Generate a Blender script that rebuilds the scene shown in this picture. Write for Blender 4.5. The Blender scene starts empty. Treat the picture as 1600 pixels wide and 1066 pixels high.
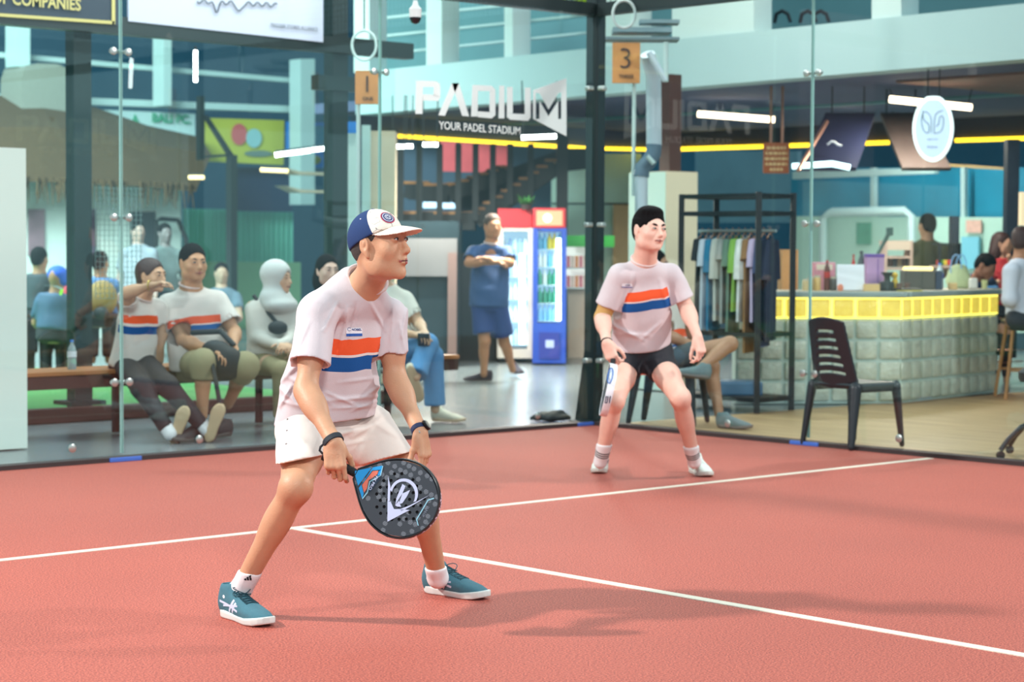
import bpy, bmesh, math, random
import numpy as np
from mathutils import Vector, Matrix
from mathutils.bvhtree import BVHTree
PI = math.pi
S = bpy.context.scene
COL = S.collection
# ---------------------------------------------------------------- camera
FPX = 3217.2
CAMP = np.array([-10.6882, -10.7177, 1.3096])
_y, _p, _r = 0.8265, -0.0457, 0.0054
FW = np.array([math.cos(_p)*math.cos(_y), math.cos(_p)*math.sin(_y), math.sin(_p)])
RT = np.array([math.sin(_y), -math.cos(_y), 0.0])
UP = np.cross(RT, FW)
RT, UP = math.cos(_r)*RT + math.sin(_r)*UP, -math.sin(_r)*RT + math.cos(_r)*UP
cam = bpy.data.cameras.new('camera'); camo = bpy.data.objects.new('camera', cam); COL.objects.link(camo)
camo.matrix_world = Matrix(((RT[0], UP[0], -FW[0], CAMP[0]), (RT[1], UP[1], -FW[1], CAMP[1]), (RT[2], UP[2], -FW[2], CAMP[2]), (0, 0, 0, 1)))
cam.sensor_width = 36.0; cam.lens = FPX*36/1600
cam.clip_start = 0.1; cam.clip_end = 300
cam.dof.use_dof = True; cam.dof.focus_distance = 7.25; cam.dof.aperture_fstop = 4.2
S.camera = camo
# ---------------------------------------------------------------- picture settings, world
S.view_settings.view_transform = 'Standard'; S.view_settings.look = 'None'
S.view_settings.exposure = 0.0; S.view_settings.gamma = 1.0; S.view_settings.use_curve_mapping = False
W = bpy.data.worlds.new('hall_air'); S.world = W; W.use_nodes = True
W.node_tree.nodes['Background'].inputs[0].default_value = (0.54, 0.83, 0.92, 1)
W.node_tree.nodes['Background'].inputs[1].default_value = 0.76
S.cycles.max_bounces = 7; S.cycles.transparent_max_bounces = 16
S.cycles.caustics_reflective = False; S.cycles.caustics_refractive = False
S.cycles.sample_clamp_indirect = 4.0

def area(name, loc, target, size, power, color=(1, 1, 1), sy=None, spread=180):
    l = bpy.data.lights.new(name, 'AREA'); l.energy = power; l.color = color; l.size = size
    l.shape = 'RECTANGLE' if sy else 'SQUARE'
    if sy: l.size_y = sy
    l.spread = math.radians(spread)
    o = bpy.data.objects.new(name, l); COL.objects.link(o); o.location = loc
    o.rotation_euler = (Vector(target)-Vector(loc)).to_track_quat('-Z', 'Y').to_euler()
    return o
# court floodlights on their poles outside the two side walls, then unseen fill lamps added over the hall and walkways
LAMPS = [area('floodlight', (-11.6, -1.2, 5.8), (-6, -4.5, 0), 0.45, 400, (1.0, 0.97, 0.92), 0.3, 120),
         area('floodlight', (2.2, -8.5, 5.6), (-4, -3, 0), 0.5, 270, (1.0, 0.97, 0.93), 0.3, 130),
         area('floodlight', (-10.5, -12.5, 6.2), (-5, -3, 0), 1.2, 270, (1.0, 0.98, 0.95), 0.6, 140),
         area('hall_fill', (-4, -5, 7.5), (-4, -4.9, 0), 6.0, 60, (0.95, 1.0, 1.0)),
         area('walkway_fill', (-3.5, 1.7, 4.6), (-3.5, 1.9, 0), 6.5, 190, (0.86, 1.0, 0.97), 1.0),
         area('walkway_fill', (1.2, 0.8, 5.4), (1.5, 0.9, 0), 1.0, 200, (1.0, 0.93, 0.82), 6.0),
         area('hall_fill', (-5, 8.5, 6.2), (-3, 17, 0.5), 8.0, 4300, (0.82, 1.0, 0.97), 3.0),
         area('hall_fill', (1.8, 3.0, 6.5), (5.5, 3.2, 3.2), 3.0, 30, (0.9, 1.0, 0.97), 6.0),
         area('bar_wall_fill', (10.75, 5.5, 2.62), (12.5, 5.5, 1.0), 0.05, 160, (0.95, 1.0, 0.93), 8.0)]  # white fill added beside the yellow strip to brighten the bar wall

def V(*a): return np.array(a, float)
def at(u, v, d):
    """a point of the place, from its direction as seen by the camera and its distance along the view"""
    return CAMP + d*(FW + (u-800)/FPX*RT - (v-533)/FPX*UP)
def gnd(u, v, z=0.0):
    r = FW + (u-800)/FPX*RT - (v-533)/FPX*UP
    return CAMP + r*(z-CAMP[2])/r[2]
def ony(u, v, y):
    r = FW + (u-800)/FPX*RT - (v-533)/FPX*UP
    return CAMP + r*(y-CAMP[1])/r[1]
def onx(u, v, x):
    r = FW + (u-800)/FPX*RT - (v-533)/FPX*UP
    return CAMP + r*(x-CAMP[0])/r[0]
HR = V(RT[0], RT[1], 0); HR /= np.linalg.norm(HR)
HF = V(FW[0], FW[1], 0); HF /= np.linalg.norm(HF)
ZZ = V(0, 0, 1)
def nrm(v): return np.asarray(v, float)/(np.linalg.norm(v)+1e-12)
def dirv(r, f, z):
    """direction from right / away / up components of the view"""
    return nrm(HR*r + HF*f + ZZ*z)

# ---------------------------------------------------------------- materials
def sr(c):
    c = [x/255 for x in c]
    return tuple(x/12.92 if x <= .04045 else ((x+.055)/1.055)**2.4 for x in c) + (1,)
MATS = {}
def mat(name, rgb, rough=.6, metal=0.0, emit=0, emit_rgb=None, bump=0, bscale=200, var=0, vscale=20, sss=0, trans=0, spec=.5, coat=0):
    if name in MATS: return MATS[name]
    m = bpy.data.materials.new(name); m.use_nodes = True; nt = m.node_tree; b = nt.nodes['Principled BSDF']
    b.inputs['Base Color'].default_value = sr(rgb); b.inputs['Roughness'].default_value = rough
    b.inputs['Metallic'].default_value = metal; b.inputs['Specular IOR Level'].default_value = spec
    if sss:
        b.inputs['Subsurface Weight'].default_value = sss; b.inputs['Subsurface Scale'].default_value = .012
        b.inputs['Subsurface Radius'].default_value = (1, .35, .2)
    if trans: b.inputs['Transmission Weight'].default_value = trans
    if coat: b.inputs['Coat Weight'].default_value = coat
    if emit:
        b.inputs['Emission Color'].default_value = sr(emit_rgb or rgb); b.inputs['Emission Strength'].default_value = emit
    if var or bump:
        tc = nt.nodes.new('ShaderNodeTexCoord')
    if var:
        n = nt.nodes.new('ShaderNodeTexNoise'); n.inputs['Scale'].default_value = vscale; n.inputs['Detail'].default_value = 4
        nt.links.new(tc.outputs['Object'], n.inputs['Vector'])
        mx = nt.nodes.new('ShaderNodeMix'); mx.data_type = 'RGBA'
        c = sr(rgb)
        mx.inputs['A'].default_value = tuple(x*(1-var) for x in c[:3])+(1,)
        mx.inputs['B'].default_value = tuple(min(1, x*(1+var)) for x in c[:3])+(1,)
        nt.links.new(n.outputs['Fac'], mx.inputs['Factor']); nt.links.new(mx.outputs['Result'], b.inputs['Base Color'])
    if bump:
        n2 = nt.nodes.new('ShaderNodeTexNoise'); n2.inputs['Scale'].default_value = bscale; n2.inputs['Detail'].default_value = 3
        bp = nt.nodes.new('ShaderNodeBump'); bp.inputs['Strength'].default_value = bump; bp.inputs['Distance'].default_value = .01
        nt.links.new(tc.outputs['Object'], n2.inputs['Vector']); nt.links.new(n2.outputs['Fac'], bp.inputs['Height'])
        nt.links.new(bp.outputs['Normal'], b.inputs['Normal'])
    MATS[name] = m; return m

# ---------------------------------------------------------------- objects
def tag(o, label=None, cat=None, group=None, kind=None):
    if label: o['label'] = label
    if cat: o['category'] = cat
    if group: o['group'] = group
    if kind: o['kind'] = kind
    return o
def empty(name, loc, label=None, cat=None, group=None, kind=None, rz=0):
    o = bpy.data.objects.new(name, None); COL.objects.link(o); o.location = tuple(loc); o.rotation_euler.z = rz
    o.empty_display_size = .1
    return tag(o, label, cat, group, kind)
def link_mesh(name, me, m=None, parent=None, smooth=False, local=False):
    o = bpy.data.objects.new(name, me); COL.objects.link(o)
    if m is not None:
        for x in (m if isinstance(m, (list, tuple)) else [m]): me.materials.append(x)
    if smooth: me.polygons.foreach_set('use_smooth', [True]*len(me.polygons))
    if parent is not None:
        o.parent = parent
        if not local: o.matrix_parent_inverse = PW(parent).inverted()
    return o
def PW(o):
    m = o.matrix_basis.copy()
    return (PW(o.parent) @ o.matrix_parent_inverse @ m) if o.parent else m
class MB:
    """collects shapes for ONE mesh"""
    def __init__(s): s.v = []; s.f = []; s.mi = []; s.cur = 0
    def add(s, vs, fs):
        n = len(s.v); s.v += [tuple(map(float, x)) for x in vs]; s.f += [tuple(i+n for i in q) for q in fs]; s.mi += [s.cur]*len(fs); return s
    def box(s, c, size, rz=0, ax=None, bev=0):
        if ax is None: ax = (V(math.cos(rz), math.sin(rz), 0), V(-math.sin(rz), math.cos(rz), 0), ZZ)
        h = [x/2 for x in size]; c = np.asarray(c, float)
        if bev <= 0:
            vs = [c+ax[0]*h[0]*i+ax[1]*h[1]*j+ax[2]*h[2]*k for i in (-1, 1) for j in (-1, 1) for k in (-1, 1)]
            return s.add(vs, [(0, 1, 3, 2), (4, 6, 7, 5), (0, 4, 5, 1), (2, 3, 7, 6), (0, 2, 6, 4), (1, 5, 7, 3)])
        bm = bmesh.new(); bmesh.ops.create_cube(bm, size=1)
        bmesh.ops.scale(bm, vec=size, verts=bm.verts)
        bmesh.ops.bevel(bm, geom=bm.edges[:], offset=min(bev, min(size)*.45), segments=2, affect='EDGES', profile=.5)
        bm.verts.index_update()
        vs = [c+ax[0]*v.co.x+ax[1]*v.co.y+ax[2]*v.co.z for v in bm.verts]; fs = [[v.index for v in f.verts] for f in bm.faces]
        bm.free(); return s.add(vs, fs)
    def tube(s, pts, r, n=12, caps=True, closed=False):
        pts = [np.asarray(p, float) for p in pts]; N = len(pts)
        rs = r if hasattr(r, '__len__') else [r]*N
        base = len(s.v); prev = None; vs = []
        for i, p in enumerate(pts):
            if closed: t = nrm(pts[(i+1) % N]-pts[i-1])
            else: t = nrm(pts[min(i+1, N-1)]-pts[max(i-1, 0)])
            if prev is None:
                a = ZZ if abs(t[2]) < .9 else V(1, 0, 0)
                x = nrm(np.cross(a, t))
            else: x = nrm(prev - t*np.dot(prev, t))
            prev = x; y = np.cross(t, x)
            for k in range(n):
                a = 2*PI*k/n; vs.append(p+(x*math.cos(a)+y*math.sin(a))*rs[i])
        fs = []
        for i in range(N if closed else N-1):
            j = (i+1) % N
            for k in range(n): fs.append((i*n+k, i*n+(k+1) % n, j*n+(k+1) % n, j*n+k))
        if caps and not closed: fs.append(tuple(range(n))[::-1]); fs.append(tuple((N-1)*n+k for k in range(n)))
        return s.add(vs, fs)
    def lathe(s, c, prof, n=24, ax=None, caps=True):
        """prof: (r, z) from bottom to top"""
        c = np.asarray(c, float); ax = ax or (V(1, 0, 0), V(0, 1, 0), ZZ); vs = []; fs = []
        for r, z in prof:
            for k in range(n):
                a = 2*PI*k/n; vs.append(c+ax[0]*r*math.cos(a)+ax[1]*r*math.sin(a)+ax[2]*z)
        for i in range(len(prof)-1):
            for k in range(n): fs.append((i*n+k, i*n+(k+1) % n, (i+1)*n+(k+1) % n, (i+1)*n+k))
        if caps: fs.append(tuple(range(n))[::-1]); fs.append(tuple((len(prof)-1)*n+k for k in range(n)))
        return s.add(vs, fs)
    def prism(s, poly, o, ax, ay, az, depth):
        """poly: 2D outline in ax, ay about o, extruded along az"""
        o = np.asarray(o, float); n = len(poly)
        vs = [o+ax*x+ay*y for x, y in poly]+[o+ax*x+ay*y+az*depth for x, y in poly]
        fs = [tuple(range(n))[::-1], tuple(range(n, 2*n))]+[(i, (i+1) % n, n+(i+1) % n, n+i) for i in range(n)]
        return s.add(vs, fs)
    def build(s, name, m=None, parent=None, smooth=False, recalc=True):
        me = bpy.data.meshes.new(name); me.from_pydata(s.v, [], s.f)
        if any(s.mi): me.polygons.foreach_set('material_index', s.mi)
        if recalc:
            bm = bmesh.new(); bm.from_mesh(me); bmesh.ops.recalc_face_normals(bm, faces=bm.faces); bm.to_mesh(me); bm.free()
        o = link_mesh(name, me, m, parent)
        if smooth:
            me.polygons.foreach_set('use_smooth', [True]*len(me.polygons))
            try: me.set_sharp_from_angle(angle=math.radians(40))
            except Exception: pass
        me.update(); return o
def copy_tree(o, parent=None):
    c = o.copy(); COL.objects.link(c)
    if parent is not None: c.parent = parent; c.matrix_parent_inverse = o.matrix_parent_inverse
    for ch in o.children: copy_tree(ch, c)
    return c
def text_obj(name, txt, origin, ax, ay, height, m, parent=None, depth=.002, align='CENTER', sx=1.0, bold=0.0, project=None, lift=.0015, shear=0, fit=None):
    cu = bpy.data.curves.new(name, 'FONT'); cu.body = txt; cu.size = 1; cu.align_x = align; cu.align_y = 'CENTER'
    cu.offset = bold; cu.shear = shear; cu.resolution_u = 3
    if project is None: cu.extrude = .0001
    to = bpy.data.objects.new(name+'_t', cu); COL.objects.link(to)
    dg = bpy.context.evaluated_depsgraph_get(); me = bpy.data.meshes.new_from_object(to.evaluated_get(dg))
    bpy.data.objects.remove(to); bpy.data.curves.remove(cu)
    if project is not None:
        bm = bmesh.new(); bm.from_mesh(me)
        for _ in range(2): bmesh.ops.subdivide_edges(bm, edges=[e for e in bm.edges if e.calc_length() > .15], cuts=1)
        bmesh.ops.triangulate(bm, faces=bm.faces); bm.to_mesh(me); bm.free()
    ax = nrm(ax); ay = nrm(ay); az = np.cross(ax, ay); origin = np.asarray(origin, float)
    k = height/.7
    if fit:
        w = max(v.co.x for v in me.vertices)-min(v.co.x for v in me.vertices); sx = fit/(w*k)
    for v in me.vertices:
        z = depth if v.co.z > 0 else 0
        p = origin+ax*v.co.x*k*sx+ay*v.co.y*k+az*z
        if project is not None:
            h = project.ray_cast(Vector(p+az*.12), Vector(-az))
            p = np.array(h[0])+np.array(h[1])*lift if h[0] is not None else p
        v.co = p
    return link_mesh(name, me, m, parent)

# ---------------------------------------------------------------- sculpted solids: distance fields turned into smooth meshes
class Sculpt:
    def __init__(s, k=.02): s.ops = []; s.k = k; s.disp = None
    def _push(s, fn, lo, hi, k, mode):
        s.ops.append((fn, np.asarray(lo, float), np.asarray(hi, float), s.k if k is None else k, mode)); return s
    def cone(s, a, b, ra, rb, k=None, flat=None, mode='+'):
        a = np.asarray(a, float); b = np.asarray(b, float); ab = b-a; L2 = max(ab@ab, 1e-12); R = max(ra, rb)
        if flat is not None: n, ff = nrm(flat[0]), flat[1]; n = nrm(n-ab*(n@ab)/L2)
        def fn(P):
            t = np.clip(((P-a)@ab)/L2, 0, 1); q = P-a-t[:, None]*ab
            if flat is not None:
                c = q@n; q = q+np.outer(c*(1/ff-1), n)
                return (np.sqrt((q*q).sum(1))-(ra+(rb-ra)*t))*min(1, ff)
            return np.sqrt((q*q).sum(1))-(ra+(rb-ra)*t)
        R2 = R*(max(1, flat[1]) if flat is not None else 1)
        return s._push(fn, np.minimum(a, b)-R2, np.maximum(a, b)+R2, k, mode)
    def chain(s, pts, rs, k=None, flat=None, mode='+'):
        for i in range(len(pts)-1): s.cone(pts[i], pts[i+1], rs[i], rs[i+1], k, flat, mode)
        return s
    def ell(s, c, r, ax=None, k=None, mode='+'):
        c = np.asarray(c, float); r = np.asarray(r if hasattr(r, '__len__') else [r]*3, float)
        M = np.array(ax) if ax is not None else np.eye(3); R = r.max()
        def fn(P):
            q = (P-c)@M.T; k0 = np.sqrt(((q/r)**2).sum(1)); k1 = np.sqrt(((q/(r*r))**2).sum(1))+1e-9
            return k0*(k0-1)/k1
        return s._push(fn, c-R, c+R, k, mode)
    def box(s, c, h, ax=None, rad=.005, k=None, mode='+'):
        c = np.asarray(c, float); h = np.asarray(h, float)-rad; M = np.array(ax) if ax is not None else np.eye(3); R = np.linalg.norm(h)+rad
        def fn(P):
            q = np.abs((P-c)@M.T)-h
            return np.sqrt((np.maximum(q, 0)**2).sum(1))+np.minimum(q.max(1), 0)-rad
        return s._push(fn, c-R, c+R, k, mode)
    def loft(s, o, ax, st, k=None, mode='+', p=2.0, rnd=0.0):
        """st: rows (z, cx, cy, rx, ry) in the frame ax about o"""
        o = np.asarray(o, float); M = np.array(ax); st = np.array(st, float)
        zs = np.linspace(st[0, 0], st[-1, 0], 60); tab = [np.interp(zs, st[:, 0], st[:, i]) for i in range(1, 5)]
        ker = np.array([1, 3, 4, 3, 1.])/12
        tab = [np.convolve(np.pad(t, 2, 'edge'), ker, 'valid') for t in tab]
        def fn(P):
            q = (P-o)@M.T; z = q[:, 2]
            cx, cy, rx, ry = [np.interp(z, zs, t) for t in tab]
            x = np.abs(q[:, 0]-cx)/rx; y = np.abs(q[:, 1]-cy)/ry
            kk = (x**p+y**p)**(1/p)
            d = (kk-1)*(np.minimum(rx, ry)*.6+.4*np.sqrt(rx*ry))
            e = np.maximum(zs[0]-z, z-zs[-1])
            if rnd: 
                a = np.maximum(d+rnd, 0); b = np.maximum(e+rnd, 0); return np.sqrt(a*a+b*b)-rnd+np.minimum(np.maximum(d, e)+rnd, 0)
            return np.maximum(d, e)
        R = max(st[:, 3].max()+abs(st[:, 1]).max(), st[:, 4].max()+abs(st[:, 2]).max())
        pa = o+M[2]*st[0, 0]; pb = o+M[2]*st[-1, 0]
        return s._push(fn, np.minimum(pa, pb)-R, np.maximum(pa, pb)+R, k, mode)
    def cut(s, p, n, r=.15, k=.002):
        p = np.asarray(p, float); n = nrm(n)
        def fn(P):
            q = P-p; return np.maximum(-(q@n), np.sqrt((q*q).sum(1))-r)
        return s._push(fn, p-r, p+r, k, '-')
    def func(s, fn, lo, hi, k=None, mode='+'): return s._push(fn, lo, hi, k, mode)
    def ev(s, P, ops=None):
        d = np.full(len(P), .3)
        for fn, lo, hi, k, mode in (ops if ops is not None else s.ops):
            e = fn(P)
            if mode == '+':
                if k > 0:
                    h = np.maximum(k-np.abs(d-e), 0)/k; d = np.minimum(d, e)-h*h*k*.25
                else: d = np.minimum(d, e)
            elif mode == '-':
                e = -e
                if k > 0:
                    h = np.maximum(k-np.abs(d-e), 0)/k; d = np.maximum(d, e)+h*h*k*.25
                else: d = np.maximum(d, e)
            else: d = np.maximum(d, e)
        if s.disp is not None: d = d-s.disp(P)
        return d
    def mesh(s, vox, B=20):
        mk = max([o[3] for o in s.ops])+3*vox+.006
        add = [o for o in s.ops if o[4] == '+']
        lo = np.min([o[1] for o in add], 0)-4*vox; hi = np.max([o[2] for o in add], 0)+4*vox
        n = np.ceil((hi-lo)/vox).astype(int)+2; nb = (n+B-1)//B
        NX, NY = int(n[0]+B+4), int(n[1]+B+4)
        gi = np.arange(B+1); GX, GY, GZ = np.meshgrid(gi, gi, gi, indexing='ij')
        vid, vpos, faces = [], [], []
        off = [(0, 0, 0), (1, 0, 0), (0, 1, 0), (0, 0, 1)]
        for bi in range(nb[0]):
            for bj in range(nb[1]):
                for bk in range(nb[2]):
                    i0 = np.array([bi, bj, bk])*B; a = lo+i0*vox; b = a+B*vox
                    ops = [o for o in s.ops if o[4] == '&' or ((o[1]-mk <= b).all() and (o[2]+mk >= a).all())]
                    if not any(o[4] == '+' for o in ops): continue
                    c = ((a+b)/2)[None]; dc = s.ev(c, ops)[0]
                    if abs(dc) > B*vox*1.0+mk and dc < .29: continue
                    P = np.stack([lo[0]+(i0[0]+GX)*vox, lo[1]+(i0[1]+GY)*vox, lo[2]+(i0[2]+GZ)*vox], -1).reshape(-1, 3)
                    D = s.ev(P, ops).reshape(B+1, B+1, B+1); D = np.where(D == 0, 1e-9, D); neg = D < 0
                    if neg.all() or not neg.any(): continue
                    cnt = sum(neg[x:B+x, y:B+y, z:B+z].astype(np.int8) for x in (0, 1) for y in (0, 1) for z in (0, 1))
                    act = (cnt > 0) & (cnt < 8)
                    if not act.any(): continue
                    acc = np.zeros((B, B, B, 3)); num = np.zeros((B, B, B))
                    for ax in range(3):
                        o1, o2 = [q for q in range(3) if q != ax]
                        for p1 in (0, 1):
                            for p2 in (0, 1):
                                s0 = [0, 0, 0]; s0[o1] = p1; s0[o2] = p2; s1 = list(s0); s1[ax] = 1
                                A = D[s0[0]:B+s0[0], s0[1]:B+s0[1], s0[2]:B+s0[2]]; C = D[s1[0]:B+s1[0], s1[1]:B+s1[1], s1[2]:B+s1[2]]
                                m = (A < 0) != (C < 0); t = np.where(m, A/(A-C+1e-30), 0)
                                acc[..., ax] += np.where(m, t, 0); acc[..., o1] += m*p1; acc[..., o2] += m*p2; num += m
                    I, J, K = np.nonzero(act)
                    q = acc[I, J, K]/num[I, J, K][:, None]
                    vpos.append(lo+(np.stack([I, J, K], 1)+i0+q)*vox)
                    vid.append((I+i0[0]+1)+(J+i0[1]+1)*NX+(K+i0[2]+1)*NX*NY)
                    st = (1, NX, NX*NY)
                    for ax in range(3):
                        sl0 = [slice(0, B)]*3; sl1 = [slice(0, B)]*3; sl1[ax] = slice(1, B+1)
                        A = neg[tuple(sl0)]; C = neg[tuple(sl1)]; m = A != C
                        I, J, K = np.nonzero(m)
                        if not len(I): continue
                        idb = (I+i0[0]+1)+(J+i0[1]+1)*NX+(K+i0[2]+1)*NX*NY
                        o1, o2 = (ax+1) % 3, (ax+2) % 3
                        qd = np.stack([idb-st[o1]-st[o2], idb-st[o2], idb, idb-st[o1]], 1)
                        fl = ~A[I, J, K]; qd[fl] = qd[fl][:, ::-1]; faces.append(qd)
        vid = np.concatenate(vid); vpos = np.concatenate(vpos); faces = np.concatenate(faces)
        order = np.argsort(vid); sv = vid[order]; vpos = vpos[order]
        ix = np.searchsorted(sv, faces); ix = np.minimum(ix, len(sv)-1)
        ok = (sv[ix] == faces).all(1)
        return vpos, ix[ok]
    def build(s, name, vox, m=None, parent=None, attr=None, relax=1, matfn=None, keep=1):
        v, f = s.mesh(vox)
        for _ in range(relax):
            acc = np.zeros_like(v); c = np.zeros(len(v))
            for i in range(4):
                np.add.at(acc, f[:, i], v[f[:, (i+1) % 4]]); np.add.at(c, f[:, i], 1)
                np.add.at(acc, f[:, i], v[f[:, (i-1) % 4]]); np.add.at(c, f[:, i], 1)
            v = v*.5+.5*acc/np.maximum(c, 1)[:, None]
        me = bpy.data.meshes.new(name); me.vertices.add(len(v)); me.vertices.foreach_set('co', v.astype(np.float32).ravel())
        me.loops.add(len(f)*4); me.loops.foreach_set('vertex_index', f.astype(np.int32).ravel())
        me.polygons.add(len(f)); me.polygons.foreach_set('loop_start', np.arange(len(f), dtype=np.int32)*4)
        if matfn is not None:
            me.polygons.foreach_set('material_index', matfn(v[f].mean(1)).astype(np.int32))
        me.update(calc_edges=True); me.validate()
        if attr is not None:
            for an, fn in attr.items():
                a = me.attributes.new(an, 'FLOAT_VECTOR', 'POINT'); a.data.foreach_set('vector', fn(v).astype(np.float32).ravel())
        o = link_mesh(name, me, m, parent, smooth=True)
        return o
def bvh(o):
    me = o.data
    n = len(me.vertices); co = np.empty(n*3, np.float32); me.vertices.foreach_get('co', co)
    return BVHTree.FromPolygons([tuple(x) for x in co.reshape(-1, 3).tolist()], [tuple(p.vertices) for p in me.polygons])
def rot(v, ax, a):
    ax = nrm(ax); v = np.asarray(v, float); return v*math.cos(a)+np.cross(ax, v)*math.sin(a)+ax*(ax@v)*(1-math.cos(a))
# ================================================================ the court and its glass
def floor_mat():
    m = bpy.data.materials.new('red_court_turf'); m.use_nodes = True; nt = m.node_tree; b = nt.nodes['Principled BSDF']
    N = nt.nodes.new; L = nt.links.new
    tc = N('ShaderNodeTexCoord'); n1 = N('ShaderNodeTexNoise'); n1.inputs['Scale'].default_value = 140; n1.inputs['Detail'].default_value = 3
    n2 = N('ShaderNodeTexNoise'); n2.inputs['Scale'].default_value = 0.9; n2.inputs['Detail'].default_value = 4
    n3 = N('ShaderNodeTexNoise'); n3.inputs['Scale'].default_value = 420; n3.inputs['Detail'].default_value = 2
    for n in (n1, n2, n3): L(tc.outputs['Object'], n.inputs['Vector'])
    r1 = N('ShaderNodeValToRGB'); e = r1.color_ramp.elements
    e[0].position = .38; e[0].color = sr((134, 38, 25)); e[1].position = .62; e[1].color = sr((203, 98, 75))
    L(n1.outputs['Fac'], r1.inputs['Fac'])
    r3 = N('ShaderNodeValToRGB'); e = r3.color_ramp.elements; e[0].position = .35; e[0].color = (.78, .74, .74, 1); e[1].position = .68; e[1].color = (1.25, 1.3, 1.3, 1)
    L(n3.outputs['Fac'], r3.inputs['Fac'])
    r2 = N('ShaderNodeValToRGB'); e = r2.color_ramp.elements; e[0].position = .35; e[0].color = (.95, .93, .92, 1); e[1].position = .65; e[1].color = (1.03, 1.04, 1.04, 1)
    L(n2.outputs['Fac'], r2.inputs['Fac'])
    m1 = N('ShaderNodeMix'); m1.data_type = 'RGBA'; m1.blend_type = 'MULTIPLY'; m1.inputs['Factor'].default_value = 1
    L(r1.outputs['Color'], m1.inputs['A']); L(r3.outputs['Color'], m1.inputs['B'])
    m2 = N('ShaderNodeMix'); m2.data_type = 'RGBA'; m2.blend_type = 'MULTIPLY'; m2.inputs['Factor'].default_value = 1
    L(m1.outputs['Result'], m2.inputs['A']); L(r2.outputs['Color'], m2.inputs['B']); L(m2.outputs['Result'], b.inputs['Base Color'])
    bp = N('ShaderNodeBump'); bp.inputs['Strength'].default_value = .55; bp.inputs['Distance'].default_value = .006
    L(n1.outputs['Fac'], bp.inputs['Height']); L(bp.outputs['Normal'], b.inputs['Normal'])
    b.inputs['Roughness'].default_value = .68; b.inputs['Specular IOR Level'].default_value = .4; b.inputs['Sheen Weight'].default_value = .09; b.inputs['Sheen Roughness'].default_value = .5
    return m
o = MB().box((-5.03, -5.03, -.05), (10.14, 10.14, .1)).build('floor', floor_mat()); tag(o, 'red granular artificial turf of the padel court', 'court floor', kind='structure')
lm = mat('line_paint', (236, 226, 208), .8, bump=.5, bscale=180, var=.08, vscale=90)
def line(a, b, w=.05):
    a = V(*a, 0); b = V(*b, 0); t = nrm(b-a); n = np.cross(ZZ, t)
    return MB().prism([(0, -w/2), (np.linalg.norm(b-a), -w/2), (np.linalg.norm(b-a), w/2), (0, w/2)], a, t, n, ZZ, .003)
o = line((-9.96, -3.05), (-.06, -3.05)).build('court_line', lm); tag(o, 'white service line crossing the red court from left edge to right glass', 'court line')
o = line((-5, -3.08), (-5, -9.96)).build('court_line', lm); tag(o, 'white centre line running from the service line to the lower right', 'court line')

# halls' ground around the court
gm = mat('polished_concrete', (116, 124, 128), .25, bump=.05, bscale=6, var=.14, vscale=1.3)
o = MB().box((-.5, 12.53, -.06), (45, 24.94, .1)).build('floor', gm); tag(o, 'grey polished concrete walkway around the courts', 'floor', kind='structure')
wm = mat('light_oak_vinyl', (196, 176, 142), .45, var=.12, vscale=3)
def wood_floor():
    nt = wm.node_tree; b = nt.nodes['Principled BSDF']; tc = nt.nodes.new('ShaderNodeTexCoord'); mp = nt.nodes.new('ShaderNodeMapping')
    mp.inputs['Scale'].default_value = (14, .8, 1); nz = nt.nodes.new('ShaderNodeTexNoise'); nz.inputs['Scale'].default_value = 1.4; nz.inputs['Detail'].default_value = 5
    r = nt.nodes.new('ShaderNodeValToRGB'); e = r.color_ramp.elements; e[0].position = .3; e[0].color = sr((146, 120, 84)); e[1].position = .75; e[1].color = sr((192, 166, 122))
    nt.links.new(tc.outputs['Object'], mp.inputs['Vector']); nt.links.new(mp.outputs['Vector'], nz.inputs['Vector']); nt.links.new(nz.outputs['Fac'], r.inputs['Fac'])
    nt.links.new(r.outputs['Color'], b.inputs['Base Color'])
wood_floor()
o = MB().box((11.04, -6.01, -.055), (22, 12.1, .1)).build('floor', wm); tag(o, 'pale wood look floor beside the right glass wall', 'floor', kind='structure')

# glass: clear, faintly green, mirror-like at its faces
def glass_mat(name, tint=(.938, .982, .982), ior=1.5, boost=1.0):
    m = bpy.data.materials.new(name); m.use_nodes = True; nt = m.node_tree; nt.nodes.clear(); N = nt.nodes.new
    out = N('ShaderNodeOutputMaterial'); mx = N('ShaderNodeMixShader'); t = N('ShaderNodeBsdfTransparent'); g = N('ShaderNodeBsdfGlossy')
    fr = N('ShaderNodeFresnel'); fr.inputs['IOR'].default_value = ior; t.inputs['Color'].default_value = tint+(1,)
    g.inputs['Roughness'].default_value = .015; g.inputs['Color'].default_value = (boost*.95, boost, boost*.98, 1)
    ge = N('ShaderNodeNewGeometry'); ms = N('ShaderNodeMath'); ms.operation = 'MULTIPLY'
    mc = N('ShaderNodeMath'); mc.operation = 'SUBTRACT'; mc.inputs[0].default_value = 1.0; nt.links.new(ge.outputs['Backfacing'], mc.inputs[1])
    md = N('ShaderNodeMath'); md.operation = 'MULTIPLY'; md.inputs[1].default_value = 1.5; nt.links.new(mc.outputs[0], md.inputs[0])
    nt.links.new(fr.outputs['Fac'], ms.inputs[0]); nt.links.new(md.outputs[0], ms.inputs[1]); ms.use_clamp = True
    nt.links.new(ms.outputs[0], mx.inputs['Fac']); nt.links.new(t.outputs[0], mx.inputs[1]); nt.links.new(g.outputs[0], mx.inputs[2]); nt.links.new(mx.outputs[0], out.inputs['Surface'])
    MATS[name] = m; return m
gmat = glass_mat('toughened_glass'); gfar = glass_mat('far_glass', (.93, .982, .978))
edge = mat('glass_edge', (146, 190, 184), .2)
steel = mat('brushed_steel', (190, 196, 192), .3, .8)
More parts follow.
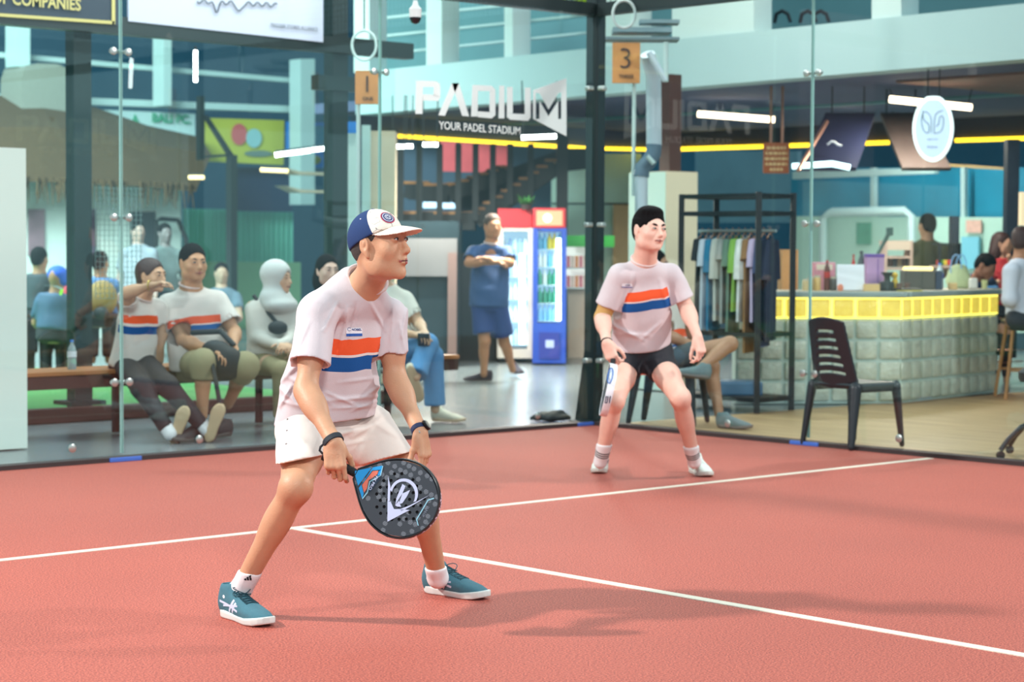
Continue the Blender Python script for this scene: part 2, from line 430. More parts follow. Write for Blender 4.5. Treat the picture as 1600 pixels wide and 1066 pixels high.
darkm = mat('dark_green_steel', (30, 44, 46), .45, .2)
curb = mat('dark_curb', (58, 46, 46), .6, bump=.1)
padm = mat('blue_rubber', (68, 112, 205), .6)
GH = 3.0
def pane(name, c, size, label, mt=gmat):
    o = MB().box(c, size).build(name, mt)
    return tag(o, label, 'glass wall', kind='structure')
T = .012
for i in range(5):
    pane('wall_back', (-1.0-2*i+(.0), .03, .03+GH/2), (1.988, T, GH-.03), 'glass pane %s of the back wall' % ['first from the corner', 'second from the corner', 'third from the corner', 'fourth from the corner', 'last'][i])
for i in range(2):
    pane('wall_right', (.03, -1.0-2*i, .03+GH/2), (T, 1.988, GH-.03), 'glass pane %s of the right wall' % ['next to the corner', 'second from the corner'][i])
o = MB().box((-5, .045, .012), (10.1, .11, .03)).build('baseboard_back', curb); tag(o, 'dark kerb under the back glass wall', 'kerb', kind='structure')
o = MB().box((.045, -5, .012), (.11, 10.1, .03)).build('baseboard_right', curb); tag(o, 'dark kerb under the right glass wall', 'kerb', kind='structure')
# polished glass edges at the joints
def joint(x, y, along, label):
    b = MB()
    d = V(1, 0, 0) if along == 'x' else V(0, 1, 0)
    for s in (-1, 1): b.box(V(x, y, .03+GH/2)+d*s*.0065, (.0035 if along == 'x' else T+.002, T+.002 if along == 'x' else .0035, GH-.04))
    o = b.build('trim_%d' % joint.n, edge); joint.n += 1; tag(o, label, 'glass edge', kind='structure')
joint.n = 1
for x, l in ((-2, 'pale vertical seam in the back glass beside the capped player'), (-4, 'pale vertical seam in the back glass at the left')): joint(x, .03, 'x', l)
joint(.03, -2, 'y', 'pale vertical seam in the right glass above the plastic chair')
# spider fittings
def fitting(p, n, d, label):
    r = empty('glass_clamp', p, label, 'glass fitting', 'round steel fittings of the glass walls')
    for s in (-1, 1):
        c = V(*p)+d*s*.052; a = nrm(np.cross(n, d)); MB().lathe(c-n*.012, [(.019, 0), (.024, .002), (.024, .008), (.019, .011)], 20, (d, np.cross(n, d), n)).build('disc', steel, r, True)
        MB().lathe(c+n*.0, [(.017, 0), (.020, .002), (.020, .01), (.014, .014)], 20, (d, np.cross(n, d), n)).build('disc', steel, r, True)
    MB().box(V(*p)+n*.02, (.13, .02, .02), ax=(d, n, np.cross(d, n)), bev=.004).build('bracket', steel, r)
HZ = (.478, 1.474, 2.47); hn = ('low', 'middle height', 'high')
for z, h in zip(HZ, hn):
    fitting((-4, .03, z), V(0, 1, 0), V(1, 0, 0), 'steel disc clamps on the left seam of the back glass, %s' % h)
    fitting((-2, .03, z), V(0, 1, 0), V(1, 0, 0), 'steel disc clamps on the seam behind the capped player, %s' % h)
    fitting((.03, -2, z), V(1, 0, 0), V(0, 1, 0), 'steel disc clamps on the right glass seam, %s' % h)
    r = empty('corner_clamp', (.03, .03, z), 'small steel clamp on the corner post of the court, %s' % h, 'glass fitting')
    MB().box((-.045, .02, z), (.06, .05, .035), bev=.01).build('plate', steel, r); MB().box((.02, -.05, z), (.05, .06, .035), bev=.01).build('plate', steel, r)
def pad(c, size, label): tag(MB().box(c, size, bev=.004).build('glass_pad', padm), label, 'rubber pad')
pad((-4, -.012, .014), (.22, .02, .026), 'blue rubber pad on the kerb under the left glass seam')
pad((-.012, -2, .014), (.02, .24, .026), 'blue rubber pad on the kerb under the right glass seam')
pad((-.09, -.012, .014), (.16, .02, .026), 'blue rubber pad at the foot of the court corner')
# base clamps on outer side
for i, (x, y, l) in enumerate([(-4.35, .03, 'left'), (-3.45, .03, 'under the crossed feet'), (-.55, .03, 'behind the small black bag')]):
    r = empty('kerb_clamp', (x, y, .1), 'round steel clamp low on the back glass, %s' % l, 'glass fitting')
    MB().lathe((x, .018, .1), [(.02, 0), (.026, .003), (.026, .008), (.02, .011)], 20, (V(1, 0, 0), ZZ, V(0, -1, 0))).build('disc', steel, r, True)
for i, (y, l) in enumerate([(-1.3, 'beside the clothes stand'), (-2.75, 'in front of the plastic chair'), (-3.72, 'near the wheeled stool')]):
    r = empty('kerb_clamp', (.03, y, .1), 'round steel clamp low on the right glass, %s' % l, 'glass fitting')
    MB().lathe((.018, y, .1), [(.02, 0), (.026, .003), (.026, .008), (.02, .011)], 20, (V(0, 1, 0), ZZ, V(-1, 0, 0))).build('disc', steel, r, True)
# corner post and head rails, mesh above
r = empty('corner_post', (.1, .1, 0), 'dark steel corner post of the glass court', 'post')
MB().box((.11, .11, 2.0), (.1, .1, 4.0)).build('upright', darkm, r)
MB().prism([(-.13, 0), (-.02, 0), (-.02, .62), (-.055, .58)], (.11, .125, .0), V(-.74, .67, 0)*-1, ZZ, V(.67, .74, 0), .012).build('gusset', darkm, r)
MB().box((.06, .1, .02), (.26, .16, .02)).build('foot_plate', darkm, r)
o = MB().box((-4.95, .10, 3.055), (10.0, .08, .09)).build('head_rail', darkm); tag(o, 'dark steel rail along the top of the back glass', 'rail')
o = MB().box((.10, -4.95, 3.055), (.08, 10.0, .09)).build('head_rail', darkm); tag(o, 'dark steel rail along the top of the right glass', 'rail')
def wire_mesh(name, p0, d, L, z0, z1, step, label, r=.0022, mt=None):
    b = MB(); n = int(L/step)
    side = nrm(np.cross(d, ZZ))
    for i in range(n+1):
        b.box(V(*p0)+d*i*step+ZZ*(z0+z1)/2, (r*2, r*2, z1-z0), ax=(d, side, ZZ))
    for i in range(int((z1-z0)/step)+1):
        b.box(V(*p0)+d*L/2+ZZ*(z0+i*step), (L, r*2, r*2), ax=(d, side, ZZ))
    return tag(b.build(name, mt or darkm), label, 'wire mesh')
wire_mesh('wire_mesh', (-2.2, .1, 0), V(1, 0, 0), 2.2, 3.1, 3.55, .05, 'dark wire mesh above the back glass')
wire_mesh('wire_mesh', (.1, -4.2, 0), V(0, 1, 0), 4.2, 3.1, 3.6, .05, 'dark wire mesh above the right glass')
# lettering on the back glass
wl = mat('white_vinyl', (246, 252, 250), .7)
def glass_letters():
    y = .0225
    def q(u, v): p = ony(u, v, y); return p[0], p[2]
    r = empty('glass_lettering', (-1.1, y, 2.4), 'large white letters stuck on the back glass over the staircase', 'lettering')
    ax = V(1, 0, 0)
    def poly(pts, name='letter', holes=()):
        b = MB(); P = [q(*p) for p in pts]; b.prism(P, (0, y, 0), ax, ZZ, V(0, -1, 0), .0012); return b.build(name, wl, r)
    def strokes(polys, name='letter'):
        b = MB()
        for pts in polys: b.prism([q(*p) for p in pts], (0, y, 0), ax, ZZ, V(0, -1, 0), .0012)
        return b.build(name, wl, r)
    # P
    strokes([[(650, 126), (661, 126), (660, 178), (649, 178)], [(661, 126), (682, 127), (687, 131), (688, 136), (661, 136)],
             [(678, 136), (688, 136), (688, 152), (677, 149)], [(661, 147), (677, 148), (688, 152), (684, 158), (661, 157)]])
    # A (no bar)
    strokes([[(706, 130), (717, 130), (695, 181), (685, 180)], [(706, 130), (717, 130), (733, 182), (722, 181)]])
    # D
    strokes([[(738, 133), (747, 133), (746, 182), (736, 182)], [(747, 133), (768, 134), (774, 140), (774, 143), (747, 142)],
             [(765, 143), (774, 143), (774, 176), (765, 175)], [(746.5, 174), (774, 176), (774, 180), (768, 185), (746.5, 183)]])
    strokes([[(780, 134), (788, 134), (788, 185), (779, 185)]])
    # U
    strokes([[(792, 136), (801, 136), (801, 177), (792, 177)], [(792, 177), (829, 179), (829, 184), (825, 189), (797, 187), (792, 183)],
             [(820, 137), (829, 137), (829, 179), (820, 178.5)]])
    # flag with M cut out
    strokes([[(833, 141), (885, 122), (885, 144), (877, 144), (872, 146), (857, 171), (843, 146), (837, 145), (833, 145)],
             [(833, 145), (837, 145), (837, 186), (833, 186)], [(877, 144), (885, 144), (885, 213), (877, 209)],
             [(833, 186), (877, 186), (877, 209)],
             [(843, 158), (857, 182), (857, 186), (843, 186)], [(857, 182), (872, 158), (872, 186), (857, 186)]])
    p = ony(751, 201, y); text_obj('letter', 'YOUR PADEL STADIUM', (p[0], y, p[2]), V(1, 0, -.012), V(0, 0, 1), .054, wl, r, .0012, bold=.012, fit=.76)
glass_letters()
# oval sticker on right glass is hung sign: see the bar
# ================================================================ people: skin, cloth, heads, hands, shoes
def skin(name, rgb): 
    if name in MATS: return MATS[name]
    m = mat(name, rgb, .5, sss=.12, bump=.12, bscale=160, var=.07, vscale=30, spec=.4); return m
def cloth(name, rgb, var=.03): return mat(name, rgb, .85, bump=.22, bscale=420, var=var, vscale=60, spec=.2)
hairm = mat('black_hair', (14, 13, 15), .8, bump=.4, bscale=260, var=.35, vscale=120, spec=.15)
white_eye = mat('eye_white', (196, 186, 180), .25); iris = mat('dark_iris', (48, 30, 22), .15); browm = mat('brow_hair', (42, 32, 30), .8)
lipm = mat('lips', (170, 96, 92), .45)
def stripe_shirt(name, base, zr, zb, w, red=(238, 92, 52), blue=(28, 84, 150), gap=(232, 214, 208)):
    """shirt fabric with two chest bands; 'tc' = (across, front, height) on the torso"""
    m = cloth(name, base); nt = m.node_tree; b = nt.nodes['Principled BSDF']; N = nt.nodes.new; L = nt.links.new
    if nt.nodes.get('Attribute'): return m
    src = b.inputs['Base Color'].links[0].from_socket
    at_ = N('ShaderNodeAttribute'); at_.attribute_name = 'tc'; sp = N('ShaderNodeSeparateXYZ'); L(at_.outputs['Vector'], sp.inputs[0])
    def lt(sock, v, inv=False):
        n = N('ShaderNodeMath'); n.operation = 'LESS_THAN' if not inv else 'GREATER_THAN'; L(sock, n.inputs[0]); n.inputs[1].default_value = v; return n.outputs[0]
    def mul(a, c):
        n = N('ShaderNodeMath'); n.operation = 'MULTIPLY'; L(a, n.inputs[0]); L(c, n.inputs[1]); return n.outputs[0]
    front = mul(lt(sp.outputs[1], 0.0, True), mul(lt(sp.outputs[0], w), lt(sp.outputs[0], -w, True)))
    for col, (z0, z1) in ((red, zr), (gap, (zb[1], zr[0])), (blue, zb)):
        f = mul(front, mul(lt(sp.outputs[2], z0, True), lt(sp.outputs[2], z1)))
        mx = N('ShaderNodeMix'); mx.data_type = 'RGBA'; L(f, mx.inputs['Factor']); L(src, mx.inputs['A']); mx.inputs['B'].default_value = sr(col); src = mx.outputs['Result']
    L(src, b.inputs['Base Color']); return m
def frame(up, front):
    """rows: side (person's left... right-hand rule), front, up"""
    u = nrm(up); f = nrm(np.asarray(front)-u*np.dot(front, u)); return np.array([np.cross(f, u), f, u])   # x = person's right
LOW = [1.0]
def zl(z): return z*LOW[0] if z < 0 else z
def add_head(s, c, A, k=1.0, fat=0.0, male=True):
    """c: middle of the head at eye height; A: frame rows right, front, up"""
    X, Y, Z = A; L = lambda x, y, z: c+(X*x+Y*y+Z*zl(z))*k
    e = lambda p, r, kk=.02, mode='+', ax=A: s.ell(L(*p), [r[0]*k, r[1]*k, r[2]*k*(LOW[0] if p[2] < -.02 else 1)], ax, kk*k, mode)
    e((0, -.018, .028), (.074, .093, .084), .02); e((0, -.045, -.01), (.062, .06, .07), .03)
    e((0, .022, -.024), (.061+fat*.4, .068, .074), .03)
    e((0, .028, -.078), (.043+fat, .05, .034), .03); e((0, .072, -.1), (.019+fat*.3, .016, .015), .03)
    for sx in (-1, 1):
        e((sx*.041, .052, -.03), (.022+fat*.3, .024, .022), .025)
        e((sx*.052, .0, -.072), (.014+fat*.5, .03, .026), .03)
    s.cone(L(-.036, .074, .02), L(.036, .074, .02), .012*k, .012*k, .02*k)
    for sx in (-1, 1): e((sx*.031, .098, .0), (.019, .017, .0135), .012, '-')
    s.cone(L(0, .088, .008), L(0, .106, -.032), .0065*k, .0105*k, .012*k)
    e((0, .108, -.036), (.0115, .0105, .010), .008)
    for sx in (-1, 1): e((sx*.0125, .098, -.038), (.0075, .0095, .0075), .006); e((sx*.006, .106, -.0455), (.0035, .004, .003), .002, '-')
    for sx in (-1, 1): s.cone(L(sx*.018, .0985, -.036), L(sx*.030, .085, -.064), .0035*k, .003*k, .007*k, mode='-')
    e((0, .086, -.058), (.02, .012, .016), .016)
    s.cone(L(-.02, .0865, -.0605), L(.02, .0865, -.0605), .0045*k, .0045*k, .006*k); e((0, .0955, -.060), (.013, .006, .0045), .006)
    e((0, .0925, -.0700), (.0165, .0075, .0055), .006)
    s.cone(L(-.021, .094, -.0652), L(.021, .094, -.0652), .0016*k, .0016*k, .002*k, mode='-')
    for sx in (-1, 1):
        e((sx*.031, .0775, -.0005), (.0155, .0135, .0125), .006)     # eye bulge under the lids
        ea = np.array([rot(v, Z, -sx*.08) for v in A])
        e((sx*.0775, -.018, -.010), (.0075, .0195, .032), .005, '+', ea); e((sx*.0755, -.010, -.038), (.006, .009, .012), .008, '+', ea)
        e((sx*.0855, -.013, -.006), (.0065, .0125, .0225), .002, '-', ea); e((sx*.079, -.016, -.004), (.0055, .0065, .012), .003, '+', ea)
    return L
def add_face_parts(parent, c, A, k, look, lips=True, brow=True, vox=.003, brow_m=None, bw=1.0):
    X, Y, Z = A; L = lambda x, y, z: c+(X*x+Y*y+Z*zl(z))*k
    for sx in (-1, 1):
        ec = L(sx*.031, .0782, -.0005); r = .0135*k
        # eye opening: almond of white on the eye bulge with iris
        b = MB(); b.cur = 0
        pts = []; n = 16
        def surf(a, bb): # a across, bb up, on the bulge
            q = ec+X*a*k+Z*bb*k; t = 1-(a/.0155)**2-(bb/.0125)**2
            return q+Y*(.0135*math.sqrt(max(t, .05))+.0006)*k
        ring = [surf(.0118*math.cos(2*PI*i/n), .0048*math.sin(2*PI*i/n)*(1-.25*abs(math.cos(2*PI*i/n)))) for i in range(n)]
        ring2 = [surf(.006*math.cos(2*PI*i/n), .0026*math.sin(2*PI*i/n)) for i in range(n)]
        vs = ring+ring2+[surf(0, 0)]; fs = [(i, (i+1) % n, n+(i+1) % n, n+i) for i in range(n)]+[(n+i, n+(i+1) % n, 2*n) for i in range(n)]
        eo = b.add(vs, fs).build('eye', white_eye, parent, True)
        g = nrm(np.asarray(look)@np.array([X, Y, Z]).T); ox, oz = g[0]*.008, g[2]*.006
        b = MB(); m_ = 12; rr = .0057
        vs = [surf(ox+rr*math.cos(2*PI*i/m_), np.clip(oz+rr*math.sin(2*PI*i/m_), -.0046, .0042))+Y*.0006*k for i in range(m_)]+[surf(ox, oz)+Y*.001*k]
        b.add(vs, [(i, (i+1) % m_, m_) for i in range(m_)]); b.build('iris', iris, eo, True)
        lid = MB().tube([surf(.0128*math.cos(t), .0050*math.sin(t)*(1-.2*abs(math.cos(t))))+Y*.0006*k for t in np.linspace(.05, PI-.05, 9)], .0011*k, 6); lid.build('upper_lid', browm, eo, True)
        if brow:
            bb = MB().tube([L(sx*(.014+.034*t), .0885-.014*t*t, .0165+.006*math.sin(t*PI*.8)) for t in np.linspace(0, 1, 8)], [.0036*k*bw*w for w in (.7, 1, 1.2, 1.2, 1.1, .9, .7, .3)], 8)
            bb.build('eyebrow', brow_m or browm, parent, True)
def lip_mesh(parent, c, A, k):
    X, Y, Z = A; L = lambda x, y, z: c+(X*x+Y*y+Z*zl(z))*k
    s = Sculpt(.004*k)
    s.cone(L(-.0225, .0870, -.0632), L(0, .0995, -.0612), .0028*k, .0042*k); s.cone(L(.0225, .0870, -.0632), L(0, .0995, -.0612), .0028*k, .0042*k)
    s.cone(L(-.0210, .0870, -.0662), L(0, .0980, -.0695), .0028*k, .0048*k); s.cone(L(.0210, .0870, -.0662), L(0, .0980, -.0695), .0028*k, .0048*k)
    lo_ = s.build('lips', .0015, lipm, parent)
    MB().tube([L(-.0225, .0895, -.0648), L(-.012, .0985, -.0650), L(0, .1035, -.0652), L(.012, .0985, -.0650), L(.0225, .0895, -.0648)], [.0008*k, .0013*k, .0015*k, .0013*k, .0008*k], 6).build('mouth_line', mat('mouth_dark', (70, 26, 28), .5), lo_, True)
def add_hand(s, w, D, N, Th, k=1.0, curls=None, thumb=None, spread=.06, kk=.006):
    """w wrist; D toward the knuckles; N palm normal (fingers curl toward it); Th thumb side. curls: 4 x 3 angles"""
    D = nrm(D); N = nrm(N-D*np.dot(N, D)); Th = nrm(Th-D*np.dot(Th, D)-N*np.dot(Th, N))
    L = lambda d, t, n: w+(D*d+Th*t+N*n)*k
    A = np.array([Th, D, N])
    s.box(L(.048, 0, .002), V(.036, .044, .0125)*k, A, .011*k, .014*k)
    s.cone(L(-.01, 0, 0), L(.03, .0, .001), .025*k, .026*k, .015*k, flat=(N, .68)); s.ell(L(.03, .02, .008), V(.017, .028, .014)*k, A, .012*k)
    s.ell(L(.035, -.022, .006), V(.014, .03, .012)*k, A, .012*k)
    curls = curls or [(.35, .45, .3)]*4; tips = []
    ln = [(.043, .026, .021), (.047, .03, .022), (.043, .028, .022), (.034, .021, .019)]
    tb = [.028, .0095, -.0095, -.027]; db = [.088, .092, .088, .080]; rd = [.0092, .0094, .009, .008]
    for i in range(4):
        p = L(db[i]-.006, tb[i], .0); dirn = rot(D, N, 0); dirn = nrm(D+Th*(spread*(1.5-i)))
        axis = nrm(np.cross(dirn, N)); q = dirn; ang = 0; r = rd[i]
        s.cone(L(.03, tb[i]*.7, -.001), p, .009*k, .0098*k, .008*k)
        for j in range(3):
            q = rot(q, axis, curls[i][j]); e = p+q*ln[i][j]*k
            s.cone(p, e, r*k, (r-.0011)*k, kk*.5*k); s.ell(p, (r+.0007)*k, None, .004*k)
            p = e; r -= .0011
        tips.append(p)
    th = thumb or (.75, .5, .25, .3)   # across, along, in, bend
    q = nrm(Th*th[0]+D*th[1]+N*th[2]); p = L(.022, .022, .006); axis = nrm(np.cross(q, nrm(D*.6-Th*.6+N*.2)))
    for j, (l_, r0, r1) in enumerate(((.043, .0125, .0108), (.032, .0108, .0098), (.026, .0098, .0082))):
        e = p+q*l_*k; s.cone(p, e, r0*k, r1*k, (.014 if j == 0 else .005)*k); p = e; q = rot(q, axis, th[3])
    return tips
def shoe(parent, heel, fdir, k, mats, tilt=0, roll=0, logo=None, up=ZZ, vox=.0035, name='shoe', laces=True, bow=False):
    """heel: ground point under the heel; fdir: towards the toes. mats: upper, sole, lace, logo"""
    Z = nrm(up); Y = nrm(fdir-Z*np.dot(fdir, Z)); X = np.cross(Y, Z)
    Z = rot(Z, X, tilt); Y = rot(Y, X, tilt); A = np.array([X, Y, Z]); L = lambda x, y, z: heel+(X*x+Y*y+Z*z)*k
    s = Sculpt(.03*k)
    s.loft(heel, np.array([X, Z, Y]), [[-.005*k, 0, .045*k, .026*k, .04*k], [.02*k, 0, .055*k, .036*k, .055*k], [.06*k, 0, .058*k, .038*k, .055*k], [.1*k, 0, .05*k, .038*k, .047*k],
        [.15*k, .002*k, .04*k, .043*k, .039*k], [.2*k, .003*k, .034*k, .047*k, .031*k], [.245*k, .002*k, .029*k, .043*k, .024*k], [.275*k, 0, .024*k, .03*k, .017*k], [.29*k, 0, .022*k, .014*k, .010*k]], .02*k, p=2.3, rnd=.012*k)
    s.ell(L(0, .025, .055), V(.034, .034, .045)*k, A, .02*k)
    s.cone(L(0, .03, .06), L(0, .035, .10), .032*k, .036*k, .02*k, flat=(Y, 1.15)); s.cone(L(0, .08, .07), L(0, .058, .105), .026*k, .02*k, .02*k)
    s.cone(L(0, .035, .08), L(0, .035, .14), .024*k, .028*k, .005*k, mode='-', flat=(Y, 1.2))
    s.box(L(0, .14, -.03), V(.2, .3, .045)*k, A, .002, .002, '-')
    up_ = s.build('upper', vox*k, mats[0], parent)
    q = Sculpt(.01*k)
    def sole_fn(P):
        r = (P-heel)@A.T/k; y = r[:, 1]; cx = np.interp(y, [0, .1, .2, .3], [0, -.001, .004, .0])
        hw = np.interp(y, [-.012, -.002, .02, .06, .11, .16, .21, .25, .275, .29, .297], [.0, .02, .036, .041, .039, .045, .051, .048, .037, .022, .0])
        top = np.interp(y, [-.01, .04, .12, .2, .27, .3], [.036, .031, .024, .024, .034, .040]); bot = np.interp(y, [-.01, .03, .2, .25, .3], [.006, 0, 0, .003, .015])
        dx = np.abs(r[:, 0]-cx)-hw*(1-.06*np.clip((.02-r[:, 2])/.02, 0, 1)); dz = np.maximum(r[:, 2]-top, bot-r[:, 2])
        rr = .004; a = np.maximum(dx+rr, 0); b = np.maximum(dz+rr, 0)
        return (np.sqrt(a*a+b*b)-rr+np.minimum(np.maximum(dx, dz)+rr, 0))*k
    q.func(sole_fn, heel-.31*k, heel+.31*k, 0)
    q.ops[0] = (sole_fn, np.minimum(L(-.06, -.02, -.01), L(.06, .31, .05))-.06*k, np.maximum(L(-.06, -.02, -.01), L(.06, .31, .05))+.06*k, 0, '+')
    so = q.build('sole', vox*k*.9, mats[1], parent)
    tr = bvh(up_)
    def onto(x, y, z=.2, lift=.001):
        p = L(x, y, z); h = tr.ray_cast(Vector(p), Vector(-Z)); return np.array(h[0])+np.array(h[1])*lift if h[0] is not None else L(x, y, .06)
    def side(sx, y, z, lift=.001):
        p = L(sx*.12, y, z); h = tr.ray_cast(Vector(p), Vector(-X*sx)); return np.array(h[0])+np.array(h[1])*lift if h[0] is not None else L(sx*.045, y, z)
    if laces:
        b = MB()
        for i in range(6):
            y = .095+i*.016; w = .02+.001*i
            b.tube([onto(-w, y-.004, lift=.0015), onto(0, y+.003, lift=.003), onto(w, y+.006, lift=.0015)], .0022*k, 6)
            b.tube([onto(w, y-.004, lift=.0015), onto(0, y+.003, lift=.003), onto(-w, y+.006, lift=.0015)], .0022*k, 6)
        if bow:
            c = L(0, .088, .108)
            for sx in (-1, 1):
                b.tube([c+(X*sx*(.034*math.sin(a)**1)+Y*(.022-.022*math.cos(a))+Z*(.012*math.sin(a)-.006*(1-math.cos(a))))*k for a in np.linspace(0, 2*PI, 12)], .0017*k, 6)
                b.tube([c+(X*sx*.03*t+Y*.05*t-Z*.05*t*t)*k for t in np.linspace(0, 1, 6)], .0017*k, 6)
        b.build('laces', mats[2], up_, True)
    if logo is not None:
        def strip(b, sx, pts, w):
            P = [side(sx, *p, lift=.0012) for p in pts]; n = len(P)
            for i in range(n-1):
                t = nrm(P[i+1]-P[i]); nn = nrm(np.cross(t, X*sx)); b.add([P[i]-nn*w/2, P[i]+nn*w/2, P[i+1]+nn*w/2, P[i+1]-nn*w/2], [(0, 1, 2, 3)])
        for sx in (-1, 1):
            b = MB(); ln = lambda y0, z0, y1, z1, n=7: [(y0+(y1-y0)*t, z0+(z1-z0)*t) for t in np.linspace(0, 1, n)]
            strip(b, sx, ln(.085, .03, .118, .074), .0105*k); strip(b, sx, ln(.108, .03, .135, .066), .0105*k)
            strip(b, sx, ln(.03, .062, .155, .04, 12), .008*k); strip(b, sx, ln(.05, .048, .15, .058, 12), .007*k)
            b.build('side_mark', mats[3], up_)
    return up_, L
def limb_back(h, kn, an): return -nrm(kn-(h+an)/2) if np.linalg.norm(kn-(h+an)/2) > .03 else None
def body_sculpt(J, k=1.0, A=None, bare_legs=True, muscle=1.0, hands=None, male=True, fat=0.0, torso=True, armk=1.0, feet=True):
    s = Sculpt(.03*k); g = lambda n: J[n]
    if torso:
        fr = (J['front'], .72)
        s.cone(g('pel'), g('chest'), .115*k, .115*k, flat=fr); s.cone(g('chest'), g('neck')-nrm(g('neck')-g('chest'))*.04*k, .115*k, .07*k, flat=fr)
        s.cone(g('hipR'), g('hipL'), .085*k, .085*k); s.cone(g('shR'), g('neck')-.05*k*nrm(g('neck')-g('chest')), .045*k, .05*k); s.cone(g('shL'), g('neck')-.05*k*nrm(g('neck')-g('chest')), .045*k, .05*k)
    for sd in 'RL':
        h, kn, an = g('hip'+sd), g('kne'+sd), g('ank'+sd)
        bk = limb_back(h, kn, an); bk = bk if bk is not None else -J['front']
        s.cone(h, kn, .082*k, .054*k); m = h+(kn-h)*.45; s.ell(m-bk*.012*k, .07*k)
        s.ell(kn-bk*.012*k, .046*k, None, .02*k); s.cone(kn, an, .05*k, .033*k)
        c = kn+(an-kn)*.3; T = nrm(an-kn); s.ell(c+bk*.022*k, V(.044, .044, .1)*k*muscle, frame(T, bk), .03*k)
        if feet and ('toe'+sd) in J: s.ell(an, .034*k, None, .02*k); s.cone(an-ZZ*.01*k, an+(J['toe'+sd]-an)*.6, .034*k, .03*k)
        sh, el, wr = g('sh'+sd), g('el'+sd), g('wr'+sd)
        s.ell(sh, .052*k*armk, None, .03*k); s.cone(sh, el, .047*k*armk, .037*k*armk); s.ell(sh+(el-sh)*.5, V(.043, .046, .07)*k*armk, frame(nrm(el-sh), J['front']), .03*k)
        fc = el+(wr-el)*.25
        s.cone(el, wr, .037*k*armk, .026*k*armk); s.ell(fc, V(.042, .042, .07)*k*armk, frame(nrm(wr-el), J['front']), .03*k)
        if hands and sd in hands: add_hand(s, wr, k=k*hands.get('k', 1), **hands[sd])
    nb = g('neck'); hd = g('head'); X, Y, Z = A
    s.cone(nb-nrm(nb-g('chest'))*.06*k, hd+(Z*-.07-Y*.02)*k, (.062+fat*.5 if male else .052)*k, (.055+fat*.5 if male else .045)*k, .03*k)
    return s
# ================================================================ the player in the cap
def folds(lst, noise=.0015, freq=38, seed=0):
    """soft cloth creases: (pixel a, pixel b, width, height) seen square-on, plus a fine waviness"""
    F = []
    for (u0, v0, d0), (u1, v1, d1), w, h in lst: F.append((at(u0, v0, d0), at(u1, v1, d1), w, h))
    rs = np.random.RandomState(seed); K = rs.normal(size=(5, 3))*freq; ph = rs.uniform(0, 6, 5)
    def fn(P):
        d = noise*np.sin(P@K.T+ph).sum(1)*.6
        for a, b, w, h in F:
            ab = b-a; q = P-a; q = q-np.outer(q@FW, FW); ab = ab-FW*(ab@FW); t = np.clip(q@ab/(ab@ab), 0, 1)
            r = q-t[:, None]*ab; e = np.sqrt((r*r).sum(1)); d = d+h*np.exp(-(e/w)**2)*np.sin(np.clip(t, .0, 1)*PI)**.5
        return d
    return fn
def hem_mat(name, rgb): return cloth(name, rgb)
P1 = dict(pel=at(518, 668, 7.5), chest=at(540, 540, 7.42), neck=at(572, 438, 7.32), head=at(594, 378, 7.20),
          hipR=at(478, 682, 7.42), hipL=at(572, 682, 7.62), kneR=at(462, 762, 7.07), ankR=at(377, 920, 7.24), kneL=at(654, 758, 7.40), ankL=at(684, 903, 7.68),
          shR=at(497, 486, 7.20), elR=at(478, 610, 7.10), wrR=at(522, 692, 6.95), shL=at(609, 492, 7.48), elL=at(617, 592, 7.46), wrL=at(657, 676, 7.3))
up1 = nrm(P1['neck']-P1['pel']); X1 = P1['shR']-P1['shL']; X1 = nrm(X1-up1*(X1@up1)); fr1 = np.cross(up1, X1); P1['front'] = fr1
HA1 = frame(dirv(-.10, .06, 1), dirv(.87, -.49, .02))
skin1 = skin('tanned_skin', (204, 152, 120))
hR = dict(D=dirv(.08, -.30, -1), N=dirv(.06, .95, -.25), Th=dirv(1, 0, -.1), curls=[(.42, .95, .6), (.75, 1.2, .8), (.85, 1.25, .8), (.9, 1.3, .8)], thumb=(.6, .7, .75, .35), spread=.03)
hL = dict(D=dirv(.22, -.15, -1), N=dirv(-.85, .45, -.1), Th=dirv(-.45, -.85, 0), curls=[(.25, .35, .2), (.4, .45, .3), (.5, .55, .3), (.55, .6, .3)], thumb=(.35, .9, .45, .15), spread=.05)
man = empty('person', gnd(540, 955), 'man in a blue and white cap crouching in front, holding a dark padel racket', 'person')
LOW[0] = 1.19
s = body_sculpt(P1, 1.0, HA1, hands={'R': hR, 'L': hL}, muscle=1.0)
s.ops = [o for o in s.ops]
Lh = add_head(s, P1['head'], HA1, 1.0, male=True)
_o = man
body = s.build('body', .0031, skin1, man)
add_face_parts(man, P1['head'], HA1, 1.0, dirv(1, -.25, 0), brow=False); lip_mesh(man, P1['head'], HA1, 1.0)
LOW[0] = 1.0
# short greying hair under the cap
hm = mat('greying_hair', (66, 58, 56), .7, bump=.7, bscale=300, var=.4, vscale=200)
X, Y, Z = HA1; k = 1.0
s = Sculpt(.01); s.ell(Lh(0, -.020, .022), V(.0775, .0945, .082)*k, HA1); s.ell(Lh(0, -.05, -.015), V(.064, .062, .066)*k, HA1, .02)
s.ell(Lh(0, .09, -.05), V(.13, .085, .12)*k, HA1, .004, '-')
for sx in (-1, 1): s.ell(Lh(sx*.08, .012, -.055), V(.03, .05, .045)*k, HA1, .01, '-'); s.ell(Lh(sx*.082, -.012, -.012), V(.02, .021, .033)*k, HA1, .004, '-')
s.box(Lh(0, -.03, -.13), V(.2, .2, .065), HA1, .002, .01, '-'); s.box(Lh(0, .205, -.155), V(.2, .2, .145), HA1, .002, .006, '-')
s.build('hair', .004, hm, man)
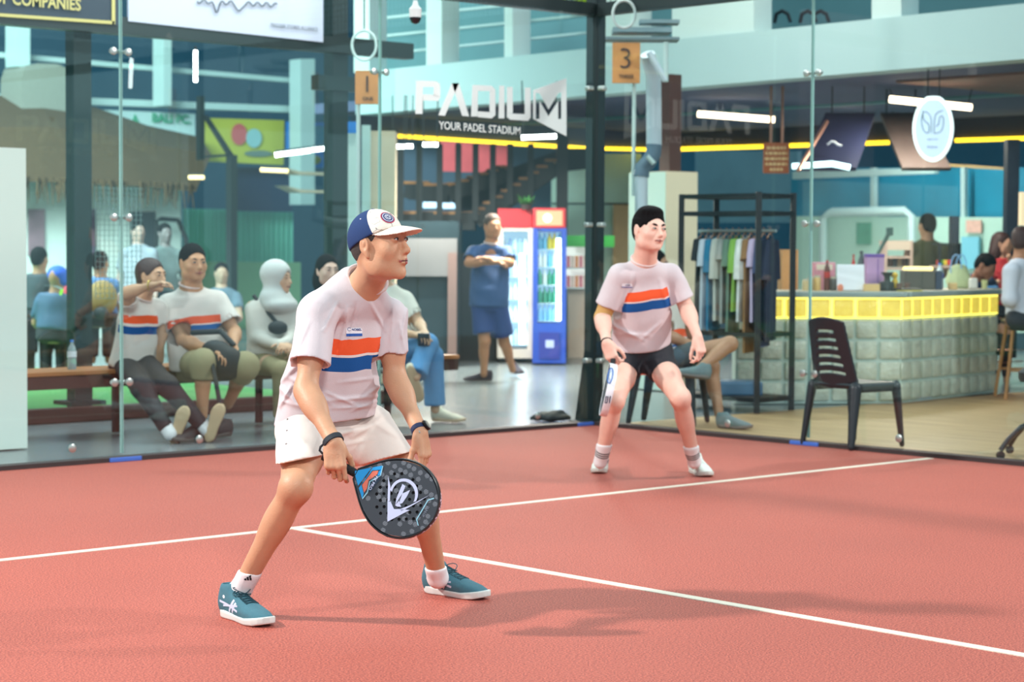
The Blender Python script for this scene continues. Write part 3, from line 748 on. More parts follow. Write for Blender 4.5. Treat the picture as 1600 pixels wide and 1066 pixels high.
# cap
capA = frame(rot(Z, X, -.06), rot(Y, X, -.06))
def capmat():
    m = cloth('cap_cloth', (240, 228, 214)); nt = m.node_tree; b = nt.nodes['Principled BSDF']; N = nt.nodes.new; Lk = nt.links.new
    src = b.inputs['Base Color'].links[0].from_socket
    a = N('ShaderNodeAttribute'); a.attribute_name = 'cc'; sp = N('ShaderNodeSeparateXYZ'); Lk(a.outputs['Vector'], sp.inputs[0])
    t = N('ShaderNodeMath'); t.operation = 'LESS_THAN'; Lk(sp.outputs[1], t.inputs[0]); t.inputs[1].default_value = 0.0
    w = N('ShaderNodeTexNoise'); w.inputs['Scale'].default_value = 34; w.inputs['Detail'].default_value = 1; Lk(a.outputs['Vector'], w.inputs['Vector'])
    pk = N('ShaderNodeMath'); pk.operation = 'COMPARE'; Lk(w.outputs['Fac'], pk.inputs[0]); pk.inputs[1].default_value = .47; pk.inputs[2].default_value = .011
    m0 = N('ShaderNodeMix'); m0.data_type = 'RGBA'; Lk(pk.outputs[0], m0.inputs['Factor']); Lk(src, m0.inputs['A']); m0.inputs['B'].default_value = sr((140, 132, 130))
    mx = N('ShaderNodeMix'); mx.data_type = 'RGBA'; Lk(t.outputs[0], mx.inputs['Factor']); Lk(m0.outputs['Result'], mx.inputs['A']); mx.inputs['B'].default_value = sr((44, 64, 108)); Lk(mx.outputs['Result'], b.inputs['Base Color']); return m
cs = Sculpt(.01); kc = k
cs.ell(Lh(0, -.017, .024), V(.085, .101, .093)*kc, HA1); cs.ell(Lh(0, -.045, .0), V(.072, .072, .08)*kc, HA1, .02)
Zc, Yc, Xc = capA[2], capA[1], capA[0]
Zp = nrm(Z-Y*.36); cs.box(Lh(0, .08, .044)-Zp*.2, V(.3, .3, .2), np.array([X, np.cross(Zp, X), Zp]), .001, .004, '-')
cs.ell(Lh(0, -.018, .020), V(.078, .097, .086)*kc, HA1, .004, '-')
cap = cs.build('cap', .0035, capmat(), man, attr={'cc': lambda v: np.stack([(v-P1['head'])@X, (v-P1['head'])@Y-.012+((v-P1['head'])@Z-.05)*.45, (v-P1['head'])@Z], 1)})
bs = Sculpt(.01)
def brim_fn(P):
    q = (P-P1['head'])@HA1.T/kc; x, y, z = q[:, 0], q[:, 1], q[:, 2]
    zc = .0475-(y-.07)*.13-6.0*x*x-((y-.07).clip(0)**2)*1.0
    r = np.sqrt((x/.076)**2+((y-.045)/.124)**2)-1
    inner = .088-np.sqrt((x/.86)**2+((y+.018)/1.02)**2)
    d = np.maximum(np.maximum(r*.076, inner), np.abs(z-zc)*.95-.0022)
    return d*kc
bs.func(brim_fn, P1['head']-V(.2, .2, .1), P1['head']+V(.2, .2, .12), 0)
brim = bs.build('brim', .0026, cloth('brim_cloth', (238, 218, 204)), cap)
tr = bvh(cap)
def badge(o_, r, mt, lift, n=20, ring=0):
    b = MB(); c = o_; vs = []
    for rr in ((r, r*.5) if not ring else (r, ring)):
        for i in range(n):
            a = 2*PI*i/n; p = c+bx*rr*math.cos(a)+by*rr*math.sin(a); h = tr.ray_cast(Vector(p+bz*.08), Vector(-bz)); vs.append(np.array(h[0])+np.array(h[1])*lift if h[0] is not None else p)
    fs = [(i, (i+1) % n, n+(i+1) % n, n+i) for i in range(n)]
    if not ring: fs.append(tuple(range(n, 2*n)))
    b.add(vs, fs); return b
bc = Lh(.028, .060, .082); bz = nrm(X*.42+Y*.62+Z*.62); bx = nrm(np.cross(Z, bz)); by = np.cross(bz, bx)
bd = badge(bc, .026, None, .0012).build('badge', mat('badge_navy', (44, 52, 106), .7), cap)
badge(bc, .026, None, .0018, ring=.023).build('badge_ring', mat('badge_red', (196, 58, 84), .7), bd)
badge(bc, .020, None, .0018, ring=.0175).build('badge_ring', mat('badge_white', (214, 210, 224), .7), bd)
badge(bc, .012, None, .0018, ring=.0095).build('badge_ring', MATS['badge_white'], bd)
for a in (0.3, 1.5, 2.6, 3.9, 5.1):
    q = bc+bx*.006*math.cos(a)+by*.006*math.sin(a); badge(q, .0028, None, .002, 8).build('badge_dot', MATS['badge_white'], bd)
MB().lathe(Lh(0, -.018, .1155)*1, [(.006, 0), (.006, .002), (.003, .004)], 12, (X, Y, Z)).build('button', mat('cap_blue', (44, 64, 108), .8), cap)
p_ = Lh(.060, -.03, .082); MB().lathe(p_, [(.003, 0), (.003, .006)], 8, (Y, Z, X)).build('eyelet', mat('badge_white', (214, 210, 224)), cap)
# shirt
T1 = frame(up1, fr1); Lt = np.linalg.norm(P1['neck']-P1['pel'])
sh = Sculpt(.035)
pe = P1['pel']
sh.loft(pe, T1, [[-.07, .02, -.015, .196, .160], [.06, .02, -.025, .194, .158], [.14, .018, -.04, .190, .154], [.26, .006, -.045, .188, .150], [.36, 0, -.045, .172, .130], [.44, 0, -.035, .135, .098], [Lt-.02, 0, -.005, .08, .075]], .03, rnd=.01)
for sd in 'RL':
    q = P1['sh'+sd]; e = P1['el'+sd]; t = nrm(e-q); ln = np.linalg.norm(e-q)
    inn = nrm(P1['neck']-q)
    sh.cone(q-up1*.012, P1['neck']-up1*.05-fr1*.012, .054, .066, .03)
    if sd == 'R': sh.cone(q-up1*.005-fr1*.01, at(552, 440, 7.33)-fr1*.02, .052, .045, .04); sh.ell(q-up1*.01, .058, None, .03)
    fl = (nrm(np.cross(t, fr1)), .93)
    hemp = q+t*ln*(.66 if sd == 'R' else .66)
    sh.cone(q, hemp, .060, .073 if sd == 'R' else .060, .03)
    sh.cut(hemp+t*.001, t, .12)
    sh.cone(hemp-t*.02, hemp+t*.03, .058 if sd == 'R' else .05, .072, .006, mode='-')
sh.cut(at(510, 660, 7.4), dirv(.1, .0, -1), .5)
nc = P1['neck']-up1*.012+fr1*.0; nd = nrm(P1['head']-P1['neck'])
sh.cone(nc+nd*.012, nc+nd*.12, .066, .09, .006, mode='-')
sh.disp = folds([((470, 560, 7.2), (432, 600, 7.3), .010, .010), ((440, 590, 7.2), (500, 612, 7.2), .008, .008), ((425, 605, 7.2), (470, 640, 7.2), .010, .009),
    ((500, 628, 7.2), (592, 622, 7.2), .007, .007), ((510, 640, 7.2), (590, 638, 7.2), .006, .006), ((545, 475, 7.2), (524, 560, 7.2), .007, .010), ((530, 470, 7.2), (508, 520, 7.2), .006, .007),
    ((556, 470, 7.2), (540, 545, 7.2), .006, -.007), ((622, 530, 7.2), (632, 470, 7.2), .006, .008), ((480, 600, 7.2), (520, 640, 7.2), .007, .006), ((430, 628, 7.2), (500, 645, 7.2), .008, .007), ((596, 600, 7.2), (560, 625, 7.2), .007, .006),
    ((470, 480, 7.2), (462, 560, 7.2), .012, .005), ((575, 470, 7.2), (598, 520, 7.2), .006, .006), ((610, 470, 7.2), (604, 540, 7.2), .005, .006), ((452, 600, 7.2), (428, 640, 7.2), .007, .009), ((520, 600, 7.2), (585, 592, 7.2), .006, .004), ((500, 612, 7.2), (560, 640, 7.2), .006, .007), ((590, 628, 7.2), (540, 646, 7.2), .005, .006), ((488, 500, 7.2), (470, 545, 7.2), .007, .005), ((618, 500, 7.2), (628, 550, 7.2), .006, .006)], .0013, 34, 3)
def tcf(J, A, o, curve=0.0):
    def fn(v):
        x = (v-o)@A[0]
        for sd in 'RL':
            a = J['sh'+sd]; ab = J['el'+sd]-a; t = ((v-a)@ab)/(ab@ab); r = np.linalg.norm(v-a-t[:, None]*ab, axis=1); x = np.where((t > .12) & (r < .082) & (t < 1.3), 9.0, x)
        return np.stack([x, (v-o)@A[1], (v-o)@A[2]+curve*np.abs((v-o)@A[0])], 1)
    return {'tc': fn}
cream = (216, 203, 207)
shm = stripe_shirt('cream_jersey', cream, (.335, .388), (.275, .326), .160)
shirt = sh.build('shirt', .0042, shm, man, attr=tcf(P1, T1, pe, .10))
rb = MB().tube([nc+nd*.021+(np.cross(nd, X1)*math.cos(a)*1.0+np.cross(np.cross(nd, X1), nd)*math.sin(a))*.0745 for a in np.linspace(0, 2*PI, 28, endpoint=False)], .0075, 10, closed=True).build('collar', cloth('collar_rib', (226, 206, 204)), shirt, True)
ts = bvh(shirt)
lc = at(550.5, 518, 7.2); az = -FW; 
lp = MB()
def proj_patch(c, ax, ay, w, h, tree, m, name, parent, lift=.0012, n=8, r=0.0):
    b = MB(); az = np.cross(ax, ay); vs = []; 
    for j in range(n+1):
        for i in range(n+1):
            x = (i/n-.5)*w; y = (j/n-.5)*h
            if r: 
                ey = abs(y)-(h/2-r)
                if ey > 0: x = max(-(w/2-r+math.sqrt(max(r*r-ey*ey, 0))), min(w/2-r+math.sqrt(max(r*r-ey*ey, 0)), x))
            p = c+ax*x+ay*y; hh = tree.ray_cast(Vector(p+az*.15), Vector(-az)); vs.append(np.array(hh[0])+az*lift if hh[0] is not None else p)
    fs = [(j*(n+1)+i, j*(n+1)+i+1, (j+1)*(n+1)+i+1, (j+1)*(n+1)+i) for j in range(n) for i in range(n)]
    b.add(vs, fs); return b.build(name, m, parent)
navy = mat('print_navy', (30, 66, 132), .7)
lax = nrm(RT*1+UP*.02); lay = nrm(np.cross(-FW, lax))
pt = proj_patch(lc, lax, lay, .054, .026, ts, mat('print_white', (240, 240, 246), .8), 'chest_print', shirt, .0012, r=.006)
proj_patch(at(550.5, 523.3, 7.2), lax, lay, .054, .0095, ts, mat('print_blue', (38, 92, 176), .8), 'print_band', pt, .0018)
text_obj('print_word', 'NOBEL', at(553.5, 515, 7.2), lax, lay, .0075, navy, pt, bold=.03, project=ts, lift=.0025, fit=.033)
b = MB().tube([at(543, 514.5, 7.2)+lax*.0055*math.cos(a)+lay*.0055*math.sin(a) for a in np.linspace(.6, 5.6, 12)], .0008, 5)
for i in range(len(b.v)):
    h = ts.ray_cast(Vector(V(*b.v[i])-FW*.15), Vector(FW)); b.v[i] = tuple(np.array(h[0])-FW*.002) if h[0] is not None else b.v[i]
b.build('print_mark', navy, pt)
# shorts
so = Sculpt(.03)
so.loft(pe, frame(nrm(up1*.6+ZZ*.4), fr1), [[-.09, .01, -.01, .178, .135], [-.04, .015, -.02, .19, .152], [.03, .015, -.02, .185, .15]], .03, rnd=.01)
for sd, kk_, rr in (('R', .58, .088), ('L', .60, .094)):
    h, kn = P1['hip'+sd], P1['kne'+sd]; t = nrm(kn-h); he = at(467, 738, 7.14) if sd == 'R' else at(616, 738, 7.44); hc = at(466, 719, 7.14) if sd == 'R' else at(604, 716, 7.44)
    so.cone(h+ZZ*.02, he, .105, .084 if sd == 'R' else .100, .03); so.cut(hc, dirv(.2, -.1, -1) if sd == 'R' else dirv(.26, -.1, -1), .19)
so.cone(pe-ZZ*.02, (P1['hipR']+P1['hipL'])/2-ZZ*.02+fr1*.03, .11, .075, .04)
so.disp = folds([((600, 650, 7.2), (540, 690, 7.2), .010, .008), ((575, 665, 7.2), (620, 690, 7.2), .009, .006), ((500, 690, 7.2), (560, 672, 7.2), .008, .006), ((440, 672, 7.2), (480, 690, 7.2), .010, .005), ((530, 700, 7.2), (580, 690, 7.2), .008, .005)], .0016, 30, 5)
shorts = so.build('shorts', .0045, cloth('off_white_twill', (236, 224, 216)), man, matfn=None)
tso = bvh(shorts); b = MB()
for (u, v) in ((428, 663), (431, 680), (434, 700)):
    p = at(u, v, 6.9); h = tso.ray_cast(Vector(p), Vector(FW)); 
    if h[0] is not None: b.ell = 0; MB().lathe(np.array(h[0])-FW*.001, [(.0038, 0), (.0038, .002), (.002, .003)], 12, (RT, UP, -FW)).build('snap_button', mat('snap_grey', (150, 140, 140), .4, .5), shorts, True)
cord = MB().tube([at(534, 652, 7.24)-fr1*0, at(540, 656, 7.2), at(546, 652, 7.2), at(551, 657, 7.2)], .003, 6).tube([at(538, 654, 7.2), at(543, 660, 7.2)], .0025, 6)
hh = [tso.ray_cast(Vector(V(*v)-FW*.4), Vector(FW)) for v in cord.v]; cord.v = [tuple(np.array(h[0])-FW*(.002+.002*(i % 2))) if h[0] is not None else v for i, (h, v) in enumerate(zip(hh, cord.v))]
cord.build('drawstring', mat('cord_dark', (48, 40, 44), .8), shorts)
# socks and shoes
sockm = cloth('white_sock', (240, 236, 238))
tealm = [mat('teal_mesh', (70, 122, 138), .7, bump=.5, bscale=700, var=.12, vscale=60), mat('sole_white', (222, 226, 222), .6, var=.04), mat('lace_dark', (36, 72, 84), .8), mat('mark_white', (206, 216, 236), .5)]
def foot(parent, heel_px, toe_px, ank, kn, k, mats, sock=None, sock_len=.10, name='shoe', bow=False, tilt=0, vox=.0035, sock_m=None, z=0.0, sockr=.038):
    h = gnd(*heel_px, z=z); t = gnd(*toe_px, z=z); r = empty(name, h, None) if False else None
    sh_ = MB(); up_, L = shoe(parent, h, nrm(t-h), k, mats, tilt=tilt, bow=bow, vox=vox)
    return up_, L, h
def make_shoe(parent, heel, fd, k, mats, **kw):
    r = empty('shoe', heel); r.parent = parent; r.matrix_parent_inverse = PW(parent).inverted()
    up_, L = shoe(r, heel, fd, k, mats, **kw); return r, up_, L
def sock(parent, ank, kn, L, k, m, length=.09, r0=.036, r1=.040, vox=.004, extra=None):
    t = nrm(kn-ank); s = Sculpt(.02); c = L(0, .045, .075); top = ank+t*length
    s.cone(c, ank, .036*k, r0*k, .02); s.cone(ank, top, r0*k, r1*k, .01); s.cone(L(0, .09, .05), c, .03*k, .034*k, .02)
    s.cut(top, nrm(t*.25+ZZ), .1)
    o = s.build('sock', vox, m, parent, attr=extra); return o, top, t
sA = nrm(gnd(427, 983)-gnd(353, 962)); sB = nrm(gnd(746, 937)-gnd(668, 926))
for sd, hp, fd, bw in (('R', (353, 962), sA, True), ('L', (668, 925), sB, True)):
    h = gnd(*hp); r, up_, Ls = make_shoe(man, h, fd, 1.0, tealm, bow=bw, logo=True)
    tg = MB(); tg.box(Ls(0, .086, .098), (.018, .004, .028), ax=(np.cross(fd, ZZ), nrm(fd*.7+ZZ*.7), nrm(ZZ*.7-fd*.7))); tg.build('tongue_tag', mat('lime_tag', (206, 220, 120), .7), up_)
    sk, top, t = sock(man, P1['ank'+sd], P1['kne'+sd], Ls, 1.0, sockm, length=.078 if sd == 'R' else .055, r0=.039, r1=.041)
    if sd == 'R':
        tk = bvh(sk); c = at(388, 903, 7.15)
        b = MB()
        for i, (w0, hgt) in enumerate(((-5.5, 3.5), (-1.5, 6), (2.5, 8.5))):
            p = [at(388+w0, 907, 7.0), at(388+w0+3, 907, 7.0), at(388+w0+3-2.2+1.2, 907-hgt, 7.0), at(388+w0-2.2+.8, 907-hgt+1.4, 7.0)]
            q = []
            for x in p:
                hh = tk.ray_cast(Vector(x), Vector(nrm(x-CAMP))); q.append(np.array(hh[0])-FW*.002 if hh[0] is not None else x)
            b.add(q, [(0, 1, 2, 3)])
        b.build('sock_mark', mat('print_black', (30, 30, 36), .8), sk)
# wrist things
def band(parent, name, el, wr, off, r, w, m, thick=.004, face=None, vox=.002, flat=None):
    t = nrm(wr-el); c = wr-t*off; s = Sculpt(.002)
    s.cone(c-t*w/2, c+t*w/2, r, r, 0.002, flat=flat); 
    s.box(c-t*(w/2+.2), V(.3, .3, .2), frame(t, face if face is not None else UP), .001, .001, '-'); s.box(c+t*(w/2+.2), V(.3, .3, .2), frame(t, face if face is not None else UP), .001, .001, '-')
    return s.build(name, vox, m, parent), c, t
wb, c, t = band(man, 'wristband', P1['elR'], P1['wrR'], .008, .036, .022, mat('black_neoprene', (34, 38, 46), .75, bump=.2), flat=(hR['N'], .86))
tb = bvh(wb); text_obj('wristband_word', 'DUNLOP', c+FW*-.02+RT*.012, nrm(RT*1+UP*.16), nrm(UP-RT*.16), .0075, mat('print_white', (240, 240, 246)), wb, project=tb, lift=.001, bold=.02, fit=.038)
b = MB().tube([c-RT*.03-UP*.008, c-RT*.043-UP*.02, c-RT*.046-UP*.032, c-RT*.036-UP*.042, c-RT*.022-UP*.045, at(511, 728, 6.97)], .0042, 10).build('wrist_loop', MATS['black_neoprene'], man, True)
wt, c, t = band(man, 'watch', P1['elL'], P1['wrL'], .012, .0345, .020, mat('navy_strap', (28, 44, 84), .6, bump=.3, bscale=300), flat=(hL['N'], .84))
wn = nrm(-hL['N']); wn = nrm(wn-t*(wn@t))
MB().lathe(c+wn*.026, [(.019, 0), (.0205, .003), (.0205, .009), (.017, .012)], 24, (np.cross(wn, t), t, wn)).build('watch_case', mat('watch_black', (20, 22, 26), .25, .4), wt, True)
MB().box(c-FW*.0335, (.004, .003, .024), ax=(nrm(np.cross(t, FW)), FW, t), bev=.001).build('buckle', steel, wt)
# ================================================================ the padel rackets
def padel_racket(butt, tip, normal, scale, label, near=True):
    """flat padel bat: butt of the grip, far end of the face"""
    Y = nrm(tip-butt); N = nrm(normal-Y*(normal@Y)); X = np.cross(Y, N); L = lambda x, y, z=0: butt+(X*x+Y*y+N*z)*scale
    r = empty('padel_racket', butt, label, 'racket')
    # outline of the head, y from the butt (m); total 0.455
    ys = np.array([.135, .16, .19, .22, .26, .30, .34, .38, .41, .435, .449, .455]); ws = np.array([.020, .046, .077, .103, .126, .136, .136, .122, .100, .069, .038, .0])
    tt = np.linspace(0, 1, 40); yy = np.interp(tt, np.linspace(0, 1, len(ys)), ys); ww = np.interp(tt, np.linspace(0, 1, len(ys)), ws)
    out = [(w, y) for w, y in zip(ww, yy)]+[(-w, y) for w, y in list(zip(ww, yy))[::-1][1:]]
    # smooth outline
    P = np.array(out)
    for _ in range(2): P[1:-1] = (P[:-2]+2*P[1:-1]+P[2:])/4
    out = [tuple(p) for p in P]; n = len(out)
    # holes
    holes = []
    for j, yy_ in enumerate(np.arange(.235, .40, .0225)):
        for i in range(-3, 4):
            x = i*.026+(.013 if j % 2 else 0)
            if abs(x) < .082 and (x/.088)**2+((yy_-.312)/.092)**2 < 1: holes.append((x, yy_))
    # face plate with real holes, made with a 2D curve that carries the holes
    cu = bpy.data.curves.new('c', 'CURVE'); cu.dimensions = '2D'; cu.fill_mode = 'BOTH'
    def spl(pts):
        s = cu.splines.new('POLY'); s.points.add(len(pts)-1); s.use_cyclic_u = True
        for p, q in zip(s.points, pts): p.co = (q[0], q[1], 0, 1)
    ins = [(x*.955 if abs(x) > .002 else x, .135+.003+(y-.135)*.985) for x, y in out]
    spl(ins)
    if near:
        for hx, hy in holes: spl([(hx+.0058*math.cos(a), hy+.0058*math.sin(a)) for a in np.linspace(0, 2*PI, 14, endpoint=False)])
    cu.extrude = .0185; to = bpy.data.objects.new('c', cu); COL.objects.link(to)
    me = bpy.data.meshes.new_from_object(to.evaluated_get(bpy.context.evaluated_depsgraph_get())); bpy.data.objects.remove(to); bpy.data.curves.remove(cu)
    a = me.attributes.new('rc', 'FLOAT_VECTOR', 'POINT'); a.data.foreach_set('vector', [c for v in me.vertices for c in v.co])
    for v in me.vertices: v.co = L(v.co.x, v.co.y, v.co.z)
    fm = MATS.get('racket_face')
    if not fm:
        fm = mat('racket_face', (52, 58, 66), .45); nt = fm.node_tree; b = nt.nodes['Principled BSDF']; N_ = nt.nodes.new; Lk = nt.links.new
        at_ = N_('ShaderNodeAttribute'); at_.attribute_name = 'rc'
        w = N_('ShaderNodeTexWave'); w.inputs['Scale'].default_value = 70; Lk(at_.outputs['Vector'], w.inputs['Vector'])
        vo = N_('ShaderNodeTexVoronoi'); vo.voronoi_dimensions = '2D'; vo.inputs['Scale'].default_value = 42; vo.inputs['Randomness'].default_value = .35; Lk(at_.outputs['Vector'], vo.inputs['Vector'])
        c = N_('ShaderNodeMath'); c.operation = 'LESS_THAN'; c.inputs[1].default_value = .36; Lk(vo.outputs['Distance'], c.inputs[0])
        c2 = N_('ShaderNodeSeparateXYZ'); Lk(vo.outputs['Color'], c2.inputs[0]); c3 = N_('ShaderNodeMath'); c3.operation = 'GREATER_THAN'; c3.inputs[1].default_value = .5; Lk(c2.outputs[0], c3.inputs[0])
        c4 = N_('ShaderNodeMath'); c4.operation = 'MULTIPLY'; Lk(c.outputs[0], c4.inputs[0]); Lk(c3.outputs[0], c4.inputs[1])
        c5 = N_('ShaderNodeMath'); c5.operation = 'MULTIPLY'; Lk(c4.outputs[0], c5.inputs[0]); Lk(w.outputs['Fac'], c5.inputs[1])
        mx = N_('ShaderNodeMix'); mx.data_type = 'RGBA'; mx.inputs['A'].default_value = sr((54, 60, 68)); mx.inputs['B'].default_value = sr((128, 136, 146)); Lk(c5.outputs[0], mx.inputs['Factor']); Lk(mx.outputs['Result'], b.inputs['Base Color'])
    face = link_mesh('face', me, fm, r)
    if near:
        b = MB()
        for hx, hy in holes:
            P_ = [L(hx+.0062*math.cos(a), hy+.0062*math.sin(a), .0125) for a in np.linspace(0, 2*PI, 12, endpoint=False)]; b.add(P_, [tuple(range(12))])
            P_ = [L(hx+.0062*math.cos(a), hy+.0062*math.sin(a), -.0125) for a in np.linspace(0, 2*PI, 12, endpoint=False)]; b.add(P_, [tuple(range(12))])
        b.build('hole_shade', mat('shade_black', (10, 11, 14), .9), face)  # dark discs plug the holes, standing in for the shade inside them
    # frame: rounded rim
    rim = MB(); ring = [L(x, y) for x, y in out]; pr = []
    m_ = 10; vs = []
    for i in range(n):
        t = nrm(ring[(i+1) % n]-ring[i-1]); o_ = np.cross(t, N)*(1)
        for k in range(m_):
            a = 2*PI*k/m_; vs.append(ring[i]+o_*.0045*scale*math.cos(a)+N*.0205*scale*np.sign(math.sin(a))*abs(math.sin(a))**.5)
    fs = [(i*m_+k, i*m_+(k+1) % m_, ((i+1) % n)*m_+(k+1) % m_, ((i+1) % n)*m_+k) for i in range(n) for k in range(m_)]
    rim.add(vs, fs); fr = rim.build('frame', mat('racket_rim', (30, 32, 36), .35), r, True)
    # throat bridge (open triangle) and grip
    th = MB(); th.tube([L(0, .0), L(0, .004), L(0, .06), L(0, .125), L(0, .140)], [.014*scale, .0165*scale, .0155*scale, .015*scale, .013*scale], 14)
    th.build('grip', mat('grip_black', (28, 28, 32), .8, bump=.6, bscale=120), r, True)
    MB().tube([L(0, -.004), L(0, .003)], .0175*scale, 14).build('butt_cap', mat('racket_rim', (30, 32, 36)), r, True)
    z = .0215
    sgn = 1
    if near:
        def shape(name, pts, m, parent=face, z_=.0192):
            b = MB()
            for pl in pts: b.prism(pl, L(0, 0, z_), X*scale, Y*scale, N, .0006)
            return b.build(name, m, parent)
        blue = mat('racket_blue', (38, 156, 226), .35); pale = mat('racket_pale', (196, 206, 236), .5)
        def wpx(u, v):       # point of the face plane seen there
            q = at(u, v, 1.0)-CAMP; p0 = L(0, 0, .0192); tt_ = ((p0-CAMP)@N)/(q@N); p = CAMP+q*tt_-butt; return (p@X)/scale, (p@Y)/scale
        def zp(pts): return [wpx(460+a/5.33, 640+b/5.33) for a, b in pts]
        # blue throat panel with a pale edge and coral opening
        shape('throat_panel', [zp([(504, 512), (644, 484), (530, 636), (505, 545)]), zp([(655, 482), (733, 468), (722, 502), (650, 508), (558, 626), (578, 700), (565, 742), (536, 656)]), zp([(722, 502), (733, 468), (715, 545), (690, 556), (703, 516)])], blue)
        shape('throat_opening', [zp([(652, 514), (700, 510), (690, 540), (618, 590), (604, 660), (580, 694), (564, 628)])], mat('racket_coral', (226, 120, 98), .5), z_=.0188)
        shape('panel_outline', [zp([(735, 468), (740, 472), (722, 550), (714, 546)]), zp([(722, 546), (718, 554), (632, 604), (624, 600)]), zp([(624, 598), (632, 604), (612, 694), (605, 688)]), zp([(605, 686), (613, 693), (568, 748), (566, 740)])], mat('racket_cyan', (150, 206, 226), .4), z_=.0196)
        dk = mat('racket_navy', (30, 46, 66), .4)
        shape('name_panel', [zp([(724, 550), (716, 580), (634, 684), (612, 692), (632, 606)])], dk, z_=.0190)
        o_ = wpx(460+657/5.33, 640+612/5.33); text_obj('name_word', 'FX PRO', L(o_[0], o_[1], .0204), X, Y, .0095*scale, pale, face, .0004, bold=.02, fit=.054*scale)
        # round flying D emblem
        em = []
        def arc(cx, cy, r0, r1, a0, a1, n_=18, sq=1.0):
            A_ = np.linspace(a0, a1, n_)
            return [[(cx+r0*math.cos(A_[i]), cy+r0*math.sin(A_[i])*sq), (cx+r1*math.cos(A_[i]), cy+r1*math.sin(A_[i])*sq), (cx+r1*math.cos(A_[i+1]), cy+r1*math.sin(A_[i+1])*sq), (cx+r0*math.cos(A_[i+1]), cy+r0*math.sin(A_[i+1])*sq)] for i in range(n_-1)]
        em = [zp([(782, 560), (800, 640), (796, 760), (776, 770)]), zp([(776, 770), (800, 765), (830, 830), (880, 830), (960, 838), (775, 935)]),
              zp([(900, 620), (925, 640), (900, 700), (860, 760), (840, 800), (850, 740), (870, 690)]), zp([(900, 700), (965, 670), (940, 720), (900, 780), (870, 790), (885, 740)]),
              zp([(840, 800), (870, 760), (880, 790), (890, 810), (860, 810)]), zp([(960, 800), (1130, 710), (1000, 790), (890, 850), (880, 830)])]
        cx, cy = wpx(460+910/5.33, 640+705/5.33); rr = .0225
        p1 = [wpx(460+(912+q[0])/5.33, 640+(700+q[1])/5.33) for q in [(118*math.cos(a), 125*math.sin(a)) for a in np.linspace(-2.9, .55, 22)]]
        p2 = [wpx(460+(908+q[0])/5.33, 640+(712+q[1])/5.33) for q in [(98*math.cos(a), 112*math.sin(a)) for a in np.linspace(-2.9, .55, 22)]]
        em += [[p1[i], p1[i+1], p2[i+1], p2[i]] for i in range(21)]
        shape('emblem', em, pale, z_=.0193)
        # panel at the far end
        e2 = [zp([(1160, 735), (1165, 745), (1115, 760), (1110, 752)]), zp([(1110, 752), (1115, 760), (1022, 918), (1014, 915)]), zp([(1014, 915), (1022, 918), (1036, 968), (1028, 966)])]
        shape('edge_line', e2, mat('racket_cyan', (84, 170, 196), .4), z_=.0193)
        o_ = wpx(460+1092/5.33, 640+850/5.33); text_obj('end_word', 'DUNLOP', L(o_[0], o_[1], .0196), X, Y, .0085*scale, mat('racket_grey', (130, 142, 160), .5), face, .0004, fit=.040*scale)
        # pale lettering blocks round the rim
        b = MB()
        for i in range(n):
            if 24 <= i <= 62 and i % 2 == 0 and (i//2) % 5 != 4:
                pass
        ii = [i for i in range(n) if out[i][0] > .03 and out[i][1] > .30 or out[i][1] > .42]
        for q, i in enumerate(range(min(ii), max(ii))):
            if i >= n-1: break
            t = nrm(ring[(i+1) % n]-ring[i]); o_ = np.cross(t, N); o_ = o_ if o_@(ring[i]-L(0, .3)) > 0 else -o_
            for zz, hh in (((-.006, .010) if q % 3 else (.002, .024)), ):
                b.box(ring[i]+o_*.0046*scale+N*zz*scale, (.0075*scale, .0008, hh*scale*.8), ax=(nrm(t+N*.25*(1 if q % 2 else -1)), o_, nrm(N-t*.25*(1 if q % 2 else -1))))
        b.build('rim_lettering', mat('rim_pink', (222, 196, 214), .5), fr)
    return r, L, (X, Y, N), ring, fr
rn = dirv(-.36, -1, .26)
padel_racket(at(507, 713, 6.995), at(684, 811, 6.90), rn, .985*.447/.455, 'dark grey padel racket with blue throat and pale round emblem, in the capped man\'s hand')
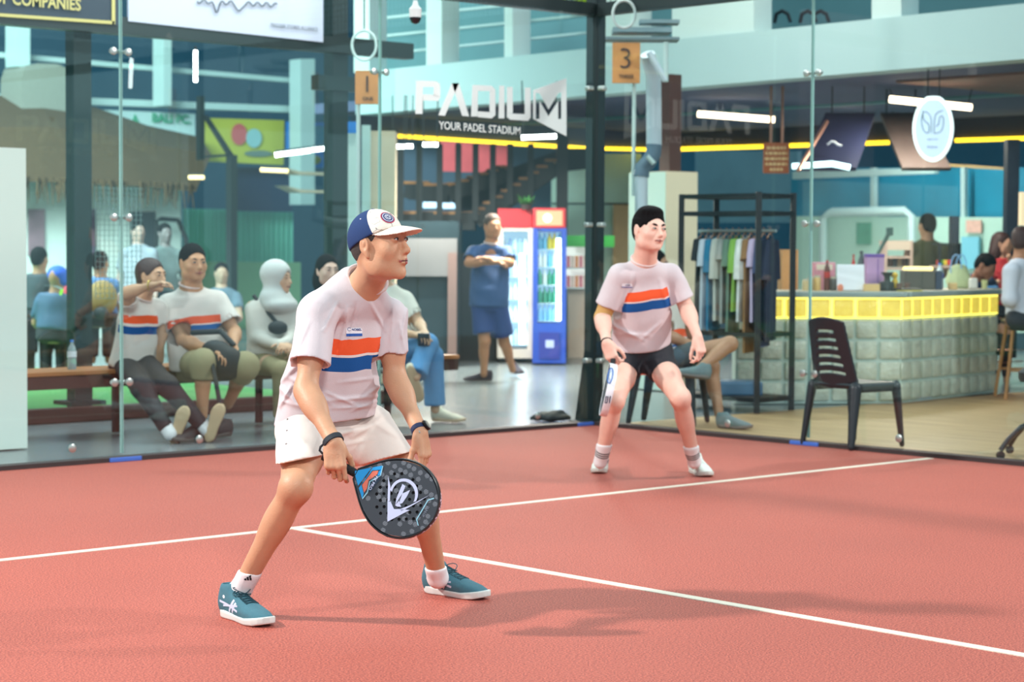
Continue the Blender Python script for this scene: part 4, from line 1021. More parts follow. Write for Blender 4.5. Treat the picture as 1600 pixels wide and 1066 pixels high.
# ================================================================ the second player, by the corner
def tee(parent, J, T, k, m, hem, st=None, sl=.66, vox=.006, slr=(.056, .062, .066), disp=None, curve=.1, collar=True, head=None, collar_m=None, name='shirt', long=False, zoff=0.0, cuts=True):
    """short sleeved shirt on joints J, torso frame T; hem = z below the pelvis"""
    pe = J['pel']; up = T[2]; Lt = np.linalg.norm(J['neck']-pe); s = Sculpt(.035*k)
    st = st or [[-hem, 0, -.0, .178, .135], [.06, 0, -.0, .172, .13], [.16, 0, -.0, .165, .122], [.28, 0, 0, .172, .122], [.37, 0, 0, .165, .112], [.44, 0, 0, .13, .09], [Lt/k-.02, 0, 0, .08, .07]]
    st = [[z*k, a*k, b*k, c*k, d*k] for z, a, b, c, d in st]
    s.loft(pe, T, st, .03*k, rnd=.01*k)
    for sd in 'RL':
        q = J['sh'+sd]; e = J['el'+sd]; t = nrm(e-q); ln = np.linalg.norm(e-q)
        s.cone(q-up*.01*k, J['neck']-up*.045*k, slr[0]*k*.95, .066*k, .03*k)
        if long:
            w = J['wr'+sd]; s.cone(q, e, slr[0]*k*1.05, slr[1]*k*.9, .02*k); s.cone(e, w, slr[1]*k*.9, slr[2]*k*.75, .02*k)
        else:
            hp = q+t*ln*sl; s.cone(q, hp, slr[1]*k, slr[2]*k, .03*k)
            if cuts: s.cut(hp+t*.001, t, .1*k); s.cone(hp-t*.02*k, hp+t*.03*k, (slr[2]-.014)*k, slr[2]*k, .005, mode='-')
    nc = J['neck']-up*.01*k; nd = nrm((J['head'] if head is None else head)-J['neck'])
    s.cone(nc+nd*.012*k, nc+nd*.12*k, .062*k, .085*k, .006*k, mode='-')
    s.disp = disp
    o = s.build(name, vox, m, parent, attr=tcf(J, T, pe+up*zoff, curve))
    if collar:
        X1_ = T[0]; MB().tube([nc+nd*.014*k+(np.cross(nd, X1_)*math.cos(a)+nrm(np.cross(np.cross(nd, X1_), nd))*math.sin(a))*.072*k for a in np.linspace(0, 2*PI, 24, endpoint=False)], .0065*k, 8, closed=True).build('collar', collar_m or cloth('collar_rib', (226, 206, 204)), o, True)
    return o
def hair_cap(parent, c, A, k, m, face=(0, .098, -.045), fr=(.13, .082, .105), length=.0, vox=.005, ears=True, top=.0, back=None, grow=1.0):
    X, Y, Z = A; L = lambda x, y, z: c+(X*x+Y*y+Z*z)*k; s = Sculpt(.012*k)
    s.ell(L(0, -.019, .032+top), V(.081, .1, .091)*k*grow, A); s.ell(L(0, -.052, -.012), V(.068*grow, .066*grow, .072)*k, A, .02*k)
    if back: 
        for q, r in back: s.ell(L(*q), V(*r)*k, A, .03*k)
    s.ell(L(*face), V(*fr)*k, A, .005*k, mode='-')
    if ears:
        for sx in (-1, 1): s.ell(L(sx*.082, .018, -.055), V(.03, .05, .05)*k, A, .008*k, '-'); s.ell(L(sx*.084, -.012, -.012), V(.022, .022, .034)*k, A, .004*k, '-')
    if length == 0: s.box(L(0, -.03, -.14), V(.2, .2, .065)*k, A, .002, .012, '-')
    s.disp = lambda P: .0018*k*np.sin((P-c)@X*420/k+3*np.sin((P-c)@Z*60))*1.0
    return s.build('hair', vox, m, parent)
J = P2 = dict(pel=at(1003, 550, 11.72), chest=at(1003, 470, 11.62), neck=at(1006, 407, 11.5), head=at(1015.6, 358, 11.4),
          hipR=at(981, 562, 11.70), hipL=at(1026, 562, 11.72), kneR=at(960, 626, 11.36), ankR=at(938, 722, 11.58), kneL=at(1063, 622, 11.38), ankL=at(1085, 722, 11.68),
          shR=at(968, 429, 11.47), elR=at(941, 496, 11.52), wrR=at(948, 536, 11.32), shL=at(1048, 429, 11.60), elL=at(1073, 482, 11.62), wrL=at(1090, 527, 11.42))
up2 = nrm(J['neck']-J['pel']); X2 = J['shR']-J['shL']; X2 = nrm(X2-up2*(X2@up2)); fr2 = np.cross(up2, X2); J['front'] = fr2; T2 = np.array([X2, fr2, up2])
HA2 = frame(dirv(.03, .04, 1), dirv(.50, -.86, .02))
skin2 = skin('fair_skin', (236, 190, 172))
far = empty('person', gnd(1010, 750), 'player in cream shirt and black shorts crouching by the court corner', 'person')
h2R = dict(D=dirv(.35, -.25, -1), N=dirv(.5, .8, 0), Th=dirv(.75, -.6, .1), curls=[(.6, 1.1, .7), (.7, 1.2, .8), (.8, 1.2, .8), (.8, 1.2, .8)], thumb=(.5, .8, .6, .3))
h2L = dict(D=dirv(.25, -.3, -1), N=dirv(-.6, .6, 0), Th=dirv(-.6, -.7, 0), curls=[(.5, .8, .5), (.7, 1.0, .6), (.8, 1.1, .6), (.8, 1.1, .6)], thumb=(.4, .9, .5, .2))
s = body_sculpt(J, 1.02, HA2, hands={'R': h2R, 'L': h2L}, fat=.012); L2 = add_head(s, J['head'], HA2, 1.03, fat=.010)
s.build('body', .0055, skin2, far)
add_face_parts(far, J['head'], HA2, 1.03, dirv(1, -.5, .02), bw=1.45); lip_mesh(far, J['head'], HA2, 1.03)
hair_cap(far, J['head'], HA2, 1.03, hairm, back=[((.005, .012, .094), (.062, .062, .024))], face=(0, .105, -.038), fr=(.082, .078, .102))
shirt2 = tee(far, J, T2, 1.02, stripe_shirt('cream_jersey_b', cream, (.368, .418), (.308, .360), .160), -.012, slr=(.056, .060, .068), sl=.74,
   st=[[.05, .01, 0, .182, .135], [.08, .005, .0, .172, .13], [.2, 0, -.0, .168, .125], [.3, 0, 0, .172, .122], [.37, 0, 0, .165, .112], [.43, 0, 0, .13, .09], [np.linalg.norm(J['neck']-J['pel'])/1.02-.02, 0, 0, .08, .07]],
   disp=folds([((1000, 420, 11), (975, 480, 11), .010, .006), ((1040, 430, 11), (1055, 480, 11), .012, .008), ((960, 505, 11), (1020, 534, 11), .010, .010), ((965, 520, 11), (1030, 525, 11), .012, .007), ((1048, 500, 11), (1010, 533, 11), .010, .008), ((958, 490, 11), (975, 520, 11), .01, .008)], .0015, 28, 9))
t2 = bvh(shirt2); pt2 = proj_patch(at(987, 443, 11), nrm(RT), nrm(np.cross(-FW, RT)), .060, .022, t2, MATS['print_white'], 'chest_print', shirt2, .002, r=.004)
proj_patch(at(987, 445.6, 11), nrm(RT), nrm(np.cross(-FW, RT)), .060, .004, t2, MATS['print_blue'], 'print_band', pt2, .0028)
text_obj('print_word', 'NOBEL', at(988, 442, 11), RT, UP, .0065, navy, pt2, bold=.03, project=t2, lift=.004, fit=.03)
ss = Sculpt(.03); ss.loft(J['pel'], frame(up2, fr2), [[-.07, 0, 0, .158, .115], [0, 0, 0, .165, .12], [.05, 0, 0, .16, .118]], .03, rnd=.01)
for sd, f_ in (('R', .30), ('L', .34)):
    h, kn = J['hip'+sd], J['kne'+sd]; t = nrm(kn-h); he = h+(kn-h)*f_-ZZ*.01; ss.cone(h+ZZ*.02, he, .098, .088, .04); ss.cut(he, nrm(t*.7-ZZ*.4), .13)
ss.disp = folds([((975, 565, 11), (1000, 548, 11), .01, .005), ((1020, 566, 11), (1050, 560, 11), .01, .006)], .001, 30, 2)
ss.build('shorts', .006, mat('black_shorts', (30, 32, 40), .75, bump=.2), far)
# elbow sleeve, wrist cord
t = nrm(J['elR']-J['shR']); es = Sculpt(.01); es.chain([J['elR']-t*.10, J['elR'], J['elR']+nrm(J['wrR']-J['elR'])*.06], [.051, .046, .046]); es.build('elbow_sleeve', .005, cloth('tan_sleeve', (206, 166, 104)), far)
band(far, 'wrist_cord', J['elR'], J['wrR'], .004, .034, .008, mat('cord_black', (30, 28, 34), .7))
whitem = [mat('shoe_white', (226, 236, 228), .6, bump=.2, bscale=300), mat('sole_grey', (206, 208, 200), .6), mat('lace_white', (232, 236, 232), .8), mat('mark_dark', (54, 62, 92), .5)]
def stripe_sock(name, n, z0, dz, w, base=(238, 238, 240), col=(52, 62, 66)):
    m = cloth(name, base); nt = m.node_tree; b = nt.nodes['Principled BSDF']; N = nt.nodes.new; Lk = nt.links.new; src = b.inputs['Base Color'].links[0].from_socket
    a = N('ShaderNodeAttribute'); a.attribute_name = 'sc'; sp = N('ShaderNodeSeparateXYZ'); Lk(a.outputs['Vector'], sp.inputs[0])
    for i in range(n):
        c = N('ShaderNodeMath'); c.operation = 'COMPARE'; Lk(sp.outputs[2], c.inputs[0]); c.inputs[1].default_value = z0+i*dz; c.inputs[2].default_value = w
        mx = N('ShaderNodeMix'); mx.data_type = 'RGBA'; Lk(c.outputs[0], mx.inputs['Factor']); Lk(src, mx.inputs['A']); mx.inputs['B'].default_value = sr(col); src = mx.outputs['Result']
    Lk(src, b.inputs['Base Color']); return m
skm = stripe_sock('striped_sock', 3, .052, .0145, .004)
for sd, hp, tp in (('R', (941, 733), (928, 752)), ('L', (1083, 738), (1126, 753))):
    h = gnd(*hp); fd = nrm(gnd(*tp)-h); r, up_, Ls = make_shoe(far, h, fd, .98, whitem, vox=.005, logo=True)
    a, kn = J['ank'+sd], J['kne'+sd]; tt_ = nrm(kn-a)
    sock(far, a, kn, Ls, 1.0, skm, length=.125, r0=.037, r1=.045, vox=.005, extra={'sc': (lambda v, a=a, tt_=tt_: np.stack([(v-a)@tt_]*3, 1))})
r, Lr, _, ring, frm = padel_racket(at(961, 545, 11.36), at(947, 633, 11.08), dirv(-1, -.16, .05), 1.0, 'padel racket seen edge-on, white rim with blue letters, hanging by a player\'s thigh', near=False)
rimw = mat('rim_white', (236, 240, 248), .4)
frm.data.materials.clear(); frm.data.materials.append(rimw)
tr2 = bvh(frm); ink_ = mat('rim_blue', (40, 96, 170), .5); ax_ = nrm(at(947, 633, 11.08)-at(961, 545, 11.36))
def on_rim(u, v):
    p = at(u, v, 11.15); h = tr2.ray_cast(Vector(p-nrm(p-CAMP)*.8), Vector(nrm(p-CAMP))); return np.array(h[0])-FW*.003 if h[0] is not None else None
c = on_rim(953.5, 587)
if c is not None: MB().tube([c+RT*.0125*math.cos(a)-ax_*.056*math.sin(a)-FW*.002 for a in np.linspace(0, 2*PI, 24, endpoint=False)], .0034, 6, closed=True).build('rim_letter', ink_, frm, True)
c = on_rim(950.5, 621)
if c is not None:
    b = MB(); [b.tube([c+RT*x-ax_*.040-FW*.002, c+RT*x+ax_*.040-FW*.002], .0032, 6) for x in (-.013, -.003, .010)]; b.tube([c-RT*.003-ax_*.040-FW*.002, c+RT*.010-ax_*.040-FW*.002], .0032, 6); b.tube([c-RT*.013+ax_*.040-FW*.002, c-RT*.003+ax_*.040-FW*.002], .0032, 6); b.build('rim_letter', mat('rim_ink', (40, 34, 60), .5), frm, True)
c = on_rim(957.5, 562)
if c is not None: MB().tube([c-RT*.012+ax_*.016, c-RT*.001-ax_*.016, c+RT*.001+ax_*.016, c+RT*.010-ax_*.016], .0026, 6).build('rim_letter', ink_, frm, True)
# ================================================================ the hall behind the glass
def sheet(name, ax, val, pts, thick, m, parent=None, label=None, cat=None, group=None, kind=None):
    """an upright slab lying in the plane x=val or y=val, its outline read off the view; it runs back by its thickness"""
    P = [onx(u, v, val) if ax == 'x' else ony(u, v, val) for u, v in pts]
    b = MB()
    if ax == 'x': b.prism([(p[1], p[2]) for p in P], (val, 0, 0), V(0, 1, 0), ZZ, V(1, 0, 0), thick)
    else: b.prism([(p[0], p[2]) for p in P], (0, val, 0), V(1, 0, 0), ZZ, V(0, 1, 0), thick)
    o = b.build(name, m, parent)
    return tag(o, label, cat, group, kind) if label else o
def rect(u0, v0, u1, v1): return [(u0, v0), (u1, v0), (u1, v1), (u0, v1)]
VA = (HR, HF, ZZ)
def vbox(b, u0, v0, u1, v1, d, depth, bev=0):
    """a box standing square to the view at distance d"""
    a = at(u0, v0, d); c = at(u1, v1, d); m_ = (a+c)/2+HF*depth/2
    return b.box(m_, (abs((c-a)@HR), depth, abs(a[2]-c[2])), ax=VA, bev=bev)
mint = mat('mint_wall', (206, 222, 220), .7, var=.04, vscale=2); mintd = mat('mint_panel', (160, 196, 182), .7, var=.06, vscale=2)
tealw = mat('dark_teal', (28, 84, 108), .8, var=.25, vscale=.7); navyc = mat('navy_ceiling', (84, 92, 122), .8, var=.2, vscale=1)
blackm = mat('black_steel', (24, 28, 32), .5); palep = mat('pale_pipe', (186, 208, 206), .5); beige = mat('beige_plaster', (206, 186, 160), .8, var=.05)
brown = mat('dark_brown_wood', (70, 40, 34), .6, var=.2, vscale=8); tanw = mat('light_wood', (190, 140, 92), .5, var=.12, vscale=12)
# shell
def wall(name, c, size, m, label): return tag(MB().box(c, size).build(name, m), label, kind='structure')
wall('wall_far', (-.5, 25.1, 4), (45, .2, 8), tealw, 'dark teal far wall of the hall')
wall('wall_side', (22.1, 6.5, 4), (.2, 37, 8), tealw, 'dark teal wall beyond the bar')
wall('wall_left', (-22.9, 12.6, 4), (.2, 25, 8), tealw, 'dark wall at the far left')
# white board at the left edge
r = empty('partition_board', ony(20, 690, 1.1), 'tall plain white board standing behind the glass at the left edge', 'board')
p0 = ony(43, 697, 1.1); p1 = ony(43, 232, 1.1)
MB().box((p0[0]-1.0, 1.1+.15, p1[2]/2), (2.0, .3, p1[2])).build('panel', mat('board_white', (240, 246, 236), .6), r)
MB().box((ony(4, 100, 1.3)[0]-.5, 1.45, 1.75), (1.0, .1, 3.5)).build('back_post', mat('grey_mauve', (132, 122, 134), .7), r)
# bench
r = empty('long_bench', (-5.6, 1.7, 0), 'long brown wooden bench behind the back glass where spectators sit', 'bench')
xl = ony(30, 590, 1.45)[0]
MB().box(((xl-.05)/2, 1.65, .445), (abs(xl+.05), .42, .03), bev=.004).build('seat', mat('bench_top', (176, 112, 66), .45, var=.15, vscale=9), r)
MB().box(((xl-.05)/2, 1.47, .385), (abs(xl+.05), .035, .09)).build('apron', brown, r)
for i in range(3): MB().box((xl+.9+i*(abs(xl+.05)-1.4)/2, 1.72, .215), (.035, .05, .43)).build('leg', brown, r)
# second court: kerb, glass, rails, turf
o = MB().box((-9.8, 2.72, .05), (20.6, .12, .1)).build('baseboard_far', brown); tag(o, 'brown kerb under the glass of the next court', kind='structure')
turf = mat('green_turf', (96, 158, 92), .95, bump=.5, bscale=300, var=.12, vscale=3)
o = MB().box((-9.8, 7.8, .0), (20.2, 10.0, .02)).build('floor', turf); tag(o, 'green artificial turf of the next court', kind='structure')
for i in range(5):
    o = MB().box((-.65-2*i, 2.73, 1.5), (1.985, .012, 2.8)).build('wall_court', gfar); tag(o, 'glass pane %d of the next court' % (i+1), kind='structure')
o = MB().box((-9.8, 2.73, 2.95), (20.6, .12, .13)).build('head_rail', darkm); tag(o, 'thick dark rail over the glass of the next court, under the banners', 'rail')
for u, w, l in ((130, .15, 'broad dark post behind the seated woman'), (530, .16, 'dark corner post of the next court behind the cap')):
    p = ony(u, 600, 2.85); r = empty('steel_post', (p[0], 2.9, 0), l, 'post')
    MB().box((p[0], 2.9, 1.9), (w, .12, 3.8)).build('upright', darkm, r); MB().box((p[0], 2.9, .12), (w*2, .26, .03)).build('foot_plate', darkm, r)
    if u > 500: MB().box((p[0]-.0, 2.86, 2.65), (.5, .1, .12)).build('bracket', darkm, r)
wire_mesh('wire_mesh', (ony(45, 400, 3.9)[0], 2.9, 0), V(1, 0, 0), .42, .9, 1.75, .04, 'fine wire mesh left of the broad dark post', .0018, mat('grey_wire', (150, 166, 166), .6))
# banners over the rail
def banner(px, y, m, label, border=None, txt=None):
    r = empty('banner', ony(px[3][0], px[3][1], y), label, 'banner'); sheet('cloth', 'y', y, px, .02, m, r)
    return r
b_ = banner([(-40, -60), (186, -40), (186, 40), (-40, 16)], 2.66, mat('banner_dark', (38, 50, 66), .6), 'dark banner with gold frame and gold capitals, top left corner')
sheet('border', 'y', 2.65, [(-40, 18), (179, 33), (179, 38), (-40, 23)], .006, mat('gold_trim', (196, 180, 110), .5), b_); sheet('border', 'y', 2.65, [(175, -40), (180, -40), (180, 38), (175, 38)], .006, MATS['gold_trim'], b_)
p = ony(65, 3, 2.65); text_obj('banner_word', 'OF COMPANIES', (p[0]-.04, 2.645, p[2]), V(1, 0, 0), ZZ, .085, MATS['gold_trim'], b_, .001, bold=.02, fit=.72)
b_ = banner([(201, -60), (505, -50), (505, 66), (201, 33)], 2.66, mat('banner_white', (192, 194, 214), .6), 'white banner with thin black handwriting, over the bench')
ink = mat('ink_black', (40, 40, 50), .7)
def scrawl(pts, y, r_=.006): return MB().tube([ony(u, v, y) for u, v in pts], r_, 6)
wv = []
for i in range(60):
    t = i/59; u = 308+t*125; v = 2+t*6+3.2*math.sin(i*.95)+(14*math.exp(-((u-338)/5)**2))+(15*math.exp(-((u-374)/5)**2)); wv.append((u, v))
scrawl(wv, 2.645, .005).build('handwriting', ink, b_)
p = ony(460, 43, 2.645); text_obj('banner_word', 'TRIGGER STORES ALLIANCE', (p[0], 2.645, p[2]), V(1, 0, 0), ZZ, .03, ink, b_, .001, fit=.47)
sheet('cord', 'y', 2.7, [(205, 36), (505, 68), (505, 70), (205, 38)], .01, palep, b_)
def beams():
    for pts, l in ((((-30, 79), (515, 127), (515, 134), (-30, 87)), 'upper pale roof beam behind the next court'), (((-30, 146), (515, 168), (515, 178), (-30, 157)), 'lower pale roof beam above the banners')):
        sheet('roof_beam', 'y', 16.0, pts, .15, palep, None, l, 'beam')
    for (u0, v0, u1, v1), l in (((25, -20, 47, 104), 'pale column top at the far left'), ((256, -20, 268, 165), 'slender pale column above the thatched roof'), ((470, 92, 492, 320), 'pale column left of the court corner post')):
        sheet('column', 'y', 15.6, rect(u0, v0, u1, v1), .3, palep, None, l, 'column')
beams()
# thatched hut
def hut():
    r = empty('thatched_hut', ony(170, 500, 13.9), 'white walled hut with a brown thatched roof behind the next court', 'hut')
    sheet('wall', 'y', 14.6, [(-60, 262), (283, 280), (283, 560), (-60, 560)], .2, mat('hut_white', (222, 230, 222), .8, var=.05), r)
    th = mat('thatch', (92, 70, 46), .95, bump=1.0, bscale=18, var=.75, vscale=12)
    nt = th.node_tree
    for n in nt.nodes:
        if n.type == 'TEX_NOISE':
            mp = nt.nodes.new('ShaderNodeMapping'); mp.inputs['Scale'].default_value = (5, 5, .7); tcn = [x for x in nt.nodes if x.type == 'TEX_COORD'][0]
            nt.links.new(tcn.outputs['Object'], mp.inputs['Vector']); nt.links.new(mp.outputs['Vector'], n.inputs['Vector'])
    b = MB(); top = [ony(u, v, 16.0) for u, v in ((-60, 150), (60, 148), (150, 168), (230, 196), (312, 214))]; bot = [ony(u, v, 13.9) for u, v in ((-60, 285), (60, 284), (150, 288), (230, 292), (306, 300))]
    n = len(top); mid = [(t*.5+q*.5)+V(0, -.35, .12) for t, q in zip(top, bot)]
    under = [q+V(0, .7, .05) for q in bot]
    vs = top+mid+bot+under
    b.add(vs, [(k*n+i, k*n+i+1, (k+1)*n+i+1, (k+1)*n+i) for k in range(3) for i in range(n-1)]+[(0, n, 2*n, 3*n), (n-1, 2*n-1, 3*n-1, 4*n-1)])
    rf = b.build('roof', th, r)
    fr = MB(); rs = random.Random(4)
    for i in range(110):
        t = rs.random(); u = -40+t*340; v = 284+t*14; p = ony(u, v, 13.86+rs.random()*.1); fr.tube([p+ZZ*.1, p-ZZ*(.05+.22*rs.random())+V(rs.uniform(-.05, .05), 0, 0)], [.02, .006], 4)
    tag(fr.build('straw_fringe', th, rf), kind='stuff')
    for (u0, v0, u1, v1), m in (((45, 327, 70, 400), (150, 118, 128)), ((112, 327, 150, 400), (92, 74, 92)), ((205, 331, 243, 420), (62, 66, 72))):
        po = sheet('poster', 'y', 14.55, rect(u0, v0, u1, v1), .03, mat('poster_%d' % u0, m, .6, var=.4, vscale=5), r)
    q = ony(268, 450, 14.3); MB().tube([ony(u, v, 14.3) for u, v in ((245, 470), (244, 346), (252, 342), (278, 344), (290, 372), (296, 420))], .035, 8).build('arch_frame', blackm, r, True)
hut()
can = MB(); can.prism([((p[0]), p[2]) for p in [ony(u, v, 15.4) for u, v in ((34, 212), (34, 120), (40, 104), (60, 99), (90, 100), (108, 108), (115, 122), (115, 212))]], (0, 15.4, 0), V(1, 0, 0), ZZ, V(0, 1, 0), .6)
tag(can.build('water_tank', mat('grey_canvas', (140, 142, 132), .9, var=.12)), 'rounded grey tank above the thatched roof, upper left', 'tank')
# curtains, banners and boards further back
def curtain(u0, v0, u1, v1, y, m, label):
    a = ony(u0, v0, y); c = ony(u1, v1, y); n = 60; b = MB(); vs = []
    for i in range(n+1):
        t = i/n; x = a[0]+(c[0]-a[0])*t
        for z in (c[2], a[2]):
            for dy in (0, .03): vs.append((x, y+.05*math.sin(t*70)+dy, z))
    fs = [(4*i, 4*i+4, 4*i+6, 4*i+2) for i in range(n)]+[(4*i+1, 4*i+3, 4*i+7, 4*i+5) for i in range(n)]+[(4*i+2, 4*i+6, 4*i+7, 4*i+3) for i in range(n)]
    return tag(b.add(vs, fs).build('curtain', m), label, 'curtain')
tc_ = mat('teal_curtain', (140, 222, 200), .8, var=.08, vscale=3); 
curtain(288, 326, 362, 512, 17.0, tc_, 'teal green curtain right of the thatched hut'); curtain(369, 330, 458, 512, 17.0, tc_, 'teal green curtain left of the court corner post')
sheet('dark_screen', 'y', 16.6, rect(366, 262, 456, 330), .08, mat('screen_navy', (28, 54, 92), .6, var=.2), None, 'navy blue panel hanging above a teal curtain', 'panel')
sheet('low_wall', 'y', 16.4, [(285, 408), (470, 410), (470, 520), (285, 520)], .2, mat('lime_wall', (150, 190, 142), .8, var=.1), None, 'pale green low wall behind the spectators', 'wall')
yb = sheet('advert_board', 'y', 16.2, [(316, 184), (444, 188), (443, 258), (316, 252)], .06, mat('board_yellow', (190, 190, 70), .6), None, 'yellow advert board with a red and a pale blue blot', 'board')
def disc(u, v, ru, rv, y, m, parent, name='blot'):
    P = [ony(u+ru*math.cos(a), v+rv*math.sin(a), y) for a in np.linspace(0, 2*PI, 18, endpoint=False)]
    return MB().prism([(p[0], p[2]) for p in P], (0, y, 0), V(1, 0, 0), ZZ, V(0, 1, 0), .01).build(name, m, parent)
disc(374, 210, 12, 17, 16.17, mat('blot_red', (206, 96, 96), .7), yb); disc(397, 216, 12, 15, 16.16, mat('blot_blue', (150, 196, 200), .7), yb); disc(404, 240, 22, 5, 16.17, mat('blot_dark', (110, 130, 120), .7), yb)
bb = sheet('advert_board', 'y', 16.2, [(450, 190), (517, 192), (517, 262), (470, 262), (450, 236)], .06, mat('board_blue', (34, 126, 214), .6), None, 'bright blue advert board beside the yellow one', 'board')
disc(499, 212, 12, 16, 16.17, mat('blot_green', (60, 140, 170), .7), bb); disc(492, 250, 10, 7, 16.16, mat('blot_olive', (150, 150, 60), .7), bb)
gb = sheet('advert_board', 'y', 16.1, [(150, 171), (305, 178), (305, 262), (150, 240)], .06, mat('board_white_b', (190, 214, 214), .6), None, 'white advert board with green capitals behind the thatched roof', 'board')
grn = mat('logo_green', (48, 156, 118), .7)
P = [ony(u, v, 16.07) for u, v in ((205, 196), (211, 178), (221, 199), (216, 199), (211, 187), (208, 199))]; MB().prism([(p[0], p[2]) for p in P], (0, 16.07, 0), V(1, 0, 0), ZZ, V(0, 1, 0), .01).build('triangle_mark', grn, gb)
p = ony(268, 186, 16.06); text_obj('board_word', 'BALI PC.', (p[0], 16.06, p[2]), V(1, 0, 0), ZZ, .13, grn, gb, .002, bold=.03, fit=.70)
# light tubes hanging in the hall
lampm = mat('tube_light', (250, 252, 250), .4, emit=16); warmm = mat('warm_light', (255, 214, 150), .4, emit=3.0); yellowm = mat('yellow_led', (255, 206, 40), .4, emit=3.2)
def tube(pts, d, r_, m, label, cat='light', ceil=None):
    q = [at(u, v, dd) for (u, v), dd in zip(pts, d if hasattr(d, '__len__') else [d]*len(pts))]
    rt_ = empty('tube_lamp', (q[0]+q[1])/2, label, cat); MB().tube(q, r_, 10).build('tube', m, rt_, True)
    if ceil:
        for p in q: MB().tube([p*.9+q[0]*.05+q[1]*.05, V(p[0], p[1], ceil)], .006, 6).build('hanger', blackm, rt_)
    else: MB().tube([q[0]+ZZ*.03, q[-1]+ZZ*.03], r_*.7, 8).build('housing', blackm, rt_)
    return rt_
tube([(430, 242), (485, 235)], 24, .028, lampm, 'white light tube before the blue advert board'); tube([(488, 234), (517, 231)], 24.5, .026, lampm, 'short white light tube by the court corner post')
tube([(295, 277), (319, 277)], 27, .03, warmm, 'small warm light beside the thatched roof'); tube([(407, 265), (450, 267)], 27, .03, warmm, 'warm light bar over the navy panel')
o_ = tube([(305.5, 79), (305.5, 128)], 15.4, .016, lampm, 'upright white light tube above the bench, near the left seam')  # glowing bar stands in for a tube's reflection in the glass
# curved pale slats
for v in (262, 290):
    sheet('shelf_board', 'y', 12.0, [(445, v), (470, v+6), (520, v+8), (520, v+12), (468, v+11)], .25, beige, None, 'narrow pale shelf board left of the corner post, %s' % ('upper' if v == 262 else 'lower'), 'shelf')
r = empty('steel_post', ony(366, 580, 12.7), 'dark far corner post with slanting brace in front of the navy panel', 'post')
sheet('upright', 'y', 12.7, rect(361, 242, 371, 600), .12, darkm, r); sheet('brace', 'y', 12.75, [(319, 180), (325, 180), (366, 243), (360, 246)], .06, darkm, r); sheet('brace', 'y', 12.75, [(320, 243), (364, 240), (364, 244), (320, 247)], .06, darkm, r); sheet('upright', 'y', 12.8, rect(313, 150, 320, 250), .1, darkm, r)
# ================================================================ the building on the right: upper storey, ceiling, stairs, column
FX = 4.3
P = lambda u, v: onx(u, v, FX)
ytop = lambda u: 107+(u-600)*(5-107)/1000.0; ybot = lambda u: 174+(u-600)*(92-174)/1000.0
tag(sheet('wall_fascia', 'x', FX, [(556, ytop(556)+2), (1640, ytop(1640)), (1640, ybot(1640)), (556, ybot(556)+2)], .3, mat('fascia_paint', (180, 204, 206), .7, var=.03, vscale=2)), 'pale mint wall band of the upper storey', kind='structure')
for u0, u1, l in ((553, 577, 'pale pillar of the upper storey above the sign with a 1'), (666, 690, 'pale pillar of the upper storey over the large lettering'), (788, 801, 'pale thin pillar of the upper storey left of the court corner'), (919, 990, 'pale pillar of the upper storey behind the court corner'), (1050, 1178, 'wide pale pillar of the upper storey right of the corner'), (1362, 1408, 'pale pillar of the upper storey at the upper right')):
    sheet('pillar', 'x', FX+.02, [(u0, -60), (u1, -60), (u1, ytop(u1)+2), (u0, ytop(u0)+2)], .26, mint, None, l, 'pillar')
a = P(556, 100); c = P(1640, 10); z1 = P(1640, ytop(1640))[2]
wall('wall_upper', (7.6, (a[1]+c[1])/2, 5.0), (.2, a[1]-c[1]+8, 4.2), mat('upper_teal', (96, 140, 146), .8, var=.25, vscale=.8), 'teal back wall of the upper storey')
for i in range(3): sheet('louvre_slat', 'x', FX+1.2, [(560+i*3, 30+i*28), (1040, -20+i*28), (1040, -16+i*28), (560, 34+i*28)], .05, palep, None, 'pale rail inside the upper storey, %s' % ('top', 'middle', 'lowest')[i], 'rail')
# dark chairs seen through the upper opening
for i, u in enumerate((1222, 1262, 1282)):
    p = onx(u, 30, FX+.7); MB().tube([onx(u-12, 36, FX+.7), onx(u-9, 22, FX+.7), onx(u, 17, FX+.7), onx(u+9, 22, FX+.7), onx(u+13, 34, FX+.7)], .02, 6).build('chair_back', blackm); bpy.context.scene
    tag(bpy.data.objects[[o.name for o in COL.objects if o.name.startswith('chair_back')][-1]], 'rounded dark chair back in the upper opening, %s' % ('leftmost', 'middle one', 'rightmost')[i], 'chair')
tag(MB().box((7.62, 1.0, 2.98), (5.96, 17.0, .12)).build('ceiling', navyc), 'dark navy ceiling under the upper storey', kind='structure')
tag(MB().box((7.9, -2.4, 2.91), (5.0, 7.5, .03)).build('ceiling', mat('brown_ceiling', (128, 98, 90), .7, var=.35, vscale=1.2)), 'brown boarded ceiling over the bar', kind='structure')
# dark beam carrying the yellow strip; both run round the open edge
yl = ony(598, 206, 9.2)[2]
r = empty('led_strip', (8, 9.2, yl), 'yellow light strip along the ceiling edge behind the large lettering', 'light')
sheet('strip', 'y', 9.2, [(595, 208), (918, 229), (918, 234.5), (595, 213.5)], .04, yellowm, r); sheet('strip', 'y', 9.2, [(944, 229.5), (1013, 231), (1013, 236), (944, 234.5)], .04, yellowm, r)
sheet('carrier', 'y', 9.25, [(560, 178), (1040, 200), (1040, 233), (560, 212)], .15, navyc, r)
r = empty('led_strip', (10.6, 2, yl), 'yellow light strip along the ceiling edge behind the bar', 'light')
for u0, u1 in ((1060, 1194), (1232, 1262), (1346, 1387), (1492, 1640)):
    f = lambda u: 230+(u-1060)*(213-230)/540.0
    sheet('strip', 'x', 10.6, [(u0, f(u0)), (u1, f(u1)), (u1, f(u1)+6), (u0, f(u0)+6)], .04, yellowm, r)
